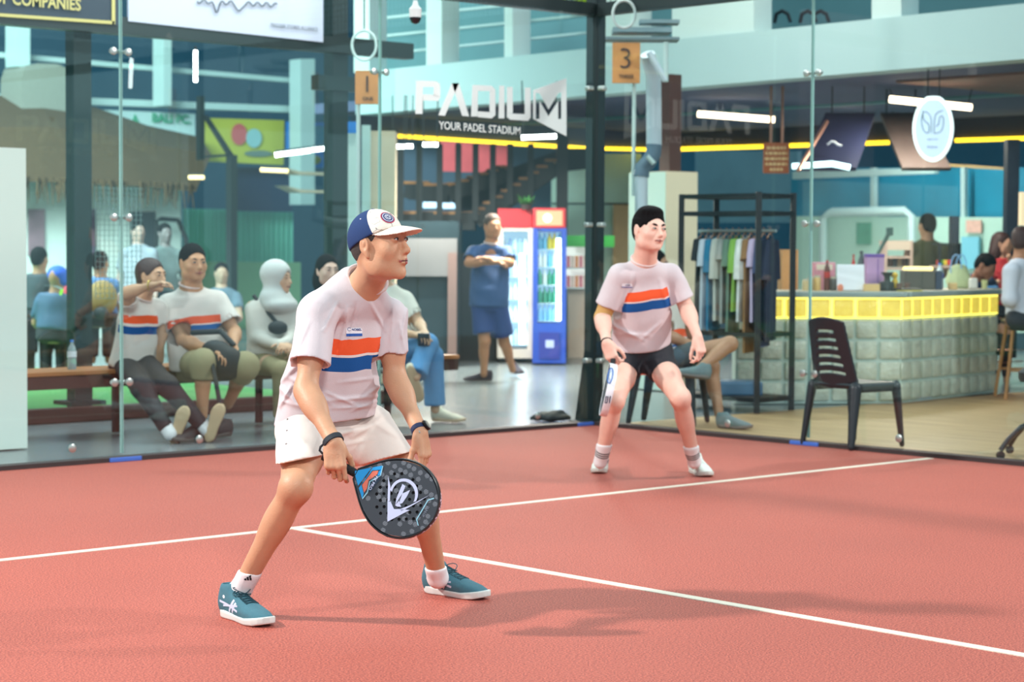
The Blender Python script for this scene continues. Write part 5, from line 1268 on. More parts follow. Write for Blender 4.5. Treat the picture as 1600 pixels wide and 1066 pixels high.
sheet('carrier', 'x', 10.65, [(1030, 205), (1640, 178), (1640, 217), (1030, 234)], .15, mat('brown_beam', (66, 58, 66), .7), r)
# beige pillar and white posts left of the stairs
def post(u0, u1, v0, v1, d, m, name, label, cat='pillar', dep=.3):
    b = MB(); vbox(b, u0, v0, u1, v1, d, dep); return tag(b.build(name, m), label, cat)
post(578, 616, 205, 600, 19.5, beige, 'pillar', 'beige pillar behind the cap of the front player'); post(541, 558, 196, 606, 19.0, mint, 'pillar', 'narrow white post left of the beige pillar', dep=.15); post(566, 577, 196, 600, 19.4, palep, 'drain_pipe', 'thin pale pipe beside the beige pillar', 'pipe', .07)
post(541, 557, 190, 208, 18.8, mat('board_blue', (34, 126, 214)), 'wall_sign', 'small blue sign on the narrow white post', 'sign', .05)
# signs with wooden boards
woodm = mat('sign_wood', (204, 142, 84), .6, var=.12, vscale=14); burn = mat('burnt_letter', (74, 60, 58), .8)
def wsign(u0, v0, u1, v1, d, n, w, label, pu, pv):
    r = empty('court_sign', at(pu, pv, d), label, 'sign'); b = MB(); vbox(b, u0, v0, u1, v1, d, .025, .003); bd = b.build('board', woodm, r)
    c = at((u0+u1)/2-1, v0+(v1-v0)*.43, d-.006); text_obj('digit', n, c, HR, ZZ, (v1-v0)*.5*d/FPX, burn, bd, .002, bold=-.01)
    c = at((u0+u1)/2, v0+(v1-v0)*.84, d-.006); text_obj('word', w, c, HR, ZZ, 5.5*d/FPX, burn, bd, .002, bold=.02)
    g = at(pu, v1, d+.09); MB().tube([V(g[0], g[1], 0.0 if n == '1' else at(0, 300, d)[2]), V(g[0], g[1], at(u0, v0, d)[2]-.05)], .016, 10).build('pole', palep, r, True)
wsign(957, 65, 1000, 130, 16.25, '3', 'THREE', 'light wooden sign with a large 3 beside the court corner', 991, 500)
wsign(555, 110, 594, 163, 19.6-4.2, '1', 'ONE', 'brown wooden sign with a 1 above the front player', 560, 500)
# round hoop lamps
for u, v, rr, d, l in ((569, 71, 19, 16, 'round pale hoop hanging above the sign with a 1'), (975, 22, 17.5, 14.8, 'round pale hoop hanging at the top beside the court corner')):
    c = at(u, v, d); R_ = rr*d/FPX; r = empty('hoop', c, l, 'hoop'); MB().tube([c+HR*R_*math.cos(a)+ZZ*R_*1.22*math.sin(a) for a in np.linspace(0, 2*PI, 28, endpoint=False)], .011, 8, closed=True).build('ring', palep, r, True)
    MB().tube([c+ZZ*R_*1.2, V(c[0], c[1], 4.6)], .006, 6).build('cable', blackm, r)
# column with duct
r = empty('service_column', at(1040, 620, 19), 'square beige column right of the far player', 'column')
ca = nrm(HR*.8+HF*.6); cb = nrm(-HR*.6+HF*.8)
c0 = at(1038, 620, 18.8); zt = at(1040, 268, 18.8)[2]
MB().box(V(c0[0], c0[1], zt/2)+ca*.19+cb*.26, (.38, .52, zt), ax=(ca, cb, ZZ)).build('shaft', beige, r)
MB().box(V(c0[0], c0[1], zt/2)+ca*.19-cb*.003, (.375, .006, zt-.01), ax=(ca, cb, ZZ)).build('front_panel', mat('panel_cream', (226, 212, 184), .7), r)
MB().box(V(c0[0], c0[1], zt/2)-ca*.004+cb*.26, (.008, .51, zt-.01), ax=(ca, cb, ZZ)).build('side_panel', mat('panel_mint', (206, 226, 214), .7), r)
MB().box(V(c0[0], c0[1], (zt+2.9)/2)+ca*.22+cb*.2, (.14, .14, 2.9-zt), ax=(ca, cb, ZZ)).build('upper_stub', brown, r)
r = empty('air_duct', at(1020, 160, 16.5), 'pale air duct pipe with a dark elbow beside the column', 'pipe')
MB().tube([at(1012, 85, 16.2), at(1021, 118, 16.3), at(1022, 228, 16.3)], .060, 14).build('pipe', mat('duct_white', (190, 206, 216), .5), r, True)
MB().tube([at(1022, 226, 16.3), at(1021, 240, 16.3), at(1013, 254, 16.3), at(1004, 262, 16.3), at(1002, 276, 16.3)], .062, 14).build('elbow', mat('duct_grey', (92, 116, 134), .5), r, True)
MB().tube([at(1002, 274, 16.3), at(1002, 335, 16.3), at(1003, 346, 16.5), at(1006, 350, 17.4), at(1014, 350, 18.95)], .052, 14).build('pipe', mat('duct_white', (190, 206, 216)), r, True)
MB().tube([at(1011, 244, 16.2), at(1022, 256, 16.2)], .02, 8).build('clamp', palep, r, True)
r = empty('wall_bracket', at(1020, 70, 15.6), 'pale steel bracket with a slanting strut above the duct', 'bracket')
bm_ = mat('bracket_grey', (128, 150, 156), .6); b = MB(); vbox(b, 946, 57, 1062, 62, 15.6, .25); vbox(b, 958, 42, 1050, 50, 15.7, .3); vbox(b, 1000, 30, 1062, 36, 15.8, .2); b.build('shelf', bm_, r)
MB().tube([at(1014, 82, 15.6), at(1040, 126, 15.6)], .025, 8).build('strut', mat('duct_white', (190, 206, 216)), r); MB().tube([at(1040, 66, 15.6), at(1040, 128, 15.6)], .02, 8).build('strut', palep, r)
# stair area
def stairs():
    r = empty('staircase', at(740, 560, 25), 'dark steel staircase with tan wooden treads behind the standing man', 'staircase')
    D = 25.5
    def flight(u0, v0, u1, v1, n, dd, nm):
        a = at(u0, v0, dd); c = at(u1, v1, dd); b = MB()
        for s in (0, .9):
            q0, q1 = a+HF*s, c+HF*s; t = nrm(q1-q0); b.box((q0+q1)/2-ZZ*.10, (np.linalg.norm(q1-q0), .05, .22), ax=(t, HF, np.cross(t, HF)*1.0))
        b.build('stringer', blackm, r)
        for i in range(n):
            p = a+(c-a)*(i+.5)/n+HF*.45; MB().box(p, (abs((c-a)@HR)/n*1.25, .95, .035), ax=VA).build('tread', mat('tread_wood', (176, 118, 66), .5, var=.1), r)
    flight(628, 332, 742, 333, 2, D, 'a'); flight(742, 331, 868, 246, 9, D, 'b'); flight(632, 284, 700, 290, 2, D+1.2, 'c'); flight(700, 290, 792, 258, 6, D+1.2, 'd')
    for i, u in enumerate((626, 655, 687, 716, 743, 770, 797, 829)):
        a = at(u, 225, D-.1); c = at(u, 345 if i < 6 else 320, D-.1); MB().box((a+c)/2, (.075, .05, abs(a[2]-c[2])), ax=VA).build('baluster', blackm, r)
    b = MB(); P_ = [at(u, v, D+1.4) for u, v in ((700, 300), (880, 232), (935, 232), (935, 262), (880, 268), (800, 322), (742, 352), (620, 350), (620, 338), (720, 338))]
    o0 = P_[0]; b.prism([((p-o0)@HR, (p-o0)[2]) for p in P_], o0, HR, ZZ, HF, .12); b.build('soffit', mat('stair_dark', (34, 40, 50), .8), r)
    for u in (612, 878):
        a = at(u, 346, D); b = MB(); g = V(a[0], a[1], 0); b.box(V(a[0], a[1], 2.75/2), (.14, .14, 2.75), ax=VA); b.build('support_post', blackm, r)
stairs()
# posters and windows behind the stairs
redp = mat('poster_red', (240, 96, 104), .6, var=.25, vscale=5)
for i, (u0, u1) in enumerate(((688, 713), (718, 741), (746, 767), (771, 793))):
    b = MB(); vbox(b, u0, 221+i*2, u1, 268+i, 28.2, .04); tag(b.build('poster', redp), 'red poster in the row above the stairs, %s' % ('leftmost', 'second from the left', 'third from the left', 'rightmost')[i], 'poster', 'red posters above the stairs')
def back_panels():
    b = MB(); vbox(b, 600, 176, 900, 350, 29.5, .2); tag(b.build('back_wall', mat('stair_back', (70, 90, 110), .8, var=.4, vscale=.8)), 'dark wall behind the stairs', 'wall')
    b = MB(); vbox(b, 862, 240, 1000, 560, 28.8, .2); pn = tag(b.build('mint_partition', mat('mint_sheet', (186, 216, 204), .7, var=.05)), 'pale mint partition right of the fridges', 'partition')
    for v in (271, 317):
        b = MB(); vbox(b, 862, v, 990, v+3, 28.75, .04); b.build('rail', blackm, pn)
    for i, (u0, v0, u1, v1) in enumerate(((661, 316, 686, 325), (688, 317, 713, 326), (720, 316, 737, 324), (750, 315, 768, 325))):
        b = MB(); vbox(b, u0, v0, u1, v1, 28.4, .04); tag(b.build('window_light', mat('window_glow', (200, 224, 250), .4, emit=1.6)), 'small bright window under the stairs, %s' % ('leftmost', 'second from the left', 'third from the left', 'rightmost')[i], 'window')
    for u0, v0, u1, v1, l in ((613, 226, 632, 232, 'short bright tube under the ceiling, left one of two'), (635, 225, 645, 232, 'small round ceiling light by the beige pillar'), (661, 223, 684, 229, 'bright tube under the ceiling, left of the red posters'), (815, 212, 869, 218, 'bright tube just over the yellow strip')):
        tube([(u0, (v0+v1)/2), (u1, (v0+v1)/2-2 if u0 > 800 else (v0+v1)/2)], 22 if u0 < 800 else 20, .022, lampm, l, ceil=2.92)
    # dark glazed kiosk left of the standing man
    r = empty('dark_kiosk', at(665, 575, 22.3), 'dark glazed kiosk with brown frame between the two players', 'kiosk')
    b = MB(); vbox(b, 560, 345, 716, 577, 22.6, 1.6); b.build('cabin', mat('kiosk_dark', (30, 42, 48), .25, var=.5, vscale=1.5), r)
    b = MB(); vbox(b, 700, 395, 713, 578, 22.5, .12); b.build('door_post', mat('kiosk_brown', (110, 86, 82), .6), r)
    b = MB(); vbox(b, 560, 372, 714, 432, 22.5, .1); b.build('header', mat('kiosk_grey', (98, 96, 98), .5, var=.3, vscale=2), r)
    b = MB(); vbox(b, 716, 395, 780, 570, 23.8, .5); tag(b.build('dark_door', mat('door_dark', (26, 34, 44), .4, var=.3)), 'dark doorway behind the standing man', 'door')
back_panels()
# fridges
def fridge(u0, v0, u1, v1, d, body, head, label, red, door):
    r = empty('drinks_fridge', at((u0+u1)/2, v1, d), label, 'fridge'); dep = .6
    w = u1-u0; hv = v0+(v1-v0)*.13
    b = MB(); vbox(b, u0, hv, u0+w*.13, v1, d, dep); vbox(b, u1-w*.13, hv, u1, v1, d, dep); vbox(b, u0, v1-(v1-v0)*(.26 if not door else .06), u1, v1, d, dep); vbox(b, u0, hv, u1, hv+5, d, dep); vbox(b, u0, hv, u1, v1, d+dep-.05, .05); b.build('cabinet', body, r)
    b = MB(); vbox(b, u0, v0, u1, hv, d-.02, dep, .01); hd = b.build('header', head, r)
    if not door:
        b = MB(); vbox(b, u0+w*.1, v0+4, u1-w*.1, hv-4, d-.03, .01); b.build('header_light', mat('header_glow', (255, 120, 90), .4, emit=2.2), hd)
        b = MB(); c = at((u0+u1)/2-3, (v0+hv)/2, d-.035); b.lathe(c, [(.05, 0), (.05, .004)], 16, (HR, ZZ, -HF)); b.build('header_mark', mat('header_pale', (255, 236, 190), .4, emit=2.0), hd)
    sh = MB(); rows = 5
    bot = v1-(v1-v0)*(.26 if not door else .08)
    lit = mat('fridge_interior', (200, 230, 255), .5, emit=.75)
    b = MB(); vbox(b, u0+w*.14, hv+6, u1-w*.14, bot, d+dep-.1, .02); b.build('interior', lit, r)
    cols = [(226, 196, 60), (120, 190, 220), (236, 236, 230), (60, 150, 120), (196, 70, 60), (150, 206, 240)]
    rs = random.Random(int(u0))
    for i in range(rows):
        vs_ = hv+6+(bot-hv-8)*(i+1)/rows; b = MB(); vbox(b, u0+w*.14, vs_-1.2, u1-w*.14, vs_, d+.08, .4); s_ = b.build('shelf', mat('shelf_white', (226, 240, 246), .4), r)
        n = 5
        for j in range(n):
            uu = u0+w*.2+(w*.6)*j/(n-1); p = at(uu, vs_-1.2, d+.16); c = cols[(i+rs.randrange(2)) % 6] if not door else [(210, 230, 250), (170, 200, 250), (230, 240, 250)][rs.randrange(3)]
            MB().lathe(p, [(.026, 0), (.028, .01), (.028, .11), (.012, .15), (.012, .18)], 10).build('bottle', mat('drink_%d_%d_%d' % c, c, .3), s_, True)
    ub = u1-w*.22 if not door else u1-w*.30
    q0, q1 = at(ub, hv+(16 if not door else 40), d+.03), at(ub, bot-4, d+.03); MB().tube([q0, q1], .026 if not door else .032, 10).build('lamp_tube', mat('fridge_tube', (240, 248, 255), .4, emit=7), r, True)
    b = MB(); vbox(b, u0+w*.12, hv+5, u1-w*.12, bot, d+.005, .012); b.build('glass_door', gfar, r)
    if not door:
        b = MB(); vbox(b, u0+w*.18, v1-(v1-v0)*.20, u1-w*.2, v1-(v1-v0)*.03, d-.012, .012); dr = b.build('lower_panel', mat('fridge_navy', (44, 56, 140), .4), r)
        b = MB(); vbox(b, u0+w*.38, v1-(v1-v0)*.15, u1-w*.36, v1-(v1-v0)*.10, d-.018, .006); b.build('panel_mark', mat('mark_pale', (170, 180, 226), .5), dr)
fridge(833, 325, 884, 568, 23.0, mat('fridge_blue', (40, 74, 170), .35), mat('fridge_red', (196, 40, 52), .4), 'blue drinks fridge with glowing red header', True, False)
fridge(778, 326, 832, 560, 23.4, mat('fridge_cream', (216, 206, 196), .4), mat('fridge_red', (196, 40, 52)), 'cream drinks fridge with plain red header behind the standing man', True, True)
r = empty('snack_shelf', at(905, 560, 24.5), 'white snack shelf with a green top edge behind the court corner post', 'shelf')
b = MB(); vbox(b, 888, 450, 990, 568, 24.6, .5); b.build('cabinet', mat('cabinet_beige', (206, 190, 176), .6), r); b = MB(); vbox(b, 886, 368, 960, 386, 24.4, .4); b.build('green_header', mat('header_green', (70, 186, 82), .5), r)
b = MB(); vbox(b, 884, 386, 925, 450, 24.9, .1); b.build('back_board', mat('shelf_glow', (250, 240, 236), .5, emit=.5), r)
for i, v in enumerate((418, 449)):
    b = MB(); vbox(b, 884, v, 930, v+3, 24.5, .35); s_ = b.build('shelf', mat('shelf_white', (226, 240, 246)), r)
    for j in range(6):
        p = at(888+j*6.5, v, 24.6); MB().box(p+ZZ*.07, (.04, .06, .14), ax=VA).build('packet', mat('packet_%d' % (j % 3), [(226, 120, 140), (240, 210, 200), (236, 150, 90)][j % 3], .5), s_)
b = MB(); vbox(b, 958, 320, 992, 420, 28.7, .05); tag(b.build('notice_board', mat('cork', (206, 172, 130), .8, var=.1)), 'tan board left of the far player\'s head', 'board')
r = empty('potted_plant', at(822, 325, 23.2), 'small green plant on top of the fridges', 'plant'); rs = random.Random(2); b = MB()
for i in range(40):
    a = rs.uniform(0, 2*PI); L_ = rs.uniform(.08, .2); c = at(822, 322, 23.3)+ZZ*.0; t = V(math.cos(a)*.9, math.sin(a)*.9, rs.uniform(.3, 1.2)); s_ = nrm(np.cross(t, ZZ)); e_ = c+nrm(t)*L_; b.add([c, c+nrm(t)*L_*.5+s_*.02, e_, c+nrm(t)*L_*.5-s_*.02], [(0, 1, 2, 3)])
tag(b.build('foliage', mat('leaf_green', (66, 128, 58), .6), r), kind='stuff'); MB().lathe(at(822, 328, 23.3), [(.05, 0), (.065, .06)], 12).build('pot', mat('pot_dark', (60, 50, 48), .7), r)
sheet('lime_banner', 'y', 6.0, [(745, -30), (1000, -30), (1000, 14), (920, 14), (800, 2), (745, -4)], .02, mat('lime_cloth', (186, 214, 40), .7, var=.15, vscale=6), None, 'lime green banner at the top edge left of the court corner', 'banner')
r = empty('security_camera', at(649, 24, 11.8), 'small dome security camera hanging from the head rail', 'camera'); p = at(649, 14, 12.2)
MB().lathe(p-ZZ*.05, [(.035, 0), (.038, .05), (.02, .07), (.012, .10)], 14).build('mount', mat('cam_white', (220, 224, 224), .5), r, True); MB().lathe(p-ZZ*.09, [(.004, 0), (.024, .008), (.034, .03), (.035, .045)], 14).build('dome', mat('cam_black', (20, 24, 30), .1), r, True)
# ================================================================ the bar and what stands round it
BT = .945   # bar top height
def bar():
    r = empty('bar_counter', at(1408, 628, 17.6), 'bar counter of glass blocks with a glowing yellow top row', 'counter')
    A_ = gnd(1150, 631); B_ = gnd(1409, 631); C_ = gnd(1592, 612)
    C_ = B_+nrm(HR*1.0+HF*1.25)*1.85
    stone = mat('counter_stone', (150, 166, 166), .35, var=.1, vscale=8); pale = mat('counter_pale', (206, 196, 178), .4, var=.06)
    gb = mat('glass_block', (206, 208, 190), .1, bump=1.0, bscale=34, var=.35, vscale=11, spec=.8); mort = mat('block_mortar', (198, 214, 206), .3, spec=.6)
    lit = mat('lit_block', (200, 180, 96), .15, emit=.75, emit_rgb=(250, 214, 70), bump=.9, bscale=26, var=.4, vscale=14); litm = mat('lit_mortar', (255, 232, 90), .4, emit=1.7, emit_rgb=(255, 236, 110))
    def seg(P0, P1, nm, flip):
        t = nrm(P1-P0); n = nrm(np.cross(ZZ, t)); n = n if n@HF > 0 else -n; L_ = np.linalg.norm(P1-P0); k = int(round(L_/.19)); w = L_/k
        MB().box((P0+P1)/2+n*.12+ZZ*(BT-.05)/2, (L_, .18, BT-.05), ax=(t, n, ZZ)).build('core', mort, r)
        for row in range(5):
            z = .012+row*.177+.0885; b = MB()
            for i in range(k):
                c = P0+t*(i+.5)*w+n*.02+ZZ*z; b.box(c, (w-.028, .035, .15), ax=(t, n, ZZ), bev=.012)
            b.build('block_row', lit if row == 4 else gb, r, True)
        MB().box((P0+P1)/2+n*.021+ZZ*(.012+4.5*.177), (L_, .012, .177), ax=(t, n, ZZ)).build('light_row', litm, r)
        MB().box((P0+P1)/2+n*.24+ZZ*(BT-.02), (L_+.12, .62, .04), ax=(t, n, ZZ), bev=.006).build('countertop', stone, r)
        MB().box((P0+P1)/2+n*.26+ZZ*(BT+.003), (L_+.1, .56, .006), ax=(t, n, ZZ)).build('top_inlay', pale, r)
    seg(A_, B_, 'a', 1); seg(B_, C_, 'b', 1)
    return A_, B_, C_
A_, B_, C_ = bar()
def on_bar(u, dback=.25): 
    """a spot on the counter top seen at column u"""
    P0, P1 = (A_, B_) if u < 1408 else (B_, C_)
    t = nrm(P1-P0); n = nrm(np.cross(ZZ, t)); n = n if n@HF > 0 else -n
    o = P0+n*dback; r = FW+(u-800)/FPX*RT; r = V(r[0], r[1]); M = np.array([[r[0], -t[0]], [r[1], -t[1]]]); s = np.linalg.solve(M, (o-CAMP)[:2])
    return V(CAMP[0]+r[0]*s[0], CAMP[1]+r[1]*s[0], BT+.006)
PXM = 183.0
def obj_box(name, u0, u1, h, dep, back, m, label, cat, bev=.006, lift=0, rz=0):
    p = on_bar((u0+u1)/2, back); w = (u1-u0)/PXM
    return tag(MB().box(p+ZZ*(h/2+lift), (w, dep, h), ax=VA, bev=bev).build(name, m), label, cat)
# the white tablet, boxes, bottles
r = empty('laptop', on_bar(1328, .15), 'white laptop lid standing open on the bar counter', 'laptop'); p = on_bar(1328, .15)
MB().box(p+ZZ*.115+HF*.01, (.235, .012, .22), ax=(HR, nrm(HF-ZZ*.12), nrm(ZZ+HF*.12)), bev=.004).build('screen', mat('laptop_white', (240, 243, 252), .4), r); MB().box(p+ZZ*.009+HF*.09, (.235, .16, .016), ax=VA, bev=.004).build('base', mat('laptop_grey', (180, 184, 190), .4), r)
r = empty('gift_box', on_bar(1364, .42), 'lilac box with purple rim beside the white laptop', 'box'); p = on_bar(1364, .42)
MB().box(p+ZZ*.145, (.15, .16, .29), ax=VA, bev=.006).build('body', mat('lilac', (206, 160, 206), .6), r); MB().box(p+ZZ*.30, (.155, .165, .03), ax=VA, bev=.004).build('rim', mat('purple', (120, 84, 176), .6), r); MB().box(p+HR*.02-HF*.082+ZZ*.14, (.004, .004, .27), ax=VA).build('seam', mat('purple', (120, 84, 176)), r)
r = empty('napkin_box', on_bar(1364, .1), 'low wooden box in front of the lilac box', 'box'); MB().box(on_bar(1360, .12)+ZZ*.03, (.13, .12, .06), ax=VA, bev=.004).build('body', mat('pine', (226, 190, 130), .6), r)
r = empty('pink_box', on_bar(1285, .4), 'pink patterned box at the left end of the bar', 'box'); p = on_bar(1285, .4); MB().box(p+ZZ*.12, (.19, .14, .24), ax=VA, bev=.006).build('body', mat('pink_card', (226, 150, 168), .6, var=.3, vscale=26), r); MB().box(p+ZZ*.2-HF*.072, (.14, .004, .05), ax=VA).build('print', mat('print_cream', (240, 220, 200), .6), r)
def bottle(u, back, h, rad, m, label, cap=None, band_=None, name='bottle', pos=None, grp=None):
    p = on_bar(u, back) if pos is None else pos; r = empty(name, p, label, 'bottle', grp)
    MB().lathe(p, [(rad*.9, 0), (rad, h*.03), (rad, h*.3), (rad*.93, h*.35), (rad, h*.4), (rad, h*.62), (rad*.8, h*.75), (rad*.36, h*.88), (rad*.36, h*.95)], 16).build('body', m, r, True)
    MB().lathe(p+ZZ*h*.93, [(rad*.42, 0), (rad*.42, h*.07)], 14).build('cap', cap or mat('cap_blue2', (70, 130, 220), .5), r, True)
    if band_: MB().lathe(p+ZZ*h*.42, [(rad*1.02, 0), (rad*1.02, h*.2)], 16, caps=False).build('label_band', band_, r, True)
pet = mat('pet_plastic', (196, 216, 222), .12, spec=.8, bump=.3, bscale=60)
bottle(1467, .2, .235, .034, pet, 'clear water bottle with a blue band on the bar', band_=mat('band_blue', (70, 90, 190), .5))
bottle(1291, .22, .26, .026, mat('sauce_dark', (96, 34, 26), .3), 'dark brown sauce bottle at the left end of the bar', cap=mat('cap_red', (190, 40, 36), .5), band_=mat('cap_red', (190, 40, 36)))
bottle(1332, .5, .31, .02, mat('red_bottle', (206, 42, 44), .4), 'slim red bottle behind the white laptop', cap=mat('cap_red', (190, 40, 36)))
bottle(1344, .52, .34, .035, mat('grey_flask', (74, 84, 88), .4), 'dark grey flask behind the white laptop', cap=mat('grey_cap', (60, 66, 70), .5))
for u, m, l, h in ((1258, (210, 186, 140), 'pale jar', .1), (1266, (176, 150, 110), 'tan jar', .12), (1276, (214, 176, 110), 'honey jar', .13), (1301, (70, 66, 64), 'dark pot', .12)):
    p = on_bar(u, .2); r = empty('jar', p, '%s in the cluster at the left end of the bar' % l, 'jar', 'jars at the left end of the bar'); mm = mat('jar_%d' % u, m, .3); MB().lathe(p, [(.026, 0), (.03, .01), (.03, h*.8), (.024, h*.86)], 14).build('glass', mm, r, True); MB().lathe(p+ZZ*h*.86, [(.026, 0), (.026, h*.14)], 14).build('lid', mat('jar_lid', (200, 190, 170), .5), r, True)
p = on_bar(1312, .08); tag(MB().lathe(p, [(.018, 0), (.026, .02), (.026, .04), (.012, .058)], 14).build('fruit', mat('fruit_orange', (236, 140, 110), .6), None, True), 'small orange fruit before the white laptop', 'fruit')
r = empty('coffee_machine', on_bar(1432, .3), 'dark coffee machine with a lit yellow top on the bar', 'machine'); p = on_bar(1432, .32)
MB().box(p+ZZ*.085, (.27, .24, .17), ax=VA, bev=.01).build('body', mat('machine_grey', (96, 92, 84), .35, .3), r); MB().box(p+ZZ*.185-HF*.02, (.23, .2, .035), ax=VA, bev=.008).build('top_light', mat('machine_light', (255, 226, 150), .4, emit=1.6), r); MB().box(p+HR*.17+ZZ*.085, (.06, .24, .17), ax=VA, bev=.008).build('side_panel', mat('machine_navy', (40, 56, 82), .4), r)
r = empty('coffee_grinder', on_bar(1385, .2), 'black coffee grinder left of the coffee machine', 'machine'); p = on_bar(1385, .2); MB().lathe(p, [(.04, 0), (.04, .05), (.025, .08), (.025, .12), (.05, .15), (.055, .16)], 16).build('body', mat('matte_black', (44, 54, 54), .5), r, True); MB().box(p+HF*.03+ZZ*.04, (.11, .12, .08), ax=VA, bev=.01).build('base', mat('matte_black', (44, 54, 54)), r)
r = empty('toy_duck', on_bar(1397, .24), 'yellow toy bird between the grinder and the coffee machine', 'toy'); p = on_bar(1397, .24); s = Sculpt(.02); s.ell(p+ZZ*.06, V(.028, .035, .05), VA); s.ell(p+ZZ*.135, .026); s.ell(p+ZZ*.13-HR*.025, V(.014, .01, .007), VA); s.build('body', .006, mat('toy_yellow', (240, 196, 60), .6), r)
r = empty('tray', on_bar(1412, .1), 'black tray with small cups in front of the coffee machine', 'tray'); p = on_bar(1412, .12); MB().box(p+ZZ*.012, (.26, .14, .022), ax=VA, bev=.006).build('dish', mat('tray_black', (36, 40, 42), .4), r)
tag(MB().box(on_bar(1420, .02)+ZZ*.004, (.22, .05, .006), ax=VA).build('yellow_mat', mat('mat_yellow', (226, 206, 60), .6)), 'thin yellow mat at the counter edge', 'mat')
for i, du in enumerate((-8, 4)): p = on_bar(1412+du, .12)+ZZ*.023; tag(MB().lathe(p, [(.018, 0), (.028, .045), (.026, .045), (.016, .004)], 14).build('cup', mat('cup_brown', (130, 100, 90), .5), None, True), 'small brown cup on the black tray, %s one' % ('left', 'right')[i], 'cup')
r = empty('tote_bag', on_bar(1496, .3), 'pale green tote bag with light blue handles on the bar', 'bag'); p = on_bar(1496, .3); s = Sculpt(.03); s.loft(p, VA, [[0, 0, 0, .10, .06], [.08, 0, 0, .12, .06], [.17, .0, 0, .09, .04], [.22, .01, 0, .05, .02]], .02, rnd=.01); s.build('sack', .01, mat('tote_green', (196, 206, 160), .8, var=.12, vscale=20), r)
for dx in (-.03, .03): MB().tube([p+HR*(dx+.05*math.cos(a))+ZZ*(.18+.13*math.sin(a))+HF*dx for a in np.linspace(-.3, PI+.3, 12)], .006, 6).build('handle', mat('handle_blue', (130, 176, 226), .6), r, True)
r = empty('box_cup', on_bar(1488, .08), 'small cream box before the tote bag', 'box'); MB().box(on_bar(1487, .1)+ZZ*.03, (.07, .08, .06), ax=VA, bev=.004).build('body', mat('pine', (226, 190, 130)), r)
r = empty('tissue_holder', on_bar(1519, .1), 'white upright holder on the bar before the slumped man', 'holder'); p = on_bar(1519, .1); MB().box(p+ZZ*.05, (.075, .06, .10), ax=VA, bev=.015).build('body', mat('holder_white', (226, 222, 214), .5), r)
r = empty('snack_packet', on_bar(1548, .1), 'blue and white packet near the right end of the bar', 'packet'); p = on_bar(1548, .12); MB().box(p+ZZ*.012, (.10, .07, .022), ax=VA, bev=.006).build('wrapper', mat('packet_blue', (90, 150, 206), .4), r); tag(MB().lathe(on_bar(1537, .1), [(.024, 0), (.03, .08), (.028, .08), (.02, .004)], 14).build('cup', mat('cup_green', (206, 206, 150), .4), None, True), 'pale cup at the right end of the bar', 'cup')
# behind the bar: wall, screens, goal frame, shelf
XB = 12.5
tag(sheet('wall_bar', 'x', XB, [(1236, 338), (1640, 340), (1640, 520), (1236, 520)], .15, mat('bar_mint', (184, 216, 200), .7, var=.06)), 'mint wall behind the bar', kind='structure')
tag(sheet('wall_bar_window', 'x', XB+.3, [(1236, 262), (1640, 262), (1640, 342), (1236, 342)], .1, mat('night_glass', (40, 136, 166), .3, var=.5, vscale=1.1)), 'dark blue window band above the mint wall', kind='structure')
for u, l in ((1363, 'left'), (1504, 'right')): sheet('mullion', 'x', XB+.05, rect(u-3, 262, u+3, 342), .08, palep, None, 'pale upright in the window band behind the bar, %s' % l, 'post')
sheet('cable_tray', 'x', XB-.3, [(1238, 268), (1460, 262), (1460, 271), (1238, 280)], .1, palep, None, 'pale slanting cable tray under the bar ceiling', 'beam'); sheet('wood_rail', 'x', XB-.2, [(1480, 256), (1576, 262), (1576, 266), (1480, 260)], .05, mat('rail_gold', (186, 150, 96), .5), None, 'thin gold rail under the bar ceiling', 'rail')
r = empty('goal_frame', onx(1355, 450, XB-.4), 'pale tubular frame standing behind the bar', 'frame')
Q = [onx(u, v, XB-.4) for u, v in ((1286, 470), (1286, 342), (1296, 333), (1415, 331), (1424, 338), (1424, 470))]; MB().tube(Q, .055, 10).build('frame_tube', palep, r, True); MB().tube([onx(1300, 329, XB-.35), onx(1414, 327, XB-.35)], .04, 10).build('top_tube', palep, r, True)
for u, l in ((1375-.0, 'green'),): sheet('wall_poster', 'x', XB-.06, rect(1338, 348, 1360, 382), .02, mat('poster_green', (96, 160, 136), .6, var=.3, vscale=8), None, 'green and white poster behind the bar', 'poster')
sheet('wall_poster', 'x', XB-.06, rect(1509, 344, 1533, 364), .02, mat('poster_pink', (226, 176, 160), .6, var=.3, vscale=20), None, 'small pink poster behind the long haired woman', 'poster')
sheet('blue_panel', 'x', XB-.1, rect(1502, 370, 1529, 420), .04, mat('panel_sky', (126, 196, 216), .6), None, 'light blue panel behind the slumped man', 'panel')
for (u0, u1), l in (((1487, 1497), 'between the mint walls behind the bar'), ((1573, 1590), 'at the right edge above the white shirted man')):
    b = MB(); vbox(b, u0, 218 if u0 > 1500 else 338, u1, 560, 20.5, .16); tag(b.build('steel_post', mat('post_navy', (24, 38, 56), .5)), 'dark post %s' % l, 'post')
b = MB(); vbox(b, 1596, 300, 1606, 352, 18.0, .1); tag(b.build('wall_lamp', mat('lamp_cream', (250, 220, 180), .5, emit=.5)), 'cream lamp cut by the right edge', 'light')
r = empty('back_shelf', at(1404, 470, 20.3), 'pinkish wooden shelf unit left of the olive man', 'shelf'); sw = mat('shelf_wood', (206, 176, 160), .6)
for v in (376, 400, 418): 
    b = MB(); vbox(b, 1382, v, 1424, v+4, 20.3, .3); b.build('board', sw, r)
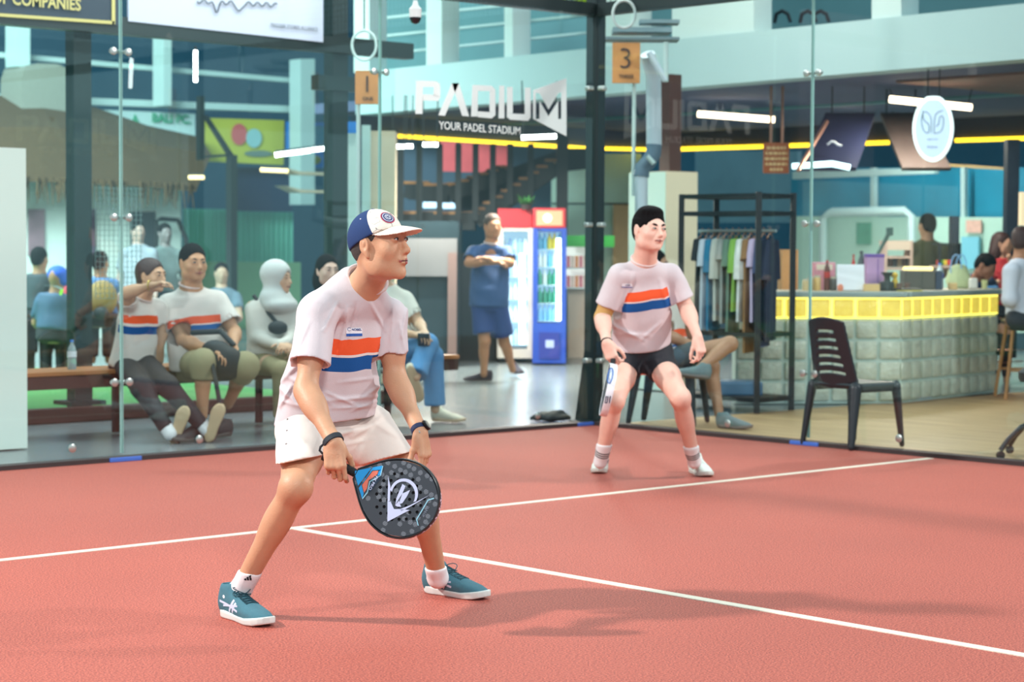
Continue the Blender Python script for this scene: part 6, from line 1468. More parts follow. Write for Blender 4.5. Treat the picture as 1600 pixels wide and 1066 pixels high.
b = MB(); vbox(b, 1382, 376, 1385, 560, 20.3, .3); b.build('side', sw, r); b = MB(); vbox(b, 1422, 376, 1425, 560, 20.3, .3); b.build('side', sw, r); b = MB(); vbox(b, 1385, 377, 1423, 391, 20.28, .02); b.build('front_board', mat('shelf_front', (222, 200, 180), .6), r)
for i in range(5): p = at(1390+i*7, 417, 20.45); tag(MB().box(p+ZZ*.05, (.04, .1, .1), ax=VA).build('tin', mat('tin_%d' % (i % 3), [(120, 90, 80), (70, 76, 84), (176, 150, 120)][i % 3], .5)), 'small tin on the pinkish shelf, %s' % ('first from the left', 'second from the left', 'middle', 'fourth from the left', 'rightmost')[i], 'tin', 'tins on the back shelf')
r = empty('back_table', at(1475, 470, 20.4), 'low dark framed rack with coloured packets right of the olive man', 'rack')
b = MB(); vbox(b, 1466, 380, 1500, 383, 20.4, .3); vbox(b, 1466, 380, 1469, 560, 20.4, .04); vbox(b, 1497, 380, 1500, 560, 20.4, .04); b.build('frame', blackm, r); b = MB(); vbox(b, 1462, 415, 1500, 419, 20.4, .3); b.build('shelf', sw, r)
for i, c in enumerate(((214, 70, 60), (120, 196, 60), (236, 200, 60), (220, 60, 60))): p = at(1466+i*5.2, 414, 20.45); tag(MB().box(p+ZZ*.025, (.03, .06, .05), ax=VA).build('packet', mat('pk_%d' % i, c, .5)), '%s packet on the rack right of the olive man' % ('dark red', 'green', 'yellow', 'bright red')[i], 'packet', 'packets on the rack')
b = MB(); vbox(b, 1222, 390, 1246, 560, 17.9, .3); tag(b.build('wooden_crate', mat('crate_wood', (206, 150, 96), .6, var=.15, vscale=7)), 'upright wooden crate behind the clothes stand', 'crate')
MB(); r = empty('tripod_stand', at(1392, 470, 20), 'thin dark microphone like stand behind the lilac box', 'stand'); MB().tube([at(1372, 470, 20), at(1372, 396, 20), at(1386, 370, 20), at(1390, 360, 20)], .02, 6).build('arm', mat('stand_teal', (50, 86, 82), .5), r, True); MB().tube([at(1390, 368, 20), at(1390, 356, 20)], .035, 8).build('head', mat('stand_teal', (50, 86, 82)), r, True)
# hanging things under the bar ceiling
def lamp_bar(u0, v0, u1, v1, d, label):
    tube([(u0, v0), (u1, v1)], d, .034, mat('warm_tube', (255, 224, 190), .4, emit=6), label, ceil=2.85)
def under(u0, v0, u1, v1, d, p):
    q0, q1 = at(u0, v0, d), at(u1, v1, d); m_ = (q0+q1)/2-ZZ*.045; l = area('bar_tube_light', tuple(m_), tuple(m_-ZZ), float(np.linalg.norm(q1-q0)), p, (1, .9, .76), .05); t = nrm(q1-q0); l.rotation_euler = (0, 0, math.atan2(t[1], t[0]))
under(1090, 178, 1210, 187, 22.2, 60); under(1390, 155, 1518, 168, 19.8, 80); under(1308, 193.5, 1340, 194, 23.5, 30); under(1395, 196, 1440, 197, 23.0, 30); under(661, 226, 684, 226, 22, 140); under(815, 215, 869, 213, 20, 150)
lamp_bar(1090, 178, 1210, 187, 22.2, 'long warm white tube right of the duct'); lamp_bar(1390, 155, 1518, 168, 19.8, 'long warm white tube behind the oval lamp'); lamp_bar(1308, 193.5, 1340, 194, 23.5, 'short warm tube over the navy banner'); lamp_bar(1395, 196, 1440, 197, 23.0, 'short warm tube left of the oval lamp')
r = empty('oval_sign', at(1460, 200, 18.3), 'glowing white oval sign with thin line drawing, upper right', 'sign')
def oval():
    d = 18.3; c = at(1458, 201, d); n = nrm(-HF-HR*.28); x = nrm(np.cross(n, ZZ))*-1; x = x if x@HR > 0 else -x
    W_, H_ = .178, .295
    pts = [(W_*math.cos(a), H_*math.sin(a)) for a in np.linspace(0, 2*PI, 40, endpoint=False)]; pts = [(a, min(b, H_*.965)) for a, b in pts]
    MB().prism(pts, c-n*.04, x, ZZ, n, .08).build('lightbox', mat('sign_shell', (240, 250, 250), .4, emit=1.1), r)
    pts2 = [(a*.86, b*.88) for a, b in pts]; MB().prism(pts2, c+n*.0405, x, ZZ, n, .004).build('face', mat('sign_face', (196, 214, 234), .4, emit=.62), r)
    q = lambda a, b: c+n*.047+x*a+ZZ*b
    ln = mat('sign_line', (90, 128, 140), .5); s_ = .0035
    L_ = [[(-.012, -.04), (-.012, .09), (-.04, .135), (-.085, .155), (-.09, .10), (-.07, .06), (-.035, .04), (-.03, .0), (-.035, -.045), (-.07, -.035), (-.095, .02), (-.1, .09), (-.085, .155)],
          [(.012, -.04), (.012, .09), (.035, .14), (.085, .155)], [(.012, -.045), (.06, -.04), (.09, .0), (.095, .1), (.065, .11), (.055, .07), (.05, .03), (.025, .015)], [(.0, -.04), (.0, .09)]]
    for l in L_[:3]:
        P_ = np.array(l); 
        for _ in range(2): P_ = np.array([P_[0]]+[v for a, b in zip(P_[:-1], P_[1:]) for v in (a*.75+b*.25, a*.25+b*.75)]+[P_[-1]])
        MB().tube([q(a, b) for a, b in P_], s_, 6).build('emblem_line', ln, r, True)
    text_obj('word', 'ngopi dulu', q(0, -.095), x, ZZ, .016, mat('sign_ink', (120, 140, 160), .5), r, .001); text_obj('word', 'Padium', q(0, -.165), x, ZZ, .022, mat('sign_ink', (120, 140, 160)), r, .001)
    top = c+ZZ*H_*.96
    for s in (-.05, .05): MB().tube([top+x*s, V(*(top+x*s)[:2], 2.95)], .006, 6).build('hanger', blackm, r)
oval()
r = empty('menu_sign', at(1213, 272, 20.5), 'hanging brown wooden sign with pale lines of lettering', 'sign'); b = MB(); vbox(b, 1193, 223, 1233, 271, 20.5, .03, .004); b.build('board', mat('sign_brown', (176, 96, 56), .6, var=.2, vscale=12), r)
for i in range(5): 
    b = MB(); w = (15, 17, 18, 17, 10)[i]
    rs = random.Random(i)
    x = 1213-w
    while x < 1213+w: 
        k = rs.uniform(3, 7); vbox(b, x, 229+i*8.4, min(x+k, 1213+w), 233.5+i*8.4, 20.49, .006); x += k+1.5
    tag(b.build('lettering_line', mat('line_cream', (236, 196, 140), .5), r), kind='stuff')
for u in (1204, 1222): MB().tube([at(u, 223, 20.5), V(*at(u, 223, 20.5)[:2], 2.95)], .014, 6).build('hanger', mat('copper', (176, 128, 110), .4, .5), r)
r = empty('hanging_banner', at(1300, 260, 20), 'navy slanted panel with a small white mark under the bar ceiling', 'panel')
def slab(pts, d0, d1, th, m, nm, r_):
    P_ = [at(u, v, d0+(d1-d0)*(v-180)/80) for u, v in pts]; n = nrm(np.cross(P_[1]-P_[0], P_[2]-P_[0])); b = MB(); k = len(P_); b.add(P_+[p+n*th for p in P_], [tuple(range(k))[::-1], tuple(range(k, 2*k))]+[(i, (i+1) % k, k+(i+1) % k, k+i) for i in range(k)]); return b.build(nm, m, r_)
slab([(1290, 176), (1368, 176), (1338, 262), (1250, 262)], 20.5, 19.8, .04, mat('banner_navy', (34, 38, 66), .5), 'panel', r)
q0 = at(1304, 226, 19.9); MB().tube([q0-HR*.07, q0-HR*.03+ZZ*.03, q0+ZZ*.025, q0+HR*.03, q0+HR*.07-ZZ*.01], .012, 6).build('mark', mat('print_white', (240, 240, 246)), r); MB().tube([at(1247, 266, 19.6), at(1292, 190, 20.2)], .022, 8).build('edge_bar', mat('copper', (176, 128, 110)), r)
MB().tube([at(1238, 260, 19.7), at(1300, 256, 19.7), at(1328, 262, 19.7)], .028, 8).build('light_edge', mat('edge_glow', (220, 250, 255), .4, emit=2.5), r, True)
for u in (1300, 1350): MB().tube([at(u, 178, 20.45), V(*at(u, 178, 20.45)[:2], 2.95)], .008, 6).build('hanger', blackm, r)
r = empty('slanted_board', at(1440, 250, 20), 'brown slanted panel behind the oval sign', 'panel'); slab([(1376, 176), (1440, 176), (1486, 262), (1410, 262)], 20.8, 20.2, .04, mat('panel_brown', (80, 66, 62), .6, var=.25, vscale=5), 'panel', r)
for u in (1385, 1430): MB().tube([at(u, 178, 20.8), V(*at(u, 178, 20.8)[:2], 2.95)], .008, 6).build('hanger', blackm, r)
# clothes stand
def stand():
    r = empty('clothes_stand', gnd(1190, 645), 'black steel clothes stand with shelves, right of the far player', 'clothes stand')
    a = gnd(1062, 636); b_ = gnd(1182, 646); c = gnd(1236, 641)
    d0 = (a-CAMP)@FW
    def leg(g, u, vt, nm='upright'):
        dd = (g-CAMP)@FW; t = at(u, vt, dd); MB().box(V(g[0], g[1], t[2]/2), (.045, .045, t[2]), ax=VA).build(nm, blackm, r); return V(g[0], g[1], t[2])
    bk = nrm(c-b_)*0+V(0, 0, 0)
    dep = HF*.45+HR*.02
    A = leg(a, 1062, 304); B = leg(b_, 1182, 300); C = leg(b_+(c-b_)*1.0, 1237, 302)
    A2 = leg(a+(c-b_), 1075, 306); 
    for z in (A[2]-.02, A[2]-.16, .62, .10):
        for p, q in ((a, b_), (b_, c), (a, a+(c-b_)), (a+(c-b_), c)):
            q0, q1 = V(p[0], p[1], z), V(q[0], q[1], z); MB().box((q0+q1)/2, (np.linalg.norm(q1-q0), .035, .035), ax=(nrm(q1-q0), nrm(np.cross(ZZ, q1-q0)), ZZ)).build('cross_bar', blackm, r)
    m_ = (a+c)/2; MB().prism([(0, 0), (1, 0), (1, 1), (0, 1)], V(a[0], a[1], .10), b_-a, c-b_, ZZ, .02).build('lower_shelf', blackm, r)
    MB().prism([(0, 0), (1, 0), (1, 1), (0, 1)], V(a[0], a[1], A[2]-.03), b_-a, c-b_, ZZ, .02).build('top_shelf', blackm, r)
    z = A[2]-.30; mid = (c-b_)*.5; p, q = a+mid, b_+mid; MB().tube([V(p[0], p[1], z), V(q[0], q[1], z)], .014, 8).build('rail', steel, r, True)
    MB().box(V(*((a+b_)/2+(c-b_)*.5)[:2], .17), (.42, .3, .12), ax=VA, bev=.02).build('storage_box', mat('box_blue', (74, 110, 140), .5), r)
    return a, b_, c, z, mid
sa, sb, sc_, sz, smid = stand()
clo = [('black jersey', (40, 44, 48), .74), ('pale grey jersey', (206, 214, 226), .78), ('blue trimmed jersey', (40, 130, 170), .78), ('white shirt', (216, 216, 206), .7), ('silver grey blouse', (170, 172, 166), .72), ('grey green shirt', (120, 150, 130), .85), ('lime green top', (150, 200, 90), .62), ('white patterned top', (222, 226, 220), .7), ('brown shirt', (150, 110, 70), .95), ('lilac shirt', (196, 176, 206), .7), ('dark blue blouse with pale leaves', (70, 80, 120), .9), ('navy blouse', (40, 46, 70), .85)]
def garment(i, nm, col, ln):
    t = (i+.6)/12.5; p = sa+smid+(sb-sa)*t; p = V(p[0], p[1], sz-.03); d = nrm(sb-sa); f = nrm(np.cross(ZZ, d)); f = f if f@HF < 0 else -f; w = .20
    r = empty('hanging_garment', p-ZZ*ln, '%s hanging on the black clothes stand' % nm, 'garment', 'clothes on the stand')
    tilt = nrm(f+d*.55)
    rs = random.Random(i); b = MB(); n = 10; vs = []
    for s in (-1, 1):
        for j in range(13):
            z = -ln*j/12
            for k in range(n+1):
                x = -1+2*k/n; sh = .55+.45*min(1, j/1.5); ww = w*sh*(1+.10*j/12)
                vs.append(p+tilt*x*ww+ZZ*(z-.06*abs(x)*(j < 2))+d*(s*(.012+.014*(1-abs(x)))+.012*math.sin(k*2.1+i+j*.15)))
    m_ = n+1; fs = [(s*13*m_+j*m_+k, s*13*m_+j*m_+k+1, s*13*m_+(j+1)*m_+k+1, s*13*m_+(j+1)*m_+k) for s in (0, 1) for j in range(12) for k in range(n)]
    fs += [(j*m_+e, (j+1)*m_+e, 13*m_+(j+1)*m_+e, 13*m_+j*m_+e) for j in range(12) for e in (0, n)]
    b.add(vs, fs); b.build('cloth', mat('cloth_%d' % i, col, .85, var=.35 if 'leaves' in nm or 'patterned' in nm else .06, vscale=14), r, True)
    for s in (-1, 1):
        q = p+tilt*s*w*.75-ZZ*.05; MB().tube([q, q+tilt*s*.05-ZZ*(.1+.02*(i%3)), q+tilt*s*.06-ZZ*(.16+.05*(i%4))], [.04, .042, .046], 8).build('sleeve', mat('cloth_%d' % i, col), r, True)
    hk = MB().tube([p+tilt*.12-ZZ*.03, p+ZZ*.02, p-tilt*.12-ZZ*.03], .006, 6); hk.tube([p+ZZ*.02, p+ZZ*.05, p+ZZ*.055+tilt*.01], .004, 6); hk.build('hanger', mat('hanger_wood', (190, 140, 110), .5), r)
for i, (nm, c, ln) in enumerate(clo): garment(i, nm, c, ln)
# plastic chair
def plastic_chair(name, pos, f, label, m, k=1.0):
    s_ = np.cross(f, ZZ); r = empty(name, pos, label, 'chair'); L = lambda x, y, z: pos+(s_*x+f*y+ZZ*z)*k; A = np.array([s_, f, ZZ])
    s = Sculpt(.02); s.box(L(0, 0, .425), V(.215, .215, .014)*k, A, .012); s.box(L(0, .205, .405), V(.2, .012, .028)*k, A, .01)
    for x in (-.205, .205): s.box(L(x, 0, .405), V(.012, .2, .028)*k, A, .01)
    s.ell(L(0, .0, .455), V(.17, .17, .026)*k, A, .02, '-'); s.build('seat', .008, m, r)
    for x in (-1, 1):
        for y in (-1, 1):
            a, c = L(x*.20, y*.195, .41), L(x*.225, y*.235-(.02 if y < 0 else 0), 0); ls = Sculpt(.008); ls.cone(a, c+ZZ*.02, .044*k, .024*k, flat=(s_ if False else nrm(s_+f*x*y), .75)); ls.cut(c, -ZZ, .1); ls.build('leg', .008, m, r)
    s = Sculpt(.015)
    def back(P):
        q = (P-pos)@A.T/k; x, y, z = q[:, 0], q[:, 1], q[:, 2]
        t = np.clip((z-.41)/.46, 0, 1); yc = -.20-.10*t+.9*x*x; hw = .205-.045*t; d = np.maximum(np.abs(y-yc)-.010, np.abs(x)-hw); top = .85+.03*(1-(x/.17)**2); d = np.maximum(d, np.maximum(z-top, .40-z))
        rim = (np.abs(x) > hw-.035)
        for i in range(6):
            zc = .50+i*.055; sl = np.maximum(np.abs(z-zc-.35*x*x*0-.012*(1-(x/.13)**2))-.0085, np.abs(x)-(.125-.01*i)); d = np.maximum(d, -sl)
        return d*k*.8
    s.func(back, pos-V(.35, .35, 0), pos+V(.35, .35, .95), 0); s.build('backrest', .006, m, r)
    return r
chm = mat('dark_plastic', (34, 40, 46), .35, var=.05)
plastic_chair('plastic_chair', gnd(1333, 697)*1.0, nrm(HR*.80+HF*.6), 'empty dark plastic chair with slotted back in front of the bar', chm, .98)
# wheeled stool at the right edge
r = empty('wheeled_stool', gnd(1640, 716), 'black wheeled stool cut off by the right edge of the picture', 'stool'); c = gnd(1640, 716)
for i in range(5):
    a = PI+.25+i*2*PI/5; t = HR*math.cos(a)+HF*math.sin(a); MB().tube([c+ZZ*.22, c+t*.10+ZZ*.225, c+t*.2+ZZ*.20, c+t*.29+ZZ*.12, c+t*.34+ZZ*.055], .017, 10).build('leg', mat('gloss_black', (26, 24, 26), .15, spec=.8), r, True); MB().lathe(c+t*.34+ZZ*.025-np.cross(t, ZZ)*.012, [(.025, 0), (.025, .024)], 14, (t, ZZ, np.cross(t, ZZ))).build('caster', blackm, r)
MB().tube([c+ZZ*.2, c+ZZ*.48], .025, 12).build('post', blackm, r, True); MB().lathe(c+ZZ*.48, [(.19, 0), (.2, .02), (.2, .06), (.17, .085)], 24).build('cushion', mat('black_vinyl', (30, 30, 34), .5), r, True)
# bar stool of the man in the white shirt
r = empty('bar_stool', gnd(1582, 622), 'tan legged bar stool at the right end of the bar', 'stool'); c = gnd(1598, 622); 
for x, y in ((-1, -1), (-1, 1), (1, -1), (1, 1)): MB().tube([c+HR*x*.12+HF*y*.12+ZZ*.66, c+HR*x*.2+HF*y*.2], .016, 8).build('leg', mat('stool_wood', (170, 120, 70), .5), r, True)
MB().box(c+ZZ*.675, (.34, .34, .05), ax=VA, bev=.02).build('seat', mat('stool_seat', (60, 50, 50), .5), r)
for q in ((-.17, -.17, .17, -.17), (-.17, .17, .17, .17)): MB().tube([c+HR*q[0]+HF*q[1]+ZZ*.25, c+HR*q[2]+HF*q[3]+ZZ*.25], .01, 6).build('foot_rail', mat('stool_wood', (170, 120, 70)), r, True)
sheet('pale_awning', 'x', 14.0, [(1086, 236), (1246, 236), (1246, 348), (1086, 348)], .1, mat('awning_blue', (120, 156, 170), .7, var=.3, vscale=1.2), None, 'pale blue grey awning seen behind the clothes stand', 'awning')
# ================================================================ spectators and guests
def folk(label, d, px, k, face, chest_front, skin_rgb, shirt_m=None, shirt=None, legs=None, hair=None, shoes=None, group=None, hands=True, hem=.02, long=False, origin=None, fat=0.0, st=None, vox=.011, male=True, short=None, slr=(.056, .064, .07)):
    """px: joint -> (u, v, nearer/farther than d)"""
    J = {n: at(u, v, d+o) for n, (u, v, o) in px.items()}
    up = nrm(J['neck']-J['pel']); X = J['shR']-J['shL']; X = nrm(X-up*(X@up)); f = np.cross(up, X); J['front'] = f; T = np.array([X, f, up])
    A = frame(face[1] if len(face) > 1 else ZZ, face[0])
    low = min(J['ankR'][2], J['ankL'][2]); base = (J['ankR']+J['ankL'])/2; r = empty('person', V(base[0], base[1], 0) if origin is None else origin, label, 'person', group)
    hd = None
    if hands:
        hd = {'k': .95}
        for sd in 'RL':
            D = nrm(J['wr'+sd]-J['el'+sd])
            N = px.get('N'+sd); N = f*-.6-ZZ*.5 if N is None else N
            N = nrm(N-D*(N@D)); Th = np.cross(D, N)*(1 if sd == 'R' else -1); hd[sd] = dict(D=D, N=N, Th=Th, curls=[(.5, .6, .4)]*4)
    s = body_sculpt(J, k, A, hands=hd, male=male, fat=fat); add_head(s, J['head'], A, k, fat=fat)
    s.build('body', vox*.8, skin('skin_%d_%d_%d' % skin_rgb, skin_rgb), r)
    if (J['head']-CAMP)@FW < 16.5 and face[0]@FW < .3: add_face_parts(r, J['head'], A, k, face[0]); lip_mesh(r, J['head'], A, k)
    if hair:
        kw = dict(hair); m = kw.pop('m', hairm); hair_cap(r, J['head'], A, k, m, vox=vox*.8, **kw)
    if shirt_m is not None:
        tee(r, J, T, k, shirt_m, -hem, vox=vox, collar=(vox < .012), long=long, st=st, sl=.72 if short is None else short, slr=slr, disp=folds([], .0025, 16, int(d*10)))
    if legs:
        m, end, r0, r1, r2 = legs; b = Sculpt(.03*k); b.loft(J['pel'], T, [[-.10*k, 0, 0, .16*k, .12*k], [.0, 0, 0, .168*k, .125*k], [.05*k, 0, 0, .16*k, .12*k]], .03, rnd=.01)
        for sd in 'RL':
            h, kn, an = J['hip'+sd], J['kne'+sd], J['ank'+sd]
            if end <= 1:
                e = h+(kn-h)*end; t = nrm(kn-h); b.cone(h, e, r0*k, r1*k); b.cut(e, t, .16*k)
            else:
                e = kn+(an-kn)*(end-1); t = nrm(an-kn); b.cone(h, kn, r0*k, r1*k); b.cone(kn, e, r1*k, r2*k); b.cut(e, t, .14*k)
        b.disp = folds([], .003, 14, 3); b.build('trousers' if end > 1 else 'shorts', vox, m, r)
    if shoes:
        for sd in 'RL':
            if sd+'heel' in shoes:
                heel, fd, up_ = shoes[sd+'heel']; rr = empty('shoe', heel); rr.parent = r; rr.matrix_parent_inverse = PW(r).inverted(); shoe(rr, heel, fd, .95*k, shoes['m'], up=up_, vox=.009, laces=False)
    return r, J, A, T
BG = (.003,)
cr2 = stripe_shirt('cream_jersey_c', (224, 214, 208), (.31, .365), (.235, .29), .17)
blackhair = dict(face=(0, .105, -.03), fr=(.12, .074, .104))
# --- woman with ponytail, hand at her mouth
tq_ = [mat('shoe_maroon', (92, 48, 52), .7), mat('sole_tan', (206, 176, 140), .6, var=.1), mat('lace_grey', (120, 110, 110)), mat('mark_white', (206, 216, 236))]
fA = dirv(.35, -.25, .9); fB = dirv(.35, -.25, .9); upA = dirv(.1, .95, .15)
w1, J, A, T = folk('seated woman with ponytail in cream striped shirt, hand at her mouth', 14.2, dict(pel=(207, 566, 0), neck=(222, 464, -.1), chest=(214, 510, 0), head=(238, 430, -.15), hipR=(192, 568, 0), hipL=(224, 568, 0), kneR=(222, 606, -.45), kneL=(262, 604, -.42), ankR=(262, 672, -.52), ankL=(318, 666, -.42),
    shR=(203, 480, -.15), elR=(197, 458, -.38), wrR=(238, 446, -.42), shL=(246, 480, 0), elL=(252, 515, .05), wrL=(250, 548, .05), NR=V(0, 0, -1.0)), .98, (dirv(.85, -.5, 0),), None, (206, 160, 128),
    cr2, hair=dict(m=mat('brown_hair', (62, 34, 32), .5, bump=.5, bscale=150, var=.4, vscale=50), back=[((0, -.09, -.05), (.045, .04, .09)), ((0, -.05, .03), (.08, .08, .08))], **blackhair), legs=(mat('leggings', (42, 38, 44), .8, bump=.15), 1.98, .090, .072, .056), male=False, hem=.015,
    shoes=dict(m=tq_, Rheel=(at(269, 694, 13.7), fA, upA), Lheel=(at(324, 690, 13.75), fB, upA)), origin=gnd(210, 600)*0+V(*at(207, 566, 14.2)[:2], 0), st=[[-.03, 0, 0, .178, .135], [.1, 0, 0, .165, .125], [.2, 0, 0, .16, .12], [.3, 0, 0, .165, .118], [.37, 0, 0, .15, .105], [.42, 0, 0, .10, .08]])
MB().tube([J['wrR']+(nrm(np.cross(J['wrR']-J['elR'], ZZ))*math.cos(a)+ZZ*math.sin(a))*.031-HR*.02 for a in np.linspace(0, 2*PI, 16, endpoint=False)], .005, 6, closed=True).build('bracelet', mat('brass', (206, 176, 90), .3, .8), w1, True)
for sd in 'RL': sk = Sculpt(.01); t = nrm(J['kne'+sd]-J['ank'+sd]); sk.cone(J['ank'+sd]-t*.03, J['ank'+sd]+t*.03, .046, .046); sk.build('sock', .008, sockm, w1)
# --- big man with clasped hands
kh = mat('khaki', (150, 140, 108), .85, bump=.2)
darksh = [mat('shoe_dark', (60, 58, 60), .7), mat('sole_dark', (90, 84, 80), .6), mat('lace_dark2', (40, 40, 44)), mat('mark_grey', (160, 160, 160))]
m1, J, A, T = folk('seated broad man in cream striped shirt and khaki trousers, hands clasped', 14.35, dict(pel=(314, 566, .05), neck=(297, 446, -.05), chest=(304, 510, 0), head=(302, 410, -.1), hipR=(296, 570, 0), hipL=(338, 570, 0), kneR=(318, 568, -.47), kneL=(383, 572, -.40), ankR=(316, 650, -.42), ankL=(356, 632, -.15),
    shR=(264, 476, 0), elR=(286, 532, -.12), wrR=(335, 549, -.42), shL=(340, 472, .03), elL=(367, 520, -.05), wrL=(364, 543, -.36), NR=V(-.2, .2, -1), NL=V(.2, .2, -1)), 1.1, (dirv(.55, -.85, 0),), None, (196, 146, 112),
    stripe_shirt('cream_jersey_d', (224, 214, 208), (.30, .352), (.255, .292), .185), hair=dict(**blackhair), legs=(kh, 1.30, .094, .084, .075), fat=.012, hem=.01, shoes=dict(m=darksh, Rheel=(V(*at(318, 665, 13.9)[:2], 0), dirv(-.5, -.8, 0), ZZ), Lheel=(V(*at(360, 650, 14.15)[:2], 0), dirv(-.6, -.6, 0), ZZ)),
    origin=V(*at(314, 566, 14.3)[:2], 0), slr=(.058, .07, .082), st=[[-.02, 0, .03, .20, .175], [.1, 0, .03, .195, .17], [.2, 0, .015, .188, .155], [.3, 0, .0, .185, .135], [.38, 0, 0, .17, .115], [.44, 0, 0, .12, .09]])
bg = empty('handbag', at(350, 590, 13.9), 'black soft bag hanging from the seated broad man\'s lap', 'bag'); s = Sculpt(.05); s.ell(at(352, 568, 13.92), V(.13, .09, .12), VA); s.ell(at(336, 545, 13.95), V(.09, .07, .06), VA); s.build('sack', .012, mat('bag_black', (28, 30, 34), .6, bump=.3), bg)
MB().tube([at(330, 560, 13.85), at(338, 600, 13.75), at(346, 645, 13.75)], .016, 8).build('strap', mat('bag_black', (28, 30, 34)), bg, True); MB().tube([at(300, 520, 14.1), at(345, 518, 13.98), at(366, 540, 13.95)], .02, 8).build('handle', mat('bag_black', (28, 30, 34)), bg, True)
# --- woman with grey headscarf
hj = mat('grey_scarf', (206, 208, 206), .85, bump=.3, var=.04)
h1, J, A, T = folk('seated woman in pale headscarf and cream top with a black cross-body bag', 14.65, dict(pel=(420, 562, 0), neck=(425, 462, 0), chest=(421, 510, 0), head=(434, 434, -.05), hipR=(404, 566, 0), hipL=(440, 566, 0), kneR=(440, 578, -.4), kneL=(474, 578, -.35), ankR=(440, 655, -.35), ankL=(474, 650, -.3),
    shR=(396, 482, 0), elR=(404, 528, -.08), wrR=(440, 540, -.3), shL=(452, 478, .05), elL=(460, 520, 0), wrL=(446, 536, -.28)), .96, (dirv(.93, -.35, 0),), None, (214, 170, 140), mat('cream_top', (214, 208, 200), .85, bump=.2), long=True, legs=(kh, 1.95, .088, .062, .06), male=False,
    hem=.03, origin=V(*at(420, 562, 14.65)[:2], 0), shoes=dict(m=whitem, Rheel=(V(*at(436, 672, 14.3)[:2], 0), dirv(.5, -.8, 0), ZZ), Lheel=(V(*at(470, 670, 14.35)[:2], 0), dirv(.5, -.8, 0), ZZ)), slr=(.056, .062, .058))
s = Sculpt(.03); H = J['head']; L = lambda x, y, z: H+(A[0]*x+A[1]*y+A[2]*z)*.96
s.ell(L(0, -.02, .03), (.098, .115, .105), A); s.ell(L(0, -.02, -.06), (.085, .085, .08), A); s.ell(L(0, -.02, -.15), (.13, .11, .09), A); s.ell(L(0, .02, -.2), (.15, .12, .07), A)
s.ell(L(0, .115, -.035), (.062, .075, .088), A, .01, '-'); s.build('headscarf', .008, hj, h1)
MB().tube([J['shR']+ZZ*.09+T[1]*.02, J['chest']+T[1]*.14+ZZ*.05-T[0]*.02, J['chest']+T[1]*.15-ZZ*.05-T[0]*.12], .014, 8).build('bag_strap', mat('bag_black', (28, 30, 34)), h1, True)
s = Sculpt(.02); s.ell(at(434, 512, 14.42), V(.07, .045, .05), VA); s.build('pouch', .01, mat('bag_black', (28, 30, 34)), h1)
# --- two more women on the bench, partly hidden
w2, J, A, T = folk('pale faced woman with long black hair, half hidden behind the front player\'s back', 14.9, dict(pel=(516, 566, 0), neck=(511, 458, 0), chest=(514, 510, 0), head=(512, 422, -.03), hipR=(500, 570, 0), hipL=(534, 570, 0), kneR=(505, 582, -.4), kneL=(540, 582, -.4), ankR=(505, 655, -.35), ankL=(540, 655, -.35),
    shR=(486, 480, 0), elR=(484, 525, -.1), wrR=(505, 550, -.3), shL=(540, 480, 0), elL=(545, 525, -.1), wrL=(525, 550, -.3)), .96, (dirv(.5, -.85, 0),), None, (220, 184, 166), mat('cream_top', (214, 208, 200)), long=True, hair=dict(back=[((0, -.05, -.08), (.1, .07, .12))], ears=False, length=1, **blackhair), legs=(mat('leggings', (42, 38, 44)), 1.95, .088, .062, .05), male=False,
    origin=V(*at(516, 566, 14.9)[:2], 0), shoes=dict(m=darksh, Rheel=(V(*at(502, 668, 14.55)[:2], 0), dirv(.3, -.9, 0), ZZ), Lheel=(V(*at(540, 668, 14.55)[:2], 0), dirv(.3, -.9, 0), ZZ)))
jeans = mat('blue_jeans', (92, 146, 196), .85, bump=.2, var=.08, vscale=12)
w3, J, A, T = folk('seated person in white top and light blue flared jeans, legs crossed, holding a phone', 15.1, dict(pel=(628, 556, .05), neck=(602, 446, .05), chest=(616, 500, .05), head=(602, 412, 0), hipR=(615, 560, .05), hipL=(640, 558, .1), kneR=(668, 538, -.36), kneL=(676, 556, -.30), ankR=(650, 590, -.55), ankL=(680, 640, -.28),
    shR=(592, 472, -.05), elR=(620, 520, -.2), wrR=(652, 524, -.42), shL=(634, 468, .1), elL=(655, 506, .05), wrL=(664, 520, -.35)), .98, (dirv(.8, -.6, -.3),), None, (210, 170, 140), mat('white_top', (218, 216, 206), .85, bump=.2), long=False, hair=dict(**blackhair), legs=(jeans, 1.93, .092, .076, .080), male=False,
    origin=V(*at(628, 556, 15.1)[:2], 0), shoes=dict(m=[mat('shoe_cream', (214, 206, 186), .6, var=.1), mat('sole_cream', (196, 170, 140), .6), MATS['lace_white'], MATS['mark_grey']], Rheel=(at(641, 574, 14.5), dirv(.25, -.3, -.9), dirv(-.1, .9, .2)), Lheel=(gnd(676, 658), dirv(.9, -.4, 0), ZZ)), slr=(.056, .062, .07))
ph = empty('phone', at(665, 532, 14.62), 'black phone in the hands of the person in blue jeans', 'phone'); MB().box(at(662, 531, 14.6), (.085, .012, .11), ax=(HR, nrm(HF+ZZ*.6), nrm(ZZ-HF*.6)), bev=.008).build('case', mat('phone_black', (22, 22, 26), .3), ph); MB().box(at(662, 531, 14.593), (.075, .002, .10), ax=(HR, nrm(HF+ZZ*.6), nrm(ZZ-HF*.6))).build('screen', mat('phone_screen', (40, 44, 60), .1), ph)
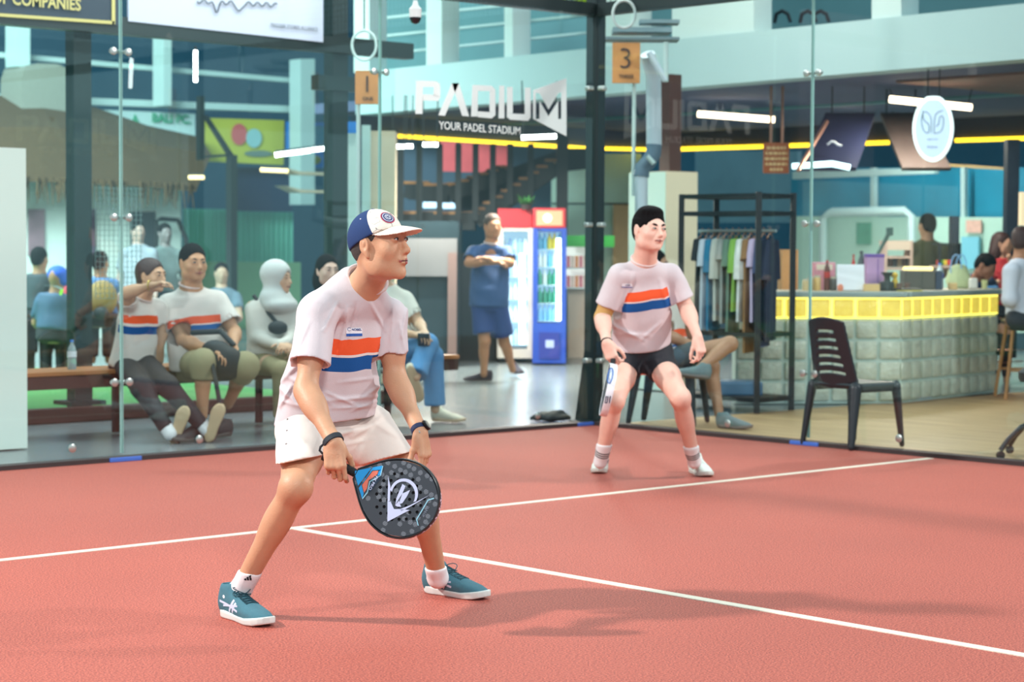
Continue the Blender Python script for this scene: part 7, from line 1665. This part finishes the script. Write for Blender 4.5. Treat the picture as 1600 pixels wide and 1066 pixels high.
# --- standing man in blue by the fridges
blues = [mat('shoe_navy', (40, 36, 56), .7), mat('sole_navy', (52, 40, 54), .6), mat('lace_red', (170, 50, 60)), mat('mark_red', (190, 60, 70))]
bmn, J, A, T = folk('standing man in dark blue shirt and shorts with folded arms before the fridges', 19.95, dict(pel=(764, 470, 0), neck=(768, 380, 0), chest=(766, 425, 0), head=(770, 353, -.03), hipR=(752, 482, 0), hipL=(778, 482, 0), kneR=(757, 533, -.05), kneL=(788, 535, .1), ankR=(756, 585, 0), ankL=(801, 578, .25),
    shR=(740, 394, 0), elR=(732, 411, -.12), wrR=(772, 410, -.28), shL=(794, 394, 0), elL=(797, 412, -.12), wrL=(760, 404, -.30), NR=V(0, 0, -1.0), NL=V(0, 0, -1.0)), 1.0, (dirv(.35, -.93, 0),), None, (172, 122, 92), mat('blue_shirt', (48, 78, 128), .7, bump=.2, var=.25, vscale=6), hair=dict(m=mat('thin_hair', (70, 52, 46), .7, var=.4, vscale=60), face=(0, .10, -.03), fr=(.12, .085, .10)), legs=(mat('navy_shorts', (26, 52, 112), .7, var=.2, vscale=6), .78, .10, .105, .06), fat=.008, hem=.0,
    shoes=dict(m=blues, Rheel=(V(*gnd(768, 596)[:2], 0), dirv(-1, -.15, 0), ZZ), Lheel=(gnd(800, 586)+ZZ*.02, dirv(.35, -.9, .0), ZZ)), st=[[-.06, 0, .0, .19, .15], [.1, 0, .02, .19, .155], [.25, 0, 0, .185, .14], [.35, 0, 0, .175, .12], [.44, 0, 0, .12, .09]])
# --- seated man behind the far player on a dark plastic chair
ch2 = plastic_chair('plastic_chair', V(*at(1046, 640, 15.3)[:2], 0), nrm(HR*.9-HF*.3), 'dark plastic chair under the man sitting behind the far player', chm, 1.0)
sc, J, A, T = folk('man in cream shirt sitting cross-legged behind the far player', 15.22, dict(pel=(1046, 556, 0), neck=(1030, 446, 0), chest=(1038, 500, 0), head=(1024, 414, 0), hipR=(1048, 562, -.08), hipL=(1050, 560, .10), kneR=(1140, 538, -.22), kneL=(1112, 574, .05), ankR=(1092, 577, -.42), ankL=(1124, 650, .0),
    shR=(1016, 476, -.1), elR=(1040, 524, -.15), wrR=(1082, 538, -.1), shL=(1054, 474, .12), elL=(1078, 520, .2), wrL=(1100, 540, .1)), 1.02, (dirv(.9, -.3, 0),), None, (172, 128, 100), stripe_shirt('cream_jersey_e', (214, 208, 200), (.13, .19), (.07, .12), .2), hair=dict(**blackhair), legs=(mat('grey_shorts', (74, 84, 90), .85), .60, .095, .09, .06), origin=V(*at(1046, 640, 15.3)[:2], 0),
    shoes=dict(m=[mat('shoe_teal_grey', (104, 124, 128), .7), mat('sole_grey2', (110, 104, 100), .6), MATS['lace_dark2'], MATS['mark_grey']], Rheel=(at(1108, 594, 14.79), dirv(-.95, -.1, .12), dirv(.1, .2, 1)), Lheel=(V(*gnd(1122, 668)[:2], 0), dirv(.7, -.5, 0), ZZ)))
# --- people at the bar
folk('man in olive shirt seen from behind, working behind the bar', 21.0, dict(pel=(1446, 470, 0), neck=(1449, 374, 0), chest=(1447, 420, 0), head=(1448, 352, 0), hipR=(1456, 480, 0), hipL=(1436, 480, 0), kneR=(1458, 540, 0), kneL=(1436, 540, 0), ankR=(1458, 592, 0), ankL=(1436, 592, 0),
    shR=(1474, 390, 0), elR=(1476, 425, .1), wrR=(1462, 440, .3), shL=(1424, 390, 0), elL=(1416, 425, .1), wrL=(1426, 442, .3)), 1.02, (dirv(-.35, .93, 0),), None, (196, 150, 116), mat('olive_shirt', (92, 92, 56), .8, var=.12, vscale=8), hair=dict(**blackhair), legs=(mat('dark_trousers', (44, 44, 50), .8), 1.9, .09, .07, .06), vox=.016, hands=False)
folk('woman with long dark brown hair behind the bar\'s right end', 20.4, dict(pel=(1560, 480, 0), neck=(1562, 402, 0), chest=(1561, 440, 0), head=(1566, 380, 0), hipR=(1550, 485, 0), hipL=(1572, 485, 0), kneR=(1550, 545, 0), kneL=(1572, 545, 0), ankR=(1550, 595, 0), ankL=(1572, 595, 0),
    shR=(1544, 414, 0), elR=(1546, 445, -.1), wrR=(1560, 440, -.3), shL=(1580, 414, 0), elL=(1586, 430, -.1), wrL=(1576, 400, -.2)), .95, (dirv(.9, -.4, 0),), None, (206, 156, 130), mat('red_print', (180, 44, 52), .8, var=.4, vscale=12), hair=dict(m=mat('brown_hair', (62, 34, 32)), back=[((0, -.06, -.10), (.1, .08, .15))], ears=False, length=1, **blackhair), legs=(mat('dark_trousers', (44, 44, 50)), 1.9, .085, .065, .05), vox=.016, hands=False, male=False)
folk('man in navy shirt with lowered head behind the bar', 19.6, dict(pel=(1520, 490, .2), neck=(1528, 432, .0), chest=(1522, 460, .1), head=(1541, 416, -.1), hipR=(1510, 495, .2), hipL=(1532, 495, .2), kneR=(1510, 550, 0), kneL=(1532, 550, 0), ankR=(1510, 600, 0), ankL=(1532, 600, 0),
    shR=(1506, 446, 0), elR=(1500, 470, -.1), wrR=(1520, 458, -.2), shL=(1546, 444, .1), elL=(1556, 466, 0), wrL=(1545, 456, -.2)), 1.0, (dirv(.75, -.5, -.6), dirv(.4, -.2, .8)), None, (150, 100, 78), mat('navy_tee', (38, 50, 78), .8), hair=dict(m=hairm, **blackhair), legs=(mat('dark_trousers', (44, 44, 50)), 1.9, .09, .07, .06), vox=.014, hands=False)
folk('man in pale shirt sitting on the bar stool at the right edge', 17.8, dict(pel=(1598, 495, 0), neck=(1592, 404, 0), chest=(1592, 450, 0), head=(1598, 376, 0), hipR=(1588, 500, -.1), hipL=(1606, 500, .1), kneR=(1622, 506, -.1), kneL=(1632, 506, .2), ankR=(1612, 565, -.1), ankL=(1622, 565, .2),
    shR=(1580, 424, -.18), elR=(1578, 468, -.2), wrR=(1592, 452, .0), shL=(1606, 424, .18), elL=(1612, 460, .2), wrL=(1596, 452, .25)), 1.05, (dirv(.6, .75, 0),), None, (180, 126, 96), mat('pale_shirt', (206, 208, 222), .8, var=.05), hair=dict(m=mat('brown_hair', (62, 34, 32)), **blackhair), legs=(mat('dark_trousers', (44, 44, 50)), 1.9, .09, .07, .06), vox=.012, long=True, slr=(.066, .072, .074),
    shoes=dict(m=darksh, Rheel=(at(1606, 578, 17.7), dirv(1, .3, 0), ZZ)))
# --- people beyond the next court's glass (sitting on a low bench there)
r = empty('low_bench', at(140, 560, 20.3), 'low dark bench beyond the next court under four blurred people', 'bench'); b = MB(); vbox(b, 40, 492, 190, 497, 20.2, .45); b.build('seat', brown, r)
for u in (44, 110, 182): 
    g = at(u, 500, 20.4); MB().box(V(g[0], g[1], g[2]/2), (.06, .3, g[2]), ax=VA).build('leg', brown, r)
def sitter(label, u, dx, d, skin_, shirt, hair, back=True, lean=0, **kw):
    v0 = kw.pop('v', 405); f = 1 if back else -1
    return folk(label, d, dict(pel=(u, v0+80, 0), neck=(u+lean*.6, v0+18, 0), chest=(u+lean*.3, v0+48, 0), head=(u+lean, v0-4, 0), hipR=(u+10*f, v0+84, 0), hipL=(u-10*f, v0+84, 0), kneR=(u+12*f, v0+88, .42*f), kneL=(u-12*f, v0+88, .42*f), ankR=(u+12*f, v0+150, .40*f), ankL=(u-12*f, v0+150, .40*f),
        shR=(u+lean*.5+23*f, v0+34, 0), elR=(u+28*f, v0+66, .1*f), wrR=(u+14*f, v0+80, .3*f), shL=(u+lean*.5-23*f, v0+34, 0), elL=(u-28*f, v0+66, .1*f), wrL=(u-14*f, v0+80, .3*f)), 1.0, (dirv(.25, f*1.0, 0),), None, skin_, shirt, hair=hair, legs=(mat('dark_trousers', (44, 44, 50)), 1.9, .09, .07, .06), vox=.018, hands=False, **kw)
sitter('dark haired man in charcoal tee beyond the next court, at the far left', 62, 0, 20.6, (190, 140, 110), mat('charcoal_tee', (52, 60, 66), .8), dict(**blackhair), v=408)
hv, J, A, T = sitter('person in blue cap bending, steel blue jacket with lime reflective straps', 84, 0, 20.0, (180, 130, 100), mat('steel_jacket', (66, 92, 122), .7, var=.15, vscale=6), None, v=438, lean=6)
s = Sculpt(.02); H = J['head']; s.ell(H+ZZ*.03, V(.10, .11, .09), VA); s.ell(H+HR*.05-ZZ*.02, V(.06, .08, .07), VA); s.build('cap', .014, mat('royal_blue', (38, 92, 206), .7), hv)
lime = mat('lime_reflective', (160, 230, 50), .5)
bj = hv.children; jb = bvh([c for c in hv.children if c.name.startswith('shirt')][0])
def strap(pts, w, m, parent, tree, dd):
    b = MB(); P_ = []
    for i in range(len(pts)-1):
        for t in np.linspace(0, 1, 8, endpoint=False): P_.append((pts[i][0]+(pts[i+1][0]-pts[i][0])*t, pts[i][1]+(pts[i+1][1]-pts[i][1])*t))
    vs = []
    for u, v in P_:
        for du in (-w, w):
            p = at(u+du, v, dd-.8); h = tree.ray_cast(Vector(p), Vector(FW)); vs.append(np.array(h[0])-FW*.012 if h[0] is not None else at(u+du, v, dd-.1))
    b.add(vs, [(2*i, 2*i+1, 2*i+3, 2*i+2) for i in range(len(P_)-1)]); return b.build('reflective_strap', m, parent)
strap([(97, 452), (90, 475), (83, 500)], 2.2, lime, hv, jb, 20.0); strap([(70, 446), (86, 447), (99, 452)], 2.5, mat('strap_grey', (170, 186, 200), .5), hv, jb, 20.0)
sitter('person in red jacket behind the broad dark post', 124, 0, 21.2, (190, 140, 110), mat('red_jacket', (206, 70, 86), .8), dict(**blackhair), v=420)
sitter('person with grey blue shirt and tan backpack beyond the next court', 157, 0, 20.7, (180, 130, 100), mat('grey_blue_tee', (84, 120, 170), .8), dict(**blackhair), v=414)
bp = empty('backpack', at(158, 455, 20.3), 'tan backpack worn by a blurred person beyond the next court', 'bag'); s = Sculpt(.04); s.ell(at(160, 466, 20.32), V(.15, .09, .18), VA); s.build('sack', .014, mat('tan_bag', (160, 126, 74), .8, var=.2, vscale=9), bp); s = Sculpt(.02); s.ell(at(158, 490, 20.22), V(.08, .05, .07), VA); s.build('pocket', .014, mat('bag_black', (28, 30, 34)), bp)
def stander(label, u, v0, d, skin_, shirt, leg, hair, f=-1, **kw):
    s_ = d/20.0; q = lambda x: x/s_
    return folk(label, d, dict(pel=(u, v0+q(118), 0), neck=(u, v0+q(24), 0), chest=(u, v0+q(70), 0), head=(u, v0, 0), hipR=(u+q(14)*f, v0+q(128), 0), hipL=(u-q(14)*f, v0+q(128), 0), kneR=(u+q(15)*f, v0+q(190), 0), kneL=(u-q(15)*f, v0+q(190), 0), ankR=(u+q(16)*f, v0+q(250), 0), ankL=(u-q(16)*f, v0+q(250), 0),
        shR=(u+q(27)*f, v0+q(42), 0), elR=(u+q(34)*f, v0+q(88), .05), wrR=(u+q(32)*f, v0+q(125), -.1), shL=(u-q(27)*f, v0+q(42), 0), elL=(u-q(34)*f, v0+q(88), .05), wrL=(u-q(32)*f, v0+q(125), -.1)), 1.0, (dirv(.5, .8*f*-1 if f > 0 else -.85, 0),), None, skin_, shirt, hair=hair, legs=(leg, 1.9, .09, .07, .06), vox=.018, hands=False, **kw)
stander('blurred person in grey top standing behind the ponytailed woman', 216, 361, 24.0, (170, 140, 130), mat('grey_top', (140, 146, 156), .8, var=.2, vscale=6), mat('dark_trousers', (44, 44, 50)), dict(**blackhair))
stander('blurred person in grey mottled coat standing left of the broad seated man', 258, 364, 24.5, (120, 110, 110), mat('mottled_coat', (104, 116, 116), .8, var=.5, vscale=9), mat('dark_trousers', (44, 44, 50)), dict(**blackhair))
sitter('small blurred person in blue grey top seen right of the broad seated man', 346, 0, 23.5, (170, 140, 120), mat('blue_grey_top', (84, 104, 120), .8), dict(**blackhair), v=430, back=False)
# water bottle on the bench
q = at(109, 577, 14.1); pb = ony(110, 581, 1.62)
bottle(0, 0, .20, .031, mat('pet_clear', (206, 226, 236), .08, spec=.9, trans=.6), 'clear water bottle with light blue cap standing on the bench', band_=mat('band_white', (226, 236, 246), .4), pos=V(pb[0], 1.6, .461))

p = ony(863, 660, .5); p[2] = 0; s = Sculpt(.02); s.ell(p+ZZ*.02, V(.14, .10, .05), VA); s.ell(p+HR*.05+ZZ*.035, V(.06, .05, .04), VA); s.ell(p-HR*.1+ZZ*.015, V(.07, .05, .03), VA); s.cut(p+ZZ*.001, -ZZ, .4); s.disp = folds([], .004, 40, 6)
tag(s.build('small_bag', .01, mat('bag_black', (28, 30, 34))), 'small black bag lying on the walkway behind the court corner', 'bag')
